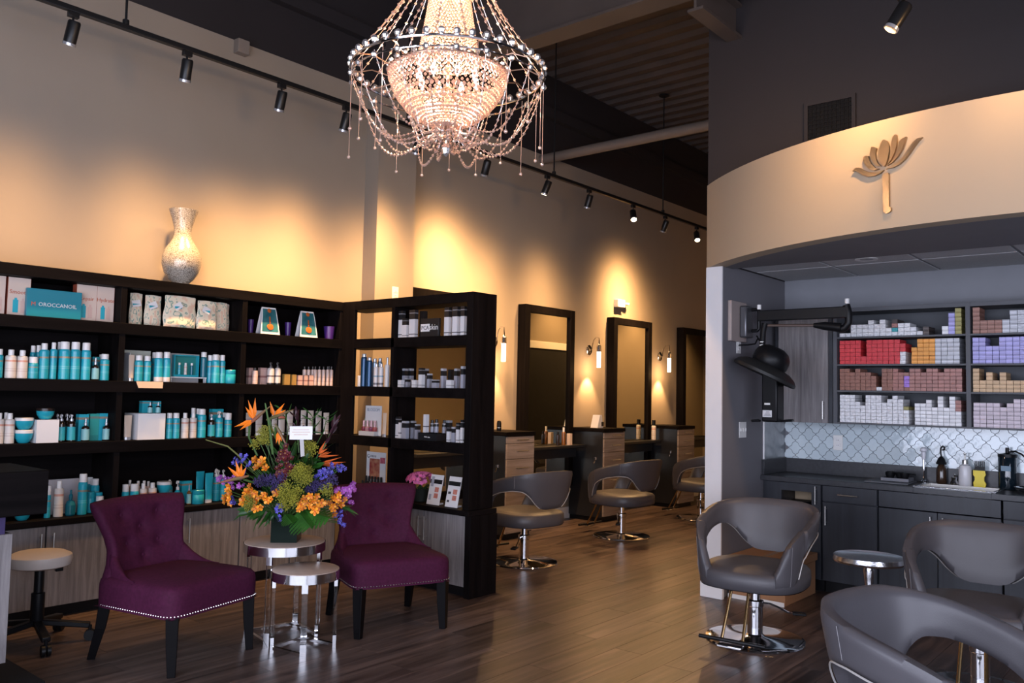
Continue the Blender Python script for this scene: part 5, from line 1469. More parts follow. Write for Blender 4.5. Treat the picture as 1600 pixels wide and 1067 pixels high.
def floral():
    m, nt, b = _new('floral fabric'); N = nt.nodes; L = nt.links
    tc = N.new('ShaderNodeTexCoord'); oi = N.new('ShaderNodeObjectInfo'); ad = N.new('ShaderNodeVectorMath'); ad.operation = 'ADD'
    L.new(tc.outputs['Object'], ad.inputs[0]); L.new(oi.outputs['Random'], ad.inputs[1])
    v = N.new('ShaderNodeTexVoronoi'); v.inputs['Scale'].default_value = 3.4; L.new(ad.outputs[0], v.inputs['Vector'])
    nz = N.new('ShaderNodeTexNoise'); nz.inputs['Scale'].default_value = 4.2; nz.inputs['Detail'].default_value = 1; L.new(ad.outputs[0], nz.inputs['Vector'])
    cr = N.new('ShaderNodeValToRGB'); el = cr.color_ramp.elements
    el[0].position = .0; el[0].color = (.78, .68, .52, 1); el[1].position = .60; el[1].color = (.10, .28, .24, 1)
    for p, c in ((.40, (.74, .50, .36, 1)), (.46, (.78, .68, .52, 1)), (.575, (.78, .68, .52, 1)), (.66, (.78, .68, .52, 1))):
        e = el.new(p); e.color = c
    L.new(nz.outputs['Fac'], cr.inputs['Fac']); L.new(cr.outputs['Color'], b.inputs['Base Color']); b.inputs['Roughness'].default_value = .6
    return m
M_FLORAL = floral()
_pm = {}
def pm(key, fn, m, smooth=40):
    if key not in _pm: _pm[key] = fn().mesh(key, m, smooth)
    return _pm[key]
NL = 18
def lat(prof): return lambda: MB().lathe(prof, NL)
UB = lambda: MB().box(-.5, .5, -.5, .5, 0, 1)
def dropper_parts(body):
    return [('bottle', pm('dropper body' + body.name, lat([(.001, 0), (.48, .005), (.5, .03), (.5, .56), (.42, .62), (.16, .66), (.15, .70)]), body)),
            ('label', pm('dropper label', lat([(.505, .05), (.505, .52)]), mat('pale teal label', (.22, .47, .50), .4))),
            ('dropper', pm('dropper top', lat([(.20, .68), (.20, .78), (.13, .80), (.12, .96), (.001, 1)]), M_WCAP if body is not M_BROWNG else M_SILV))]
def pump_parts(body, lab=None, cap=None):
    r = [('bottle', pm('pump body' + body.name, lat([(.001, 0), (.47, .004), (.5, .03), (.5, .66), (.42, .73), (.2, .76)]), body)),
         ('pump', pm('pump top' + (cap or M_WCAP).name, lambda: MB().lathe([(.22, .755), (.22, .84), (.08, .85), (.08, .93), (.17, .935), (.17, .99), (.001, 1)], 14).tube([(0, 0, .965), (-.3, -.25, .955), (-.36, -.30, .93)], .06, 6), cap or M_WCAP))]
    if lab: r.append(('label', pm('pump label', lat([(.506, .06), (.506, .55)]), mat('turquoise label', (.03, .36, .43), .4))))
    return r
def can_parts(body, cap=M_WCAP, split=.80, rr=.40):
    return [('body', pm('can body%s%.2f' % (body.name, split), lat([(.001, 0), (.48, .003), (.5, .015), (.5, split - .05), (.44, split - .01), (rr, split)]), body)),
            ('cap', pm('can cap%s%.2f%.2f' % (cap.name, split, rr), lat([(rr, split), (rr, .98), (rr * .9, 1), (.001, 1)]), cap))]
def tube_parts(body, cap=M_WCAP):
    def f():
        mb = MB(); n = 14
        def g(u, v):
            a = 2 * PI * u; k = 1 - .10 * (1 - v)
            dep = .5 * (1 - v) + .03 * v
            return (.5 * k * math.cos(a) if v < .98 else .5 * math.cos(a), dep * math.sin(a), .12 + .88 * v)
        mb.grid(g, n, 7, True); return mb
    return [('tube', pm('tube' + body.name, f, body)), ('cap', pm('tube cap' + cap.name, lat([(.001, 0), (.42, 0), (.42, .115), (.001, .118)]), cap))]
def bowl_parts(lid):
    return [('bowl', pm('bowl', lat([(.001, 0), (.24, .0), (.34, .10), (.46, .40), (.5, .70), (.5, .74)]), M_TEAL2)), ('lid', pm('bowl lid' + lid.name, lat([(.5, .74), (.51, .75), (.51, .97), (.48, 1), (.001, 1)]), lid))]
M_TEAL2 = mat('turquoise jar', TEAL, .3, rnd=.08)
def jar_parts(body, lid):
    return [('jar', pm('jar' + body.name, lat([(.001, 0), (.48, 0), (.5, .03), (.5, .66), (.47, .70)]), body)), ('lid', pm('jar lid' + lid.name, lat([(.49, .70), (.50, .72), (.50, .97), (.47, 1), (.001, 1)]), lid))]
def carton(m, nm): return [('carton', pm('carton ' + nm, UB, m, 0))]
def pouch_parts():
    def f():
        mb = MB()
        for s_ in (-1, 1):
            def g(u, v):
                x_ = (u - .5) * (1 - .10 * v * v); b_ = .5 * s_ * (math.sin(PI * u) ** .35) * (1 - v) ** .6 * (.25 + .75 * min(1, v * 6 + .3))
                return (x_ * (1 - .04 * math.cos(v * 9)), b_, v * (1 - .03 * (2 * u - 1) ** 2))
            st0 = len(mb.f); mb.grid(g, 15, 11)
            if s_ < 0: pass
            else: mb.f[st0:] = [tuple(reversed(q)) for q in mb.f[st0:]]
        return mb
    return [('pouch', pm('pouch', f, M_FLORAL, 60)), ('zip', pm('pouch zip', lambda: MB().box(-.44, .44, -.03, .03, .965, .985), mat('cream zip', (.6, .55, .45), .5), 0))]
KIND = {
 'can': ('aerosol_can', 'turquoise aerosol can with white cap', 'can', lambda: can_parts(M_TEAL)),
 'can_short': ('short_bottle', 'short turquoise bottle with wide white cap', 'bottle', lambda: can_parts(M_TEAL, M_WCAP, .72, .44)),
 'can_dark': ('styling_can', 'deep teal styling can with white cap', 'can', lambda: can_parts(M_TEALD)),
 'can_whitebase': ('styling_tube', 'turquoise and white round bottle with white cap', 'bottle', lambda: can_parts(band_mat('turquoise over white', [(0, (.66, .62, .6)), (.2, TEAL), (.6, (.10, .45, .5)), (.64, TEAL)], .3))),
 'can_navy': ('hairspray_can', 'tall deep blue aerosol can with silver cap', 'can', lambda: can_parts(M_NAVY, M_SILV, .90, .36)),
 'can_silver': ('hairspray_can', 'tall pale blue silver aerosol can', 'can', lambda: can_parts(mat('pale blue silver', (.24, .33, .42), .25, .4), M_SILV, .88, .36)),
 'pump_can': ('spray_bottle', 'turquoise spray bottle with white pump', 'bottle', lambda: can_parts(M_TEAL, M_WCAP, .82, .30)),
 'bottle_white': ('shampoo_bottle', 'cream shampoo bottle with white cap', 'bottle', lambda: can_parts(M_CREAM, M_WCAP, .80, .26)),
 'bottle_pink': ('travel_bottle', 'small blush travel bottle', 'bottle', lambda: can_parts(M_PEACH, M_WCAP, .80, .30)),
 'bottle_peach': ('serum_bottle', 'slim peach bottle with dark cap', 'bottle', lambda: can_parts(M_PEACH, mat('charcoal cap', (.05, .045, .045), .3), .84, .20)),
 'bottle_grey': ('lotion_bottle', 'pale printed bottle with silver cap', 'bottle', lambda: can_parts(M_PSILV, M_SILV, .86, .30)),
 'bottle_clear': ('mist_bottle', 'slim white mist bottle with silver neck', 'bottle', lambda: can_parts(mat('white bottle', (.6, .6, .62), .3), M_SILV, .76, .22)),
 'pump_brown': ('pump_bottle', 'brown glass pump bottle with turquoise label', 'bottle', lambda: pump_parts(M_BROWNG, True, M_SILV)),
 'pump': ('pump_bottle', 'turquoise pump bottle with white pump', 'bottle', lambda: pump_parts(M_TEAL)),
 'pump_white': ('pump_bottle', 'white pump bottle with dark base band', 'bottle', lambda: pump_parts(band_mat('white with black base', [(0, (.02, .02, .02)), (.1, (.66, .6, .57)), (.45, (.15, .12, .12)), (.55, (.66, .6, .57))], .3), None, mat('dark pump', (.06, .05, .05), .3))),
 'dropper': ('dropper_bottle', 'dark glass oil bottle with pale teal label', 'bottle', lambda: dropper_parts(M_BROWNG)),
 'dropper_amber': ('dropper_bottle', 'amber glass oil bottle with white dropper', 'bottle', lambda: dropper_parts(M_AMBER)),
 'flask': ('flask_bottle', 'squat deep teal flask bottle', 'bottle', lambda: [('flask', pm('flask', lat([(.001, 0), (.42, 0), (.5, .06), (.5, .42), (.36, .56), (.15, .60), (.15, .68)]), M_TEALD)), ('cap', pm('flask cap', lat([(.19, .66), (.19, .80), (.1, .84), (.1, .98), (.001, 1)]), M_TEALD))]),
 'flask_pump': ('pump_flask', 'round turquoise flask with white pump', 'bottle', lambda: [('flask', pm('flask2', lat([(.001, 0), (.36, 0), (.5, .14), (.48, .42), (.24, .58), (.16, .62)]), M_TEALP)), ('pump', pm('flask pump', lambda: MB().lathe([(.18, .62), (.18, .74), (.06, .76), (.06, .9), (.16, .91), (.16, 1), (.001, 1)], 12).tube([(0, 0, .95), (-.35, -.2, .93)], .05, 6), M_WCAP))]),
 'bowl': ('mask_jar', 'rounded turquoise hair mask jar with white lid', 'jar', lambda: bowl_parts(M_WCAP)),
 'bowl_dark': ('mask_jar', 'rounded turquoise jar with dark lid on white riser', 'jar', lambda: bowl_parts(mat('dark brown lid', (.02, .012, .01), .3))),
 'jar_teal': ('cream_jar', 'turquoise cylinder jar with matching lid', 'jar', lambda: jar_parts(M_TEAL2, M_TEALP)),
 'jar_white': ('cream_jar', 'small white jar', 'jar', lambda: jar_parts(mat('white jar', (.66, .65, .65), .35), M_WCAP)),
 'jar_black': ('cream_jar', 'black and silver bottle on dark riser', 'bottle', lambda: can_parts(M_GB, M_BLK, .74, .34)),
 'cup_purple': ('tumbler', 'deep purple tumbler', 'cup', lambda: [('cup', pm('tumbler', lat([(.001, 0), (.38, 0), (.5, 1), (.47, 1), (.36, .05), (.001, .04)]), M_PCUP)), ('rim', pm('tumbler rim', lat([(.485, .985), (.505, .99), (.505, 1.01), (.485, 1.012)]), M_PCUP))]),
 'tube_cream': ('lotion_tube', 'pale cream tube standing on its cap', 'tube', lambda: tube_parts(mat('pale cream tube', (.62, .50, .40), .4), M_SILV)),
 'tube_teal': ('lotion_tube', 'tall turquoise tube standing on its cap', 'tube', lambda: tube_parts(M_TEALP)),
 'tube_silver': ('colour_tube', 'pale silver printed tube', 'tube', lambda: tube_parts(M_STUBE)),
 'tube_rose': ('colour_tube', 'pale tube with a red print', 'tube', lambda: tube_parts(M_ROSETUBE)),
 'box_teal': ('product_carton', 'turquoise product carton', 'box', lambda: carton(M_TEALB, 'teal')),
 'box_green': ('product_carton', 'green-teal product carton', 'box', lambda: carton(M_GREENB, 'green')),
 'box_pink': ('product_carton', 'small blush pink carton', 'box', lambda: carton(M_PINKB, 'pink')),
 'box_gold': ('product_carton', 'small gold carton', 'box', lambda: carton(M_GOLD, 'gold')),
 'box_bw': ('skin_care_carton', 'white skin care carton with black top', 'box', lambda: carton(M_BW, 'bw')),
 'box_gb': ('skin_care_carton', 'grey skin care carton with black top', 'box', lambda: carton(M_GB, 'gb')),
 'box_wl': ('skin_care_carton', 'small white skin care carton', 'box', lambda: carton(M_WL, 'wl')),
 'box_black': ('skin_care_carton', 'black skin care carton', 'box', lambda: carton(M_BLK, 'black')),
 'riser': ('display_riser', 'white block display riser', 'riser', lambda: carton(M_CARDW, 'riser')),
 'riser_dark': ('display_riser', 'black display riser with small skin care logo', 'riser', lambda: carton(M_BLK, 'dark riser') + [('top_plate', pm('riser top', lambda: MB().box(-.5, .5, -.5, .5, .97, 1.0), mat('pale top', (.5, .5, .52), .3), 0))]),
 'pouch': ('cosmetic_pouch', 'floral print cosmetic pouch', 'pouch', pouch_parts),
 'acrylic_panel': ('acrylic_display', 'frosted acrylic display sheet behind bottles', 'display', lambda: carton(M_ACRP, 'acrylic')),
}
BAYN = {'a': 'left bay', 'b': 'middle bay', 'c': 'bay beside the corner', 'd': 'narrow open bay', 'e': 'wide open bay'}
SHFN = {'t': 'top shelf', 'm': 'second shelf', 'l': 'third shelf', 'c': 'counter'}
from collections import defaultdict
cnt = defaultdict(list)
for k, it_ in enumerate(PRODUCTS):
    if it_[0] in KIND: cnt[(it_[0], it_[1])].append(k)
order = {}
for key, lst in cnt.items():
    lst.sort(key=lambda k: (PRODUCTS[k][2] - PRODUCTS[k][3]) )
    for n_, k in enumerate(lst): order[k] = (n_ + 1, len(lst))
def prod_label(k, desc, bs):
    n_, tot = order.get(k, (1, 1))
    pos = '' if tot == 1 else ((', %s from left' % ORD[n_]) if tot > 2 or n_ == 1 else ', right one')
    if tot == 2: pos = ', left one' if n_ == 1 else ', right one'
    return '%s%s, %s, %s' % (desc, pos, SHFN[bs[1]], BAYN[bs[0]])
def txt(parent, s, size, m, loc, rz=0.0, tilt_=0.0, name='lettering'):
    o = bpy.data.objects.new(name, text_mesh(s, size, m)); COL.objects.link(o); o.parent = parent
    o.location = loc; o.rotation_euler = (PI / 2 - tilt_, 0, rz)
    return o
M_INKW = mat('white ink', (.7, .7, .7), .5); M_INKO = mat('orange ink', (.75, .13, .05), .5); M_INKD = mat('dark ink', (.06, .06, .07), .5); M_INKG = mat('grey ink', (.35, .36, .42), .5)
M_INKR = mat('rust script ink', (.5, .13, .07), .5)
special = []
for k, (kind, bs, x, y, z, w, dp, h) in enumerate(PRODUCTS):
    if kind not in KIND:
        special.append((kind, bs, x, y, z, w, dp, h)); continue
    nm, desc, cat, fn = KIND[kind]
    left = bs[0] in 'abc'
    rz = 0 if left else -PI / 2
    o = thing(nm, prod_label(k, desc, bs), cat, (x, y, z + .0004), rz, desc + 's on the retail shelves')
    parts = fn()
    if kind in ('can', 'bottle_white', 'can_short', 'pump', 'pump_can', 'flask_pump', 'can_dark', 'pump_brown', 'dropper'):
        o.rotation_euler = (0, 0, rz + random.uniform(-.2, .2))
    sx, sy = (w, dp)
    for (pn, me) in parts: piece(pn, me, o, sc=(sx, sy, h - .0006))
    if kind == 'pouch' and x < 3.30:
        tg = MB().box(-.030, .030, -.002, 0, -.022, .022).xf(Matrix.Translation((-w * .12, -dp * .5 - .004, h * .66)) @ Matrix.Rotation(random.uniform(-.7, .5), 4, 'Y') @ Matrix.Rotation(-.12, 4, 'X')).build('hang_tag', M_CARDW, o, smooth=0)
        MB().box(-.026, .026, -.003, -.002, -.018, -.002).xf(Matrix.Translation((-w * .12, -dp * .5 - .004, h * .66))).build('tag_print', M_TEALP, tg, smooth=0)
    if kind == 'riser_dark':
        txt(o, 'PCA skin', .016, M_INKW, (0.0, -dp / 2 - .0012, h * .45))
# signs, gift sets and cards with writing
def stand(nm, label, cat, x, y, z, rz=0.0): return thing(nm, label, cat, (x, y, z + .0004), rz)
sets = {'set_cream': ('cream gift set carton at the far left edge of the top shelf', ''), 'set_smooth': ('cream gift set carton lettered Smooth on the top shelf', 'Smooth'),
        'set_repair': ('cream gift set carton lettered Repair on the top shelf', 'Repair'), 'set_hydrate': ('cream gift set carton lettered Hydrate on the top shelf', 'Hydrate')}
skn = 0
for (kind, bs, x, y, z, w, dp, h) in special:
    if kind in sets:
        o = stand('gift_set_carton', sets[kind][0], 'box', x, y, z)
        MB().box(-w / 2, w / 2, -dp / 2, dp / 2, 0, h).build('carton', M_SETB, o, smooth=0)
        MB().box(-w / 2 - .001, -w / 2, -dp / 2, dp / 2, 0, h).build('side_print', M_SETR, o, smooth=0); MB().box(w / 2, w / 2 + .001, -dp / 2, dp / 2, 0, h).build('side_print', M_SETR, o, smooth=0)
        b_ = MB(); b_.box(-w * .26, -w * .02, -dp / 2 - .001, -dp / 2, .02, h * .42); b_.box(-w * .20, -w * .08, -dp / 2 - .001, -dp / 2, h * .42, h * .47)
        b_.build('printed_bottle', M_TEALP, o, smooth=0)
        b_ = MB(); b_.box(w * .08, w * .30, -dp / 2 - .001, -dp / 2, .02, h * .40); b_.box(w * .14, w * .24, -dp / 2 - .001, -dp / 2, h * .40, h * .46)
        b_.build('printed_bottle', mat('printed blush', (.62, .42, .36), .5), o, smooth=0)
        if sets[kind][1]: txt(o, sets[kind][1], .035, M_INKR, (0, -dp / 2 - .0012, h * .62))
    elif kind == 'sign_teal':
        o = stand('brand_sign', 'turquoise block sign lettered MOROCCANOIL on the top shelf', 'sign', x, y, z)
        MB().box(-w / 2, w / 2, -dp / 2, dp / 2, 0, h).build('block', mat('turquoise sign', (0.012, 0.22, 0.30), .3), o, bevel=0.002)
        txt(o, 'M', .036, M_INKO, (-w * .385, -dp / 2 - .0012, h * .45)); txt(o, 'OROCCANOIL', .0345, M_INKW, (w * .055, -dp / 2 - .0012, h * .45))
    elif kind == 'sign_skin':
        o = stand('brand_sign', 'black block sign lettered PCA skin on the projecting shelving', 'sign', x - .028, y - .012, z, -PI / 2)
        MB().box(-w / 2, w / 2, -dp / 2, dp / 2, 0, h).build('block', M_BLK, o, bevel=0.002)
        MB().box(-w * .47, w * .02, -dp / 2 - .0012, -dp / 2, h * .28, h * .70).build('logo_patch', M_CARDW, o, smooth=0)
        txt(o, 'PCA', .044, M_INKD, (-w * .225, -dp / 2 - .002, h * .48)); txt(o, 'skin', .060, M_INKW, (w * .25, -dp / 2 - .0012, h * .50))
    elif kind == 'tent_card':
        o = stand('tent_card', 'white curved tent card with an amber drop picture, ' + ('left one' if x < 3.95 else 'right one'), 'card', x, y, z)
        w *= .8
        def face(u, v, s_): return ((u - .5) * w * (1 - .28 * v), s_ * dp / 2 * (1 - v) ** .7, h * v)
        c_ = MB(); c_.grid(lambda u, v: face(u, v, -1), 2, 9); c_.grid(lambda u, v: face(1 - u, v, 1), 2, 9); c_.build('card', M_CARDW, o, smooth=60)
        c_ = MB(); c_.grid(lambda u, v: (face(.06 + .88 * u, .10 + .84 * v, -1)[0], face(0, .10 + .84 * v, -1)[1] - .0015, face(0, .10 + .84 * v, -1)[2]), 2, 9)
        c_.build('picture', mat('dark teal picture', (.01, .10, .14), .35, col2=(.05, .22, .25), var=.3, scale=9), o, smooth=60)
        for (zc, rr) in ((.88, .10), (.30, .17)):
            q = MB(); q.lathe([(rr * w, 0), (rr * w * .7, .002), (.0005, .003)], 20); yv = face(0, zc, -1)[1]
            q.xf(Matrix.Translation((0, yv - .002, h * zc)) @ Matrix.Rotation(PI / 2 - .25, 4, 'X')); q.build('amber_drop', mat('amber print', (.42, .10, .02), .3), o)
        c_ = MB().bar((0, face(0, .42, -1)[1] - .003, h * .42), (0, face(0, .66, -1)[1] - .003, h * .66), .012, .001); c_.build('drop_tail', mat('amber print', (.42, .10, .02), .3), o)
    elif kind == 'display_paper':
        o = stand('display_stand', 'cream folding display stand with tilted tray on the second shelf', 'display', x, y + .03, z)
        MB().box(-w / 2, w / 2, .028, .034, 0.02, h).build('back_board', mat('pale mint board', (.38, .42, .38), .5), o, smooth=0)
        MB().box(-w / 2, -w / 2 + .004, -.06, .03, 0.0, h * .9).build('side_board', M_CARDW, o, smooth=0)
        MB().prism([(-w / 2, 0), (w / 2, 0), (w / 2 - .008, -.045), (-w / 2 + .012, -.045)], .003, Matrix.Translation((0, 5.556 - (y + .03), -.001)) @ Matrix.Rotation(PI / 2 - .25, 4, 'X')).build('price_lip', mat('cream lip', (.55, .42, .32), .5), o, smooth=0)
    elif kind == 'gift_display':
        o = stand('gift_display', 'teal window gift box with three small bottles on a white ledge', 'display', x, y, z)
        MB().box(-w * .62, w * .60, dp / 2, dp / 2 + .004, .0, h).build('back_board', mat('grey board', (.30, .30, .31), .5), o, smooth=0)
        MB().box(-w * .62, w * .84, -dp / 2, dp / 2, .032, .040).box(-w * .6, -w * .58, -dp / 2, dp / 2, 0, .032).box(w * .80, w * .82, -dp / 2, dp / 2, 0, .032).build('ledge', M_CARDW, o, smooth=0)
        MB().box(-w / 2, w / 2, dp / 2 - .006, dp / 2 - .001, .041, h * .95).build('box_back', mat('teal window', (.02, .20, .19), .4), o, smooth=0)
        MB().box(-w / 2, -w / 2 + .008, -dp / 2, dp / 2 - .006, .041, h * .95).box(w / 2 - .008, w / 2, -dp / 2, dp / 2 - .006, .041, h * .95).box(-w / 2 + .008, w / 2 - .008, -dp / 2, dp / 2 - .006, h * .92, h * .95).box(-w / 2 + .008, w / 2 - .008, -dp / 2, dp / 2 - .006, .041, .055).build('box_frame', M_TEALP, o, smooth=0)
        for q, m_ in ((-.25, M_TEALP), (0, M_CREAM), (.25, M_TEALD)):
            for (pn, me) in can_parts(M_TEAL if m_ is M_TEALP else m_): piece('mini_' + ('bottle' if pn == 'body' else 'cap'), me, o, (q * w, -.003, .0555), sc=(.021, .021, .085))
    elif kind == 'card_blossom':
        o = stand('counter_card', 'white nail polish display card lettered BLOSSOM', 'card', x, y, z, -PI / 2)
        w *= .95
        MB().box(-w / 2, w / 2, .0, .004, 0, h).build('card', M_CARDW, o, smooth=0)
        MB().box(-w / 2 - .02, w * .34, -.05, .0, 0, .035).build('tray', mat('white tray', (.62, .6, .6), .4), o, smooth=0)
        txt(o, 'BLOSSOM', .036, M_INKG, (0, -.0012, h * .86))
        for q in range(4):
            c_ = mat('polish %d' % q, [(.20, .03, .05), (.42, .20, .22), (.22, .05, .10), (.35, .08, .08)][q], .15, coat=.5)
            b_ = MB().lathe([(.001, 0), (.017, 0), (.020, .008), (.020, .028), (.010, .036)], 14, (-w * .42 + q * .046, -.028, .0355)).build('polish_bottle', c_, o)
            MB().lathe([(.010, .036), (.009, .085), (.001, .087)], 12, (-w * .42 + q * .046, -.028, .0355)).build('polish_cap', mat('pale rose cap', (.45, .28, .30), .25, .3), b_)
    elif kind == 'card_green':
        o = stand('notice_card', 'small pale green framed card at the shelf corner', 'card', x, y, z, -PI / 2)
        MB().box(-w / 2, w / 2, 0, .006, 0.0, h).build('frame', mat('pale green frame', (.28, .32, .26), .3), o, smooth=0)
        MB().box(-w * .45, w * .45, -.001, 0, h * .08, h * .92).build('sheet', mat('pale green sheet', (.38, .43, .36), .5), o, smooth=0)
        for q in range(5): MB().box(-w * .38, w * (.36 - .05 * (q % 3)), -.0016, -.001, h * (.2 + .14 * q), h * (.2 + .14 * q) + .006).build('text_line', M_INKD, o, smooth=0)
    elif kind == 'card_polish':
        o = stand('polish_display', 'white nail polish counter display with a red-toned picture', 'display', x, y, z, -PI / 2)
        MB().box(-w / 2, w / 2, .03, .034, 0, h).build('card', M_CARDW, o, smooth=0)
        MB().box(-w * .33, w * .20, .0285, .03, h * .35, h * .84).build('picture', mat('red portrait print', (.40, .03, .04), .4, col2=(.55, .28, .16), var=.3, scale=22), o, smooth=0)
        MB().box(w * .22, w * .47, .0285, .03, h * .74, h * .88).build('picture_strip', mat('rose print', (.5, .12, .16), .4, var=.4, scale=40), o, smooth=0)
        txt(o, 'G', .044, M_INKD, (-w * .40, .0288, h * .89)); [MB().box(-w * (.28 - .08 * q), -w * (.25 - .08 * q), .0285, .03, h * .87, h * .92).build('small_letter', M_INKD, o, smooth=0) for q in range(4)]
        MB().box(-w / 2 - .01, w / 2, -.045, .03, 0, .03).build('tray', mat('white tray', (.62, .6, .6), .4), o, smooth=0)
        MB().box(-w / 2, w / 2, -.0, .03, .03, .065).build('step', mat('white tray', (.62, .6, .6), .4), o, smooth=0)
        for row, (yy, zz) in enumerate(((.012, .0655), (-.026, .0305))):
            for q in range(6):
                if row and q == 4: continue
                c_ = mat('lacquer %d' % q, [(.02, .02, .02), (.45, .36, .38), (.42, .02, .02), (.40, .03, .10), (.62, .10, .02), (.35, .02, .03)][q], .12, coat=.5)
                b_ = MB().lathe([(.001, 0), (.013, 0), (.014, .006), (.014, .026), (.008, .032)], 12, (-w * .40 + q * w * .155, yy, zz)).build('polish_bottle', c_, o)
                MB().lathe([(.009, .03), (.008, .075), (.001, .077)], 12, (-w * .40 + q * w * .155, yy, zz)).build('polish_cap', M_BLACK, b_)
    elif kind == 'card_skin':
        skn += 1
        o = stand('sample_card', 'white skin care sample card leaning on the counter, ' + ('left one' if skn == 1 else 'right one'), 'card', x - .02, y, z, -PI / 2)
        w *= .82; T_ = Matrix.Rotation(-.22, 4, 'X')
        MB().box(-w / 2, w / 2, 0, .006, 0, h).xf(T_).build('card', M_CARDW, o, smooth=0)
        MB().box(-w * .48, w * .48, -.0012, 0, h * .70, h * .84).xf(T_).build('title_band', M_BLK, o, smooth=0)
        for (a_, zz) in ((.10, .42), (.10, .22)):
            MB().box(w * a_ - .014, w * a_ + .026, -.0014, 0, h * zz, h * zz + .036).xf(T_).build('swatch', mat('skin swatch', (.55, .20, .15), .5, var=.25, scale=70), o, smooth=0)
        MB().box(-w * .40, -w * .22, -.0014, 0, h * .15, h * (.34 if skn == 1 else .22)).box(-w * .40, -w * .18, -.0014, 0, h * (.60 if skn == 1 else .42), h * (.93 if skn == 1 else .5)).xf(T_).build('printed_bottle', M_INKG if skn == 1 else M_INKD, o, smooth=0)
        txt(o, 'PCA', .014, M_INKD, (w * .30, h * .2 - .001, h * .90), 0, .22) if False else None
        MB().box(-w * .35, w * .35, .006, .07, 0, .012).build('foot', mat('clear stand', (.5, .5, .53), .15), o, smooth=0)
    elif kind == 'pot_pink':
        o = stand('potted_kalanchoe', 'small pink flowering plant in a dark pot on the counter', 'plant', 4.545, y, z)
        MB().lathe([(.001, 0), (.055, 0), (.07, .09), (.073, .095), (.066, .095), (.05, .02), (.001, .02)], 24).build('pot', mat('dark green pot', (.012, .016, .012), .5), o)
        lf = MB()
        for q in range(14):
            a = q * 2.4; r_ = .03 + .045 * (q % 3) / 2
            lf.add([(0, 0, 0), (.018, .01, .035), (0, .012, .06), (-.018, .01, .035)], [(0, 1, 2, 3)])
            lf.xf(Matrix.Translation((r_ * math.cos(a), r_ * math.sin(a), .085)) @ Matrix.Rotation(a - PI / 2, 4, 'Z') @ Matrix.Rotation(-.7, 4, 'X'), len(lf.v) - 4)
        lf.build('leaf_mass', mat('dark leaf', (.03, .07, .02), .5, var=.3), o, smooth=0, kind='stuff')
        fl = MB(); fl.add([(.0, 0, 0)], [])
        fl = MB()
        for q in range(5):
            a = q * 2 * PI / 5
            st0 = len(fl.v); fl.add([(0, 0, 0), (.007, .006, .002), (.004, .016, .005), (-.004, .016, .005), (-.007, .006, .002)], [(0, 1, 2, 3, 4)]); fl.xf(Matrix.Rotation(a, 4, 'Z'), st0)
        fme = fl.mesh('blossom', mat('pink blossom', (.62, .14, .36), .5, rnd=.25), 0)
        random.seed(21)
        for q in range(120):
            a = random.uniform(0, 2 * PI); el_ = random.uniform(-.1, 1) ; rr = .105
            hx = (math.cos(a) * math.cos(el_ * PI / 2), math.sin(a) * math.cos(el_ * PI / 2), math.sin(el_ * PI / 2))
            p = Vector((hx[0] * rr * 1.05, hx[1] * rr * 1.15, .155 + hx[2] * .062))
            qn = Vector((0, 0, 1)).rotation_difference(Vector((hx[0], hx[1], hx[2] + .2))).to_euler()
            piece('blossom', fme, o, p, qn, (1.1, 1.1, 1.1))
# small products on the styling ledges and pedestals
lp = thing('spray_bottle', 'black-topped white bottle standing on the ledge by the far pedestal', 'bottle', (9.70, 5.70, .871))
for (pn, me) in can_parts(M_CREAM, M_BLACK, .72, .40): piece(pn, me, lp, sc=(.06, .06, .26))
for (xx, yy, k_, w_, h_, lb) in ((7.70, 5.69, 'pump', .045, .20, 'amber spray bottle on the ledge beside the middle pedestal'), (7.80, 5.68, 'wl', .045, .13, 'small cream carton on the ledge beside the middle pedestal'), (7.62, 5.71, 'dark', .04, .15, 'dark product bottle on the ledge left of the amber spray')):
    o = thing('styling_product', lb, 'bottle', (xx, yy, .871))
    for (pn, me) in (can_parts(M_AMBER, M_WCAP, .74, .26) if k_ == 'pump' else carton(M_SETB, 'setb') if k_ == 'wl' else can_parts(M_BROWNG, M_BLACK, .8, .3)): piece(pn, me, o, sc=(w_, w_, h_))
o = thing('card_holder', 'small white slanted card holder on the middle pedestal top', 'card', (8.26, 5.62, 1.0605))
MB().prism([(-.06, 0), (.06, 0), (.03, .15), (-.01, .15)], .10, Matrix.Translation((0, .05, 0)) @ Matrix.Rotation(PI / 2, 4, 'X')).build('holder', M_CARDW, o, smooth=0)
MB().box(.02, .07, -.052, -.045, .02, .07).build('card_stack', M_BLK, o, smooth=0)
o = thing('hair_clipper', 'small black cylinder tool standing on the nearest pedestal top', 'tool', (6.50, 5.62, 1.0605))
MB().lathe([(.001, 0), (.022, 0), (.025, .02), (.024, .08), (.018, .10), (.001, .105)], 18).build('body', M_BLACK, o); MB().lathe([(.026, .03), (.026, .036)], 18).build('band', M_STEEL, o)

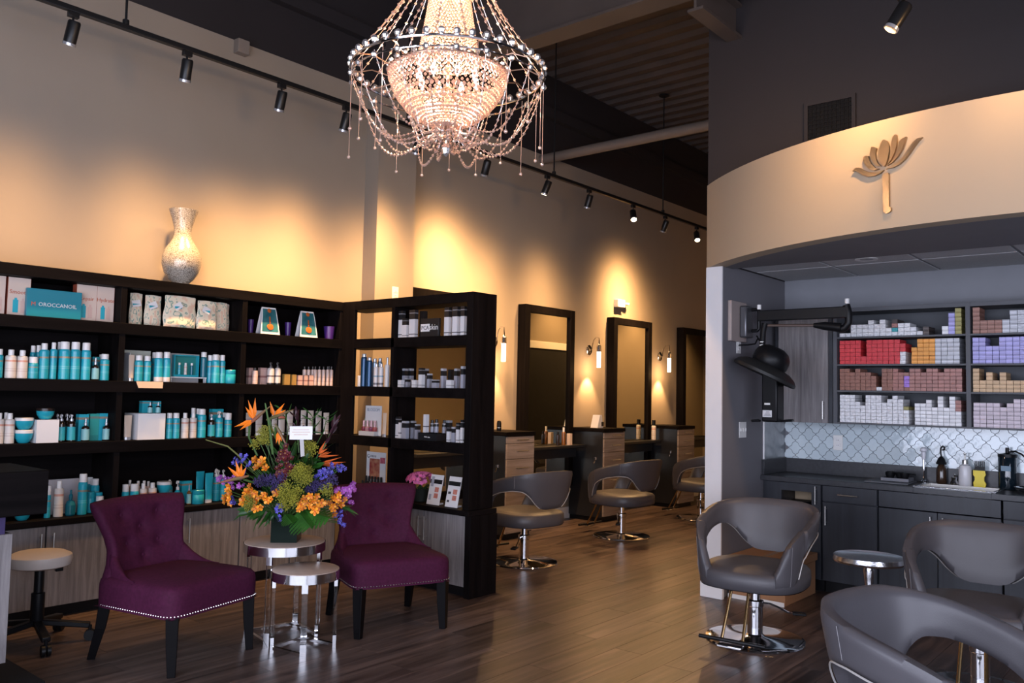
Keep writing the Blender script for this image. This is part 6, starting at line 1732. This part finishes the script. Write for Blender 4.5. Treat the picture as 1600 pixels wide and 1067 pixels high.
# ------------------------------------------------------------------ flower arrangement: bloom positions relative to the glass cube
FLOWERS = [
('orchid',-0.212,0.020,0.481),
('orchid',-0.197,0.005,0.457),
('orchid',-0.188,-0.009,0.478),
('orchid',-0.201,0.011,0.432),
('orchid',-0.158,0.021,0.445),
('orchid',-0.341,0.096,0.312),
('orchid',-0.329,0.084,0.288),
('orchid',-0.345,0.107,0.247),
('orchid',-0.324,0.082,0.239),
('orchid',-0.341,0.100,0.271),
('orchid',-0.270,0.012,0.302),
('orchid',-0.253,-0.006,0.282),
('orchid',-0.279,0.029,0.241),
('orchid',-0.238,-0.025,0.291),
('orchid',-0.264,0.010,0.257),
('orchid',-0.217,-0.042,0.218),
('orchid',-0.206,-0.063,0.284),
('orchid',-0.178,-0.093,0.264),
('orchid',-0.191,-0.078,0.260),
('orchid',-0.249,-0.013,0.311),
('orchid',-0.230,-0.027,0.209),
('orchid',-0.050,-0.279,0.292),
('orchid',-0.024,-0.310,0.292),
('orchid',-0.030,-0.300,0.260),
('orchid',-0.058,-0.266,0.251),
('orchid',-0.079,-0.241,0.242),
('orchid',-0.041,-0.284,0.231),
('orchid',-0.020,-0.309,0.228),
('orchid',-0.085,-0.231,0.213),
('orchid',-0.006,-0.328,0.252),
('orchid',0.110,-0.281,0.271),
('orchid',0.133,-0.306,0.255),
('orchid',0.101,-0.267,0.237),
('orchid',0.145,-0.318,0.230),
('orchid',0.124,-0.292,0.217),
('orchid',0.134,-0.310,0.280),
('orchid',0.114,-0.279,0.204),
('burgundy',-0.130,-0.145,0.541),
('burgundy',-0.145,-0.126,0.520),
('burgundy',-0.114,-0.164,0.525),
('burgundy',-0.133,-0.138,0.496),
('burgundy',-0.154,-0.113,0.487),
('burgundy',-0.107,-0.169,0.497),
('burgundy',-0.121,-0.150,0.468),
('burgundy',-0.141,-0.124,0.455),
('burgundy',-0.153,-0.108,0.438),
('burgundy',-0.109,-0.162,0.447),
('burgundy',-0.129,-0.136,0.422),
('burgundy',-0.138,-0.123,0.397),
('burgundy',-0.117,-0.148,0.402),
('burgundy',-0.102,-0.167,0.423),
('burgundy',-0.126,-0.135,0.373),
('burgundy',-0.146,-0.114,0.405),
('purple',-0.272,0.132,0.377),
('purple',-0.303,0.170,0.368),
('purple',-0.313,0.183,0.343),
('purple',-0.253,0.114,0.337),
('purple',-0.274,0.139,0.319),
('purple',-0.237,0.095,0.329),
('purple',-0.286,0.151,0.352),
('purple',-0.320,0.189,0.376),
('purple',0.131,-0.279,0.310),
('purple',0.154,-0.304,0.294),
('purple',0.176,-0.329,0.278),
('purple',0.168,-0.324,0.320),
('purple',0.189,-0.350,0.337),
('purple',0.198,-0.359,0.312),
('purple',0.189,-0.341,0.245),
('purple',0.166,-0.316,0.261),
('purple',0.141,-0.292,0.319),
('blue',-0.258,0.103,0.506),
('blue',-0.278,0.129,0.485),
('blue',-0.236,0.078,0.495),
('blue',-0.282,0.136,0.460),
('blue',-0.218,0.060,0.462),
('blue',-0.246,0.091,0.478),
('blue',-0.264,0.114,0.469),
('blue',0.027,-0.224,0.387),
('blue',0.042,-0.243,0.400),
('blue',0.057,-0.263,0.417),
('blue',0.072,-0.282,0.434),
('blue',0.087,-0.301,0.443),
('blue',0.103,-0.320,0.452),
('blue',0.119,-0.340,0.456),
('blue',0.127,-0.349,0.448),
('blue',0.084,-0.294,0.414),
('blue',0.064,-0.268,0.392),
('blue',0.048,-0.249,0.379),
('blue',0.109,-0.326,0.431),
('blue',-0.132,-0.098,0.224),
('blue',-0.120,-0.110,0.200),
('blue',-0.123,-0.103,0.167),
('blue',-0.117,-0.109,0.147),
('blue',-0.136,-0.091,0.208),
('blue',0.133,-0.255,0.200),
('blue',0.151,-0.274,0.167),
('blue',0.164,-0.286,0.142),
('blue',0.176,-0.298,0.113),
('blue',0.162,-0.282,0.125),
('blue',0.142,-0.264,0.183),
('blue',-0.309,0.078,0.254),
('blue',-0.302,0.072,0.238),
('blue',-0.316,0.088,0.242),
('solidago',-0.162,0.040,0.618),
('solidago',-0.144,0.022,0.594),
('solidago',-0.171,0.054,0.585),
('solidago',-0.141,0.015,0.627),
('solidago',-0.158,0.033,0.644),
('solidago',-0.090,-0.231,0.443),
('solidago',-0.073,-0.249,0.419),
('solidago',-0.093,-0.223,0.403),
('solidago',-0.061,-0.261,0.395),
('solidago',-0.075,-0.241,0.371),
('solidago',-0.102,-0.215,0.423),
('solidago',-0.058,-0.268,0.428),
('solidago',-0.135,-0.180,0.313),
('solidago',-0.112,-0.204,0.281),
('solidago',-0.149,-0.161,0.280),
('solidago',-0.121,-0.191,0.249),
('solidago',-0.103,-0.217,0.298),
('solidago',-0.094,-0.230,0.323),
('solidago',-0.157,-0.156,0.329),
('solidago',0.025,-0.161,0.573),
('solidago',0.037,-0.174,0.549),
('solidago',0.021,-0.154,0.540),
('solidago',-0.246,-0.012,0.250),
('solidago',-0.255,0.001,0.225),
('solidago',0.050,-0.276,0.316),
('solidago',0.067,-0.295,0.300),
('statice',-0.187,0.000,0.366),
('statice',-0.164,-0.025,0.350),
('statice',-0.177,-0.013,0.383),
('statice',-0.150,-0.044,0.384),
('statice',-0.163,-0.120,0.358),
('statice',-0.146,-0.139,0.334),
('statice',-0.166,-0.113,0.326),
('statice',0.010,-0.248,0.349),
('statice',0.032,-0.273,0.341),
('statice',-0.004,-0.228,0.324),
('statice',0.053,-0.298,0.350),
('statice',0.072,-0.324,0.376),
('filler',-0.063,0.040,0.372),
('filler',-0.007,-0.024,0.340),
('filler',0.049,-0.088,0.308),
('filler',-0.087,0.074,0.303),
('filler',0.069,-0.123,0.443),
('filler',-0.120,0.104,0.404),
('filler',0.017,-0.066,0.493),
('filler',-0.033,-0.017,0.593),
('filler',0.094,-0.157,0.478),
('filler',-0.143,0.138,0.335),
('filler',0.127,-0.187,0.378),
('filler',-0.029,0.011,0.254),
('filler',0.063,-0.100,0.257),
('filler',-0.100,0.077,0.438),
('filler',-0.004,-0.048,0.560),
('filler',-0.081,0.050,0.489),
('filler',0.080,-0.145,0.528),
('green',0.011,-0.213,0.469),
('green',0.031,-0.239,0.495),
('green',-0.012,-0.188,0.494),
('green',0.028,-0.232,0.453),
]
FP = {'bop1': (-0.218, 0.069, 0.697), 'bop1s': (-0.168, 0.074, 0.5), 'bop2': (-0.132, -0.062, 0.668), 'bop2s': (-0.076, -0.039, 0.545), 'bop3': (-0.274, 0.04, 0.385), 'bop3s': (-0.195, 0.044, 0.347), 'bop4': (-0.112, 0.034, 0.718), 'bop4s': (-0.047, -0.026, 0.543), 'stem1': (-0.185, -0.012, 0.807), 'stem1b': (-0.127, -0.022, 0.513), 'branch': [(-0.34, 0.349, 0.583), (-0.254, 0.25, 0.547), (-0.213, 0.206, 0.498), (-0.147, 0.137, 0.403)], 'dark1': [(-0.018, -0.11, 0.572), (-0.026, -0.088, 0.772)], 'dark2': [(0.092, -0.209, 0.557), (0.152, -0.25, 0.725)], 'dark3': [(0.009, -0.197, 0.32), (0.091, -0.3, 0.389)], 'card': (-0.066, -0.2, 0.642), 'cards': [(-0.062, -0.202, 0.607), (-0.04, -0.187, 0.507)], 'helA': [(0.061, -0.198, 0.499), (0.145, -0.251, 0.507)], 'helB': [(0.064, -0.197, 0.457), (0.191, -0.301, 0.454)], 'helC': [(0.06, -0.198, 0.516), (0.11, -0.213, 0.548)], 'tw': [[(-0.032, -0.016, 0.567), (-0.032, -0.025, 0.669), (-0.048, -0.014, 0.753)], [(0.045, -0.107, 0.57), (0.06, -0.135, 0.672), (0.057, -0.137, 0.731)], [(0.083, -0.152, 0.571), (0.105, -0.186, 0.648), (0.111, -0.201, 0.732)]], 'mon': [((-0.056, -0.185, 0.194), (-0.047, -0.298, 0.113), 0.2), ((-0.012, -0.192, 0.198), (0.048, -0.353, 0.161), 0.17), ((-0.115, -0.145, 0.179), (-0.122, -0.226, 0.14), 0.1)], 'fan': [((-0.178, -0.041, 0.198), (-0.255, -0.02, 0.131)), ((-0.194, -0.022, 0.206), (-0.271, 0.028, 0.151)), ((-0.168, -0.083, 0.193), (-0.23, -0.081, 0.127)), ((-0.216, 0.003, 0.213), (-0.281, 0.086, 0.162)), ((0.172, -0.272, 0.215), (0.227, -0.336, 0.2)), ((-0.146, -0.093, 0.184), (-0.182, -0.108, 0.133))]}
FRONT_DIR = (-0.7637,-0.6427,-0.0608)
SIDE=(0.6428,-0.7657,0.0205)
AXO = Vector(FRONT_DIR)          # outward side of the bouquet that faces the seating area
fa = thing('flower_arrangement', 'large mixed flower arrangement with birds of paradise in a dark glass cube', 'flowers', (3.0, 4.235, .5535))
M_STEM = mat('green stem', (.06, .13, .03), .45, var=.2)
M_LEAF = mat('dark glossy leaf', (.022, .085, .015), .35, var=.35, scale=20)
M_LEAF2 = mat('bright glossy leaf', (.020, .085, .010), .35, var=.35, scale=14)
MB().box(-.075, .075, -.075, .075, 0, .008).box(-.075, .075, -.075, -.069, .008, .14).box(-.075, .075, .069, .075, .008, .14).box(-.075, -.069, -.069, .069, .008, .14).box(.069, .075, -.069, .069, .008, .14).xf(Matrix.Rotation(math.radians(-46), 4, 'Z')).build('glass_cube', mat('smoky green glass', (.004, .010, .007), .12, spec=.15), fa, smooth=0)
MB().box(-.066, .066, -.066, .066, .009, .10).xf(Matrix.Rotation(math.radians(-46), 4, 'Z')).build('dark_water', mat('dark water', (.006, .012, .009), .05), fa, smooth=0)
def petal_bloom(n, ln, wd, cup, m, centre, name, layers=1):
    mb = MB()
    for L_ in range(layers):
        for k in range(n):
            a = 2 * PI * k / n + L_ * PI / n; st0 = len(mb.v); l_ = ln * (1 - .3 * L_)
            mb.add([(0, 0, .002), (wd * .55, l_ * .35, cup * .35), (wd, l_ * .68, cup * .8), (wd * .35, l_, cup), (-wd * .35, l_, cup), (-wd, l_ * .68, cup * .8), (-wd * .55, l_ * .35, cup * .35)],
                   [(0, 1, 6), (1, 2, 5, 6), (2, 3, 4, 5)])
            mb.xf(Matrix.Rotation(a, 4, 'Z'), st0)
    me = mb.mesh(name, m, 0); 
    cm_ = MB().ball((0, 0, .006), ln * .16, 6, 4).mesh(name + '_centre', centre, 35)
    return me, cm_
Y_C = mat('yellow flower centre', (.6, .32, .03), .5)
BL = {
 'orchid': petal_bloom(5, .026, .010, .012, mat('orange petal', (.62, .11, .006), .5, rnd=.4, col2=(.85, .34, .02), var=.2, scale=60), mat('deep orange centre', (.6, .07, .01), .5), 'orange_orchid'),
 'burgundy': petal_bloom(5, .021, .009, .010, mat('burgundy petal', (.085, .008, .014), .5, rnd=.4), Y_C, 'burgundy_orchid'),
 'purple': petal_bloom(5, .023, .010, .008, mat('purple petal', (.30, .07, .34), .5, rnd=.4), mat('pale throat', (.6, .4, .6), .5), 'purple_orchid'),
 'blue': petal_bloom(5, .017, .006, .007, mat('blue petal', (.03, .03, .30), .5, rnd=.5, col2=(.14, .12, .55), var=.3, scale=80), mat('pale blue bee', (.35, .35, .6), .5), 'delphinium_bloom', 2),
}
random.seed(5)
def toward(p, jit=.5):
    v = Vector((p[0], p[1], p[2] - .22)).normalized() * .8 + AXO * .9 + Vector((random.uniform(-jit, jit), random.uniform(-jit, jit), random.uniform(-jit, jit)))
    return Vector((0, 0, 1)).rotation_difference(v.normalized())
def tuft(n, spread, r, m, name):
    mb = MB()
    for k in range(n):
        d_ = Vector((random.gauss(0, 1), random.gauss(0, 1), random.gauss(0, 1) + .6)).normalized() * spread * random.uniform(.35, 1)
        mb.octa(tuple(d_), r * random.uniform(.7, 1.3))
        if k % 5 == 0: mb.tube([(0, 0, -spread * .6), tuple(d_)], .0012, 3)
    return mb.mesh(name, m, 0)
M_SOL = mat('yellow green goldenrod', (.26, .25, .03), .6, rnd=.35); M_STAT = mat('dusky purple statice', (.055, .04, .13), .6, rnd=.4)
TUFT = {'solidago': [tuft(70, .034, .0035, M_SOL, 'goldenrod_tuft') for _ in range(3)], 'statice': [tuft(60, .034, .0038, M_STAT, 'statice_tuft') for _ in range(2)]}
def leaf_me(ln, wd, m, name, bend=.25, n=7):
    mb = MB()
    for k in range(n + 1):
        t = k / n; w_ = wd * math.sin(PI * min(1, t * .92 + .06)) ** .8; z_ = ln * t; y_ = bend * ln * t * t
        mb.v += [(-w_, y_ + w_ * .25, z_), (0, y_, z_), (w_, y_ + w_ * .25, z_)]
    for k in range(n):
        b_ = k * 3; mb.f += [(b_, b_ + 1, b_ + 4, b_ + 3), (b_ + 1, b_ + 2, b_ + 5, b_ + 4)]
    return mb.mesh(name, m, 60)
LFD = leaf_me(.13, .020, M_LEAF, 'leaf'); LFB = leaf_me(.11, .016, M_LEAF2, 'leaf'); LFN = leaf_me(.20, .009, M_LEAF, 'leaf', .35)
# stems from the cube to the blooms
stems = MB()
for (kind, x_, y_, z_) in FLOWERS:
    p = Vector((x_, y_, z_))
    if kind in BL or kind in TUFT:
        b0 = Vector((random.uniform(-.045, .045), random.uniform(-.045, .045), .11))
        mid = b0.lerp(p, .5) * Vector((.8, .8, 1)) if False else b0.lerp(p, .5) + Vector((-(p.x) * .12, -(p.y) * .12, .02))
        stems.tube([b0, mid, p], .0022, 4)
stems.build('stems', M_STEM, fa, kind='stuff')
extra = [(k_, a_ + random.gauss(0, .018), b_ + random.gauss(0, .018), c_ + random.gauss(0, .018)) for (k_, a_, b_, c_) in FLOWERS if k_ in BL or k_ in TUFT]
for i, (kind, x_, y_, z_) in enumerate(FLOWERS + extra):
    p = Vector((x_, y_, z_))
    if kind in BL:
        me, cm_ = BL[kind]; q = toward(p); s_ = random.uniform(.6, 1.0)
        o = piece(me.name, me, fa, p, q.to_euler(), (s_, s_, s_)); o.rotation_euler.rotate_axis('Z', random.uniform(0, 6))
        piece('bloom_centre', cm_, o)
    elif kind in TUFT:
        me = random.choice(TUFT[kind]); s_ = random.uniform(.9, 1.25)
        o = piece(me.name, me, fa, p, toward(p, .3).to_euler(), (s_, s_, s_)); o['kind'] = 'stuff'
    elif kind == 'filler':
        for k in range(9):
            v = Vector((p.x * .6 + random.uniform(-.5, .5) * .3, p.y * .6 + random.uniform(-.5, .5) * .3, .25 + random.uniform(-.25, .2))).normalized()
            q = Vector((0, 0, 1)).rotation_difference(v); s_ = random.uniform(.6, 1.05)
            o = piece('leaf', random.choice([LFD, LFD, LFB, LFN]), fa, p * .72 + Vector((random.uniform(-.04, .04), random.uniform(-.04, .04), .03 + random.uniform(-.04, .04))), q.to_euler(), (s_, s_, s_)); o.rotation_euler.rotate_axis('Z', random.uniform(0, 6))
    else:
        v = (Vector((p.x, p.y, .1)).normalized() + AXO * .3).normalized(); q = Vector((0, 0, 1)).rotation_difference(v)
        o = piece('leaf', LFB, fa, p - v * .05, q.to_euler(), (.9, .9, .9)); o.rotation_euler.rotate_axis('Z', random.uniform(0, 6))
# birds of paradise
M_BOPO = mat('bird of paradise orange', (.85, .20, .008), .45, rnd=.1); M_BOPB = mat('bird of paradise blue', (.04, .05, .35), .4); M_BEAK = mat('bird of paradise beak', (.09, .16, .06), .4, col2=(.28, .09, .05), var=.2, scale=12)
SID = Vector(SIDE)
def spear(a, b, w, name, m, parent):
    a = Vector(a); b = Vector(b); d_ = (b - a); n_ = d_.cross(AXO).normalized() * w; o_ = AXO * w * .5
    mb = MB(); c1 = a.lerp(b, .35)
    mb.add([a, c1 + n_, b, c1 - n_, c1 + o_], [(0, 1, 4), (1, 2, 4), (2, 3, 4), (3, 0, 4), (0, 3, 2, 1)])
    return mb.build(name, m, parent, smooth=0)
def bop(head, stem0, beak_dir, fan, s_):
    head = Vector(head); stem0 = Vector(stem0)
    e = bpy.data.objects.new('bird_of_paradise', MB().tube([stem0, stem0.lerp(head, .55) - SID * .03 * s_, head - SID * .01], [.006, .006, .007], 8).mesh('bird_of_paradise', M_STEM)); COL.objects.link(e); e.parent = fa
    e['label'] = 'bird of paradise bloom with orange sepals'
    bd = SID * beak_dir[0] + Vector((0, 0, beak_dir[1])) + AXO * .15; bd.normalize()
    MB().tube([head - bd * .03 * s_, head + bd * .03 * s_, head + bd * .10 * s_, head + bd * .16 * s_], [.005, .012 * s_, .007 * s_, .001], 8).build('beak', M_BEAK, e)
    for (u_, v_, l_) in fan:
        d_ = SID * u_ + Vector((0, 0, v_)) + AXO * .12; d_.normalize()
        spear(head + bd * .02, head + bd * .02 + d_ * l_ * s_, .013 * s_, 'sepal', M_BOPO, e)
    d_ = (SID * (fan[0][0] + .45) + Vector((0, 0, fan[0][1]))).normalized()
    spear(head, head + d_ * .09 * s_, .005 * s_, 'blue_petal', M_BOPB, e)
bop(FP['bop1'], FP['bop1s'], (.75, .62), [(-.30, 1, .12), (.05, 1, .13), (-.95, -.35, .12), (-.6, .9, .09), (-.8, -.6, .10)], 1.0)
bop(FP['bop4'], FP['bop4s'], (.9, .35), [(.65, .85, .11), (-.25, 1, .10), (.9, .55, .09)], .95)
bop(FP['bop2'], FP['bop2s'], (.5, -.8), [(.1, -1, .10), (-.15, -1, .09), (.3, -.9, .08)], .85)
bop(FP['bop3'], FP['bop3s'], (-.95, -.2), [(-.25, 1, .11), (.1, 1, .09), (-.75, .7, .10), (.3, .5, .08)], .95)
MB().tube([FP['stem1b'], tuple((Vector(FP['stem1']) + Vector(FP['stem1b'])) / 2 + SID * .004), FP['stem1']], [.008, .007, .004], 8).build('tall_stem', M_STEM, fa)
MB().tube(FP['branch'], [.003, .0045, .005, .006], 6).build('long_branch', mat('olive stem', (.15, .16, .05), .5), fa)
M_DK = mat('dark plum bract', (.045, .014, .022), .45, rnd=.25, var=.3, scale=30)
for nm in ('dark1', 'dark2', 'dark3'):
    a, b = Vector(FP[nm][0]), Vector(FP[nm][1]); d_ = (b - a).normalized()
    MB().tube([a - d_ * .05, b - d_ * .03], .004, 6).build('bract_stem', M_STEM, fa)
    L_ = (b - a).length
    lm = leaf_me(.085, .012, M_DK, 'bract', .1)
    for k in range(16):
        t = .25 + .72 * k / 15; p = a.lerp(b, t); v = (d_ + Vector((random.uniform(-.5, .5), random.uniform(-.5, .5), random.uniform(-.35, .35)))).normalized()
        o = piece('bract', lm, fa, p - d_ * .03, Vector((0, 0, 1)).rotation_difference(v).to_euler(), (.8, .8, .75)); o.rotation_euler.rotate_axis('Z', random.uniform(0, 6))
M_HEL = mat('orange red spike', (.55, .10, .015), .45, rnd=.2)
for nm in ('helA', 'helB', 'helC'):
    a, b = Vector(FP[nm][0]), Vector(FP[nm][1])
    for k in range(4):
        v = (b - a) + Vector((random.uniform(-.03, .03), random.uniform(-.03, .03), random.uniform(-.02, .05)))
        spear(a, a + v * random.uniform(.7, 1.05), .007, 'orange_spike', M_HEL, fa)
for pts in FP['tw']:
    MB().tube(pts, [.003, .0025, .0015], 5).build('twig', M_STEM, fa)
    for k in range(7):
        t = .3 + .7 * k / 6; p = Vector(pts[1]).lerp(Vector(pts[2]), t) if t > .5 else Vector(pts[0]).lerp(Vector(pts[1]), t * 2)
        v = (SID * random.choice((-1, 1)) * random.uniform(.4, 1) + Vector((0, 0, random.uniform(.1, .8))) + AXO * random.uniform(-.3, .5)).normalized()
        o = piece('leaf', LFN, fa, p, Vector((0, 0, 1)).rotation_difference(v).to_euler(), (.5, .45, .38))
# split monstera leaves at the lip
def monstera(base, tip, wd):
    base = Vector(base); tip = Vector(tip); d_ = tip - base; L_ = d_.length; d_.normalize()
    up = (AXO * .6 + Vector((0, 0, .8))).normalized(); sd = d_.cross(up).normalized(); up = sd.cross(d_).normalized()
    mb = MB(); n = 7
    mb.tube([base, tip], .003, 5)
    for s_ in (-1, 1):
        for k in range(n):
            t0 = k / n * .92; t1 = t0 + .55 / n
            w0 = wd * math.sin(PI * min(1, (t0 * .8 + .18))) ; w1 = wd * math.sin(PI * min(1, (t1 * .8 + .18)))
            def pt(t, w_, bk=.0): return base + d_ * (L_ * t + w_ * .25) + sd * s_ * w_ - up * (w_ * .35)
            st0 = len(mb.v)
            vs_ = [pt(t0, 0), pt(t1 + .06, 0), pt(t1 + .03, w1 * .6), pt(t1, w1), pt((t0 + t1) / 2 + .02, (w0 + w1) / 2 * 1.04), pt(t0 + .01, w0 * .95), pt(t0, w0 * .5)]
            mb.add(vs_, [(0, 1, 2, 6), (2, 3, 4), (2, 4, 5, 6)])
    return mb.build('monstera_leaf', M_LEAF2, fa, smooth=0)
for (a, b, w_) in FP['mon']: monstera(a, b, w_ * .5)
for (a, b) in FP['fan']:
    a, b = Vector(a), Vector(b); v = b - a
    for k in range(5):
        vv = (v.normalized() + Vector((random.uniform(-.35, .35), random.uniform(-.35, .35), random.uniform(-.25, .25)))).normalized()
        o = piece('leaf', LFN if k % 2 else LFD, fa, a, Vector((0, 0, 1)).rotation_difference(vv).to_euler(), (.8, .8, v.length / .16)); o.rotation_euler.rotate_axis('Z', random.uniform(0, 6))
# gift card on its pick
cp = Vector(FP['card']); Rm = Matrix((SID, AXO, Vector((0, 0, 1)))).transposed().to_4x4()
MB().box(-.065, .065, -.001, .001, -.038, .038).xf(Matrix.Translation(cp) @ Rm).build('gift_card', M_CARDW, fa, smooth=0)
for k, (w_, c_) in enumerate(((.045, 'peach'), (.052, 'peach'), (.04, 'grey'))):
    MB().box(-w_, w_, .001, .0016, .016 - k * .014, .021 - k * .014).xf(Matrix.Translation(cp) @ Rm).build('card_line', mat('peach print', (.62, .48, .40), .5), fa, smooth=0)
MB().bar(FP['cards'][0], FP['cards'][1], .026, .002).build('card_pick', M_CARDW, fa, smooth=0)
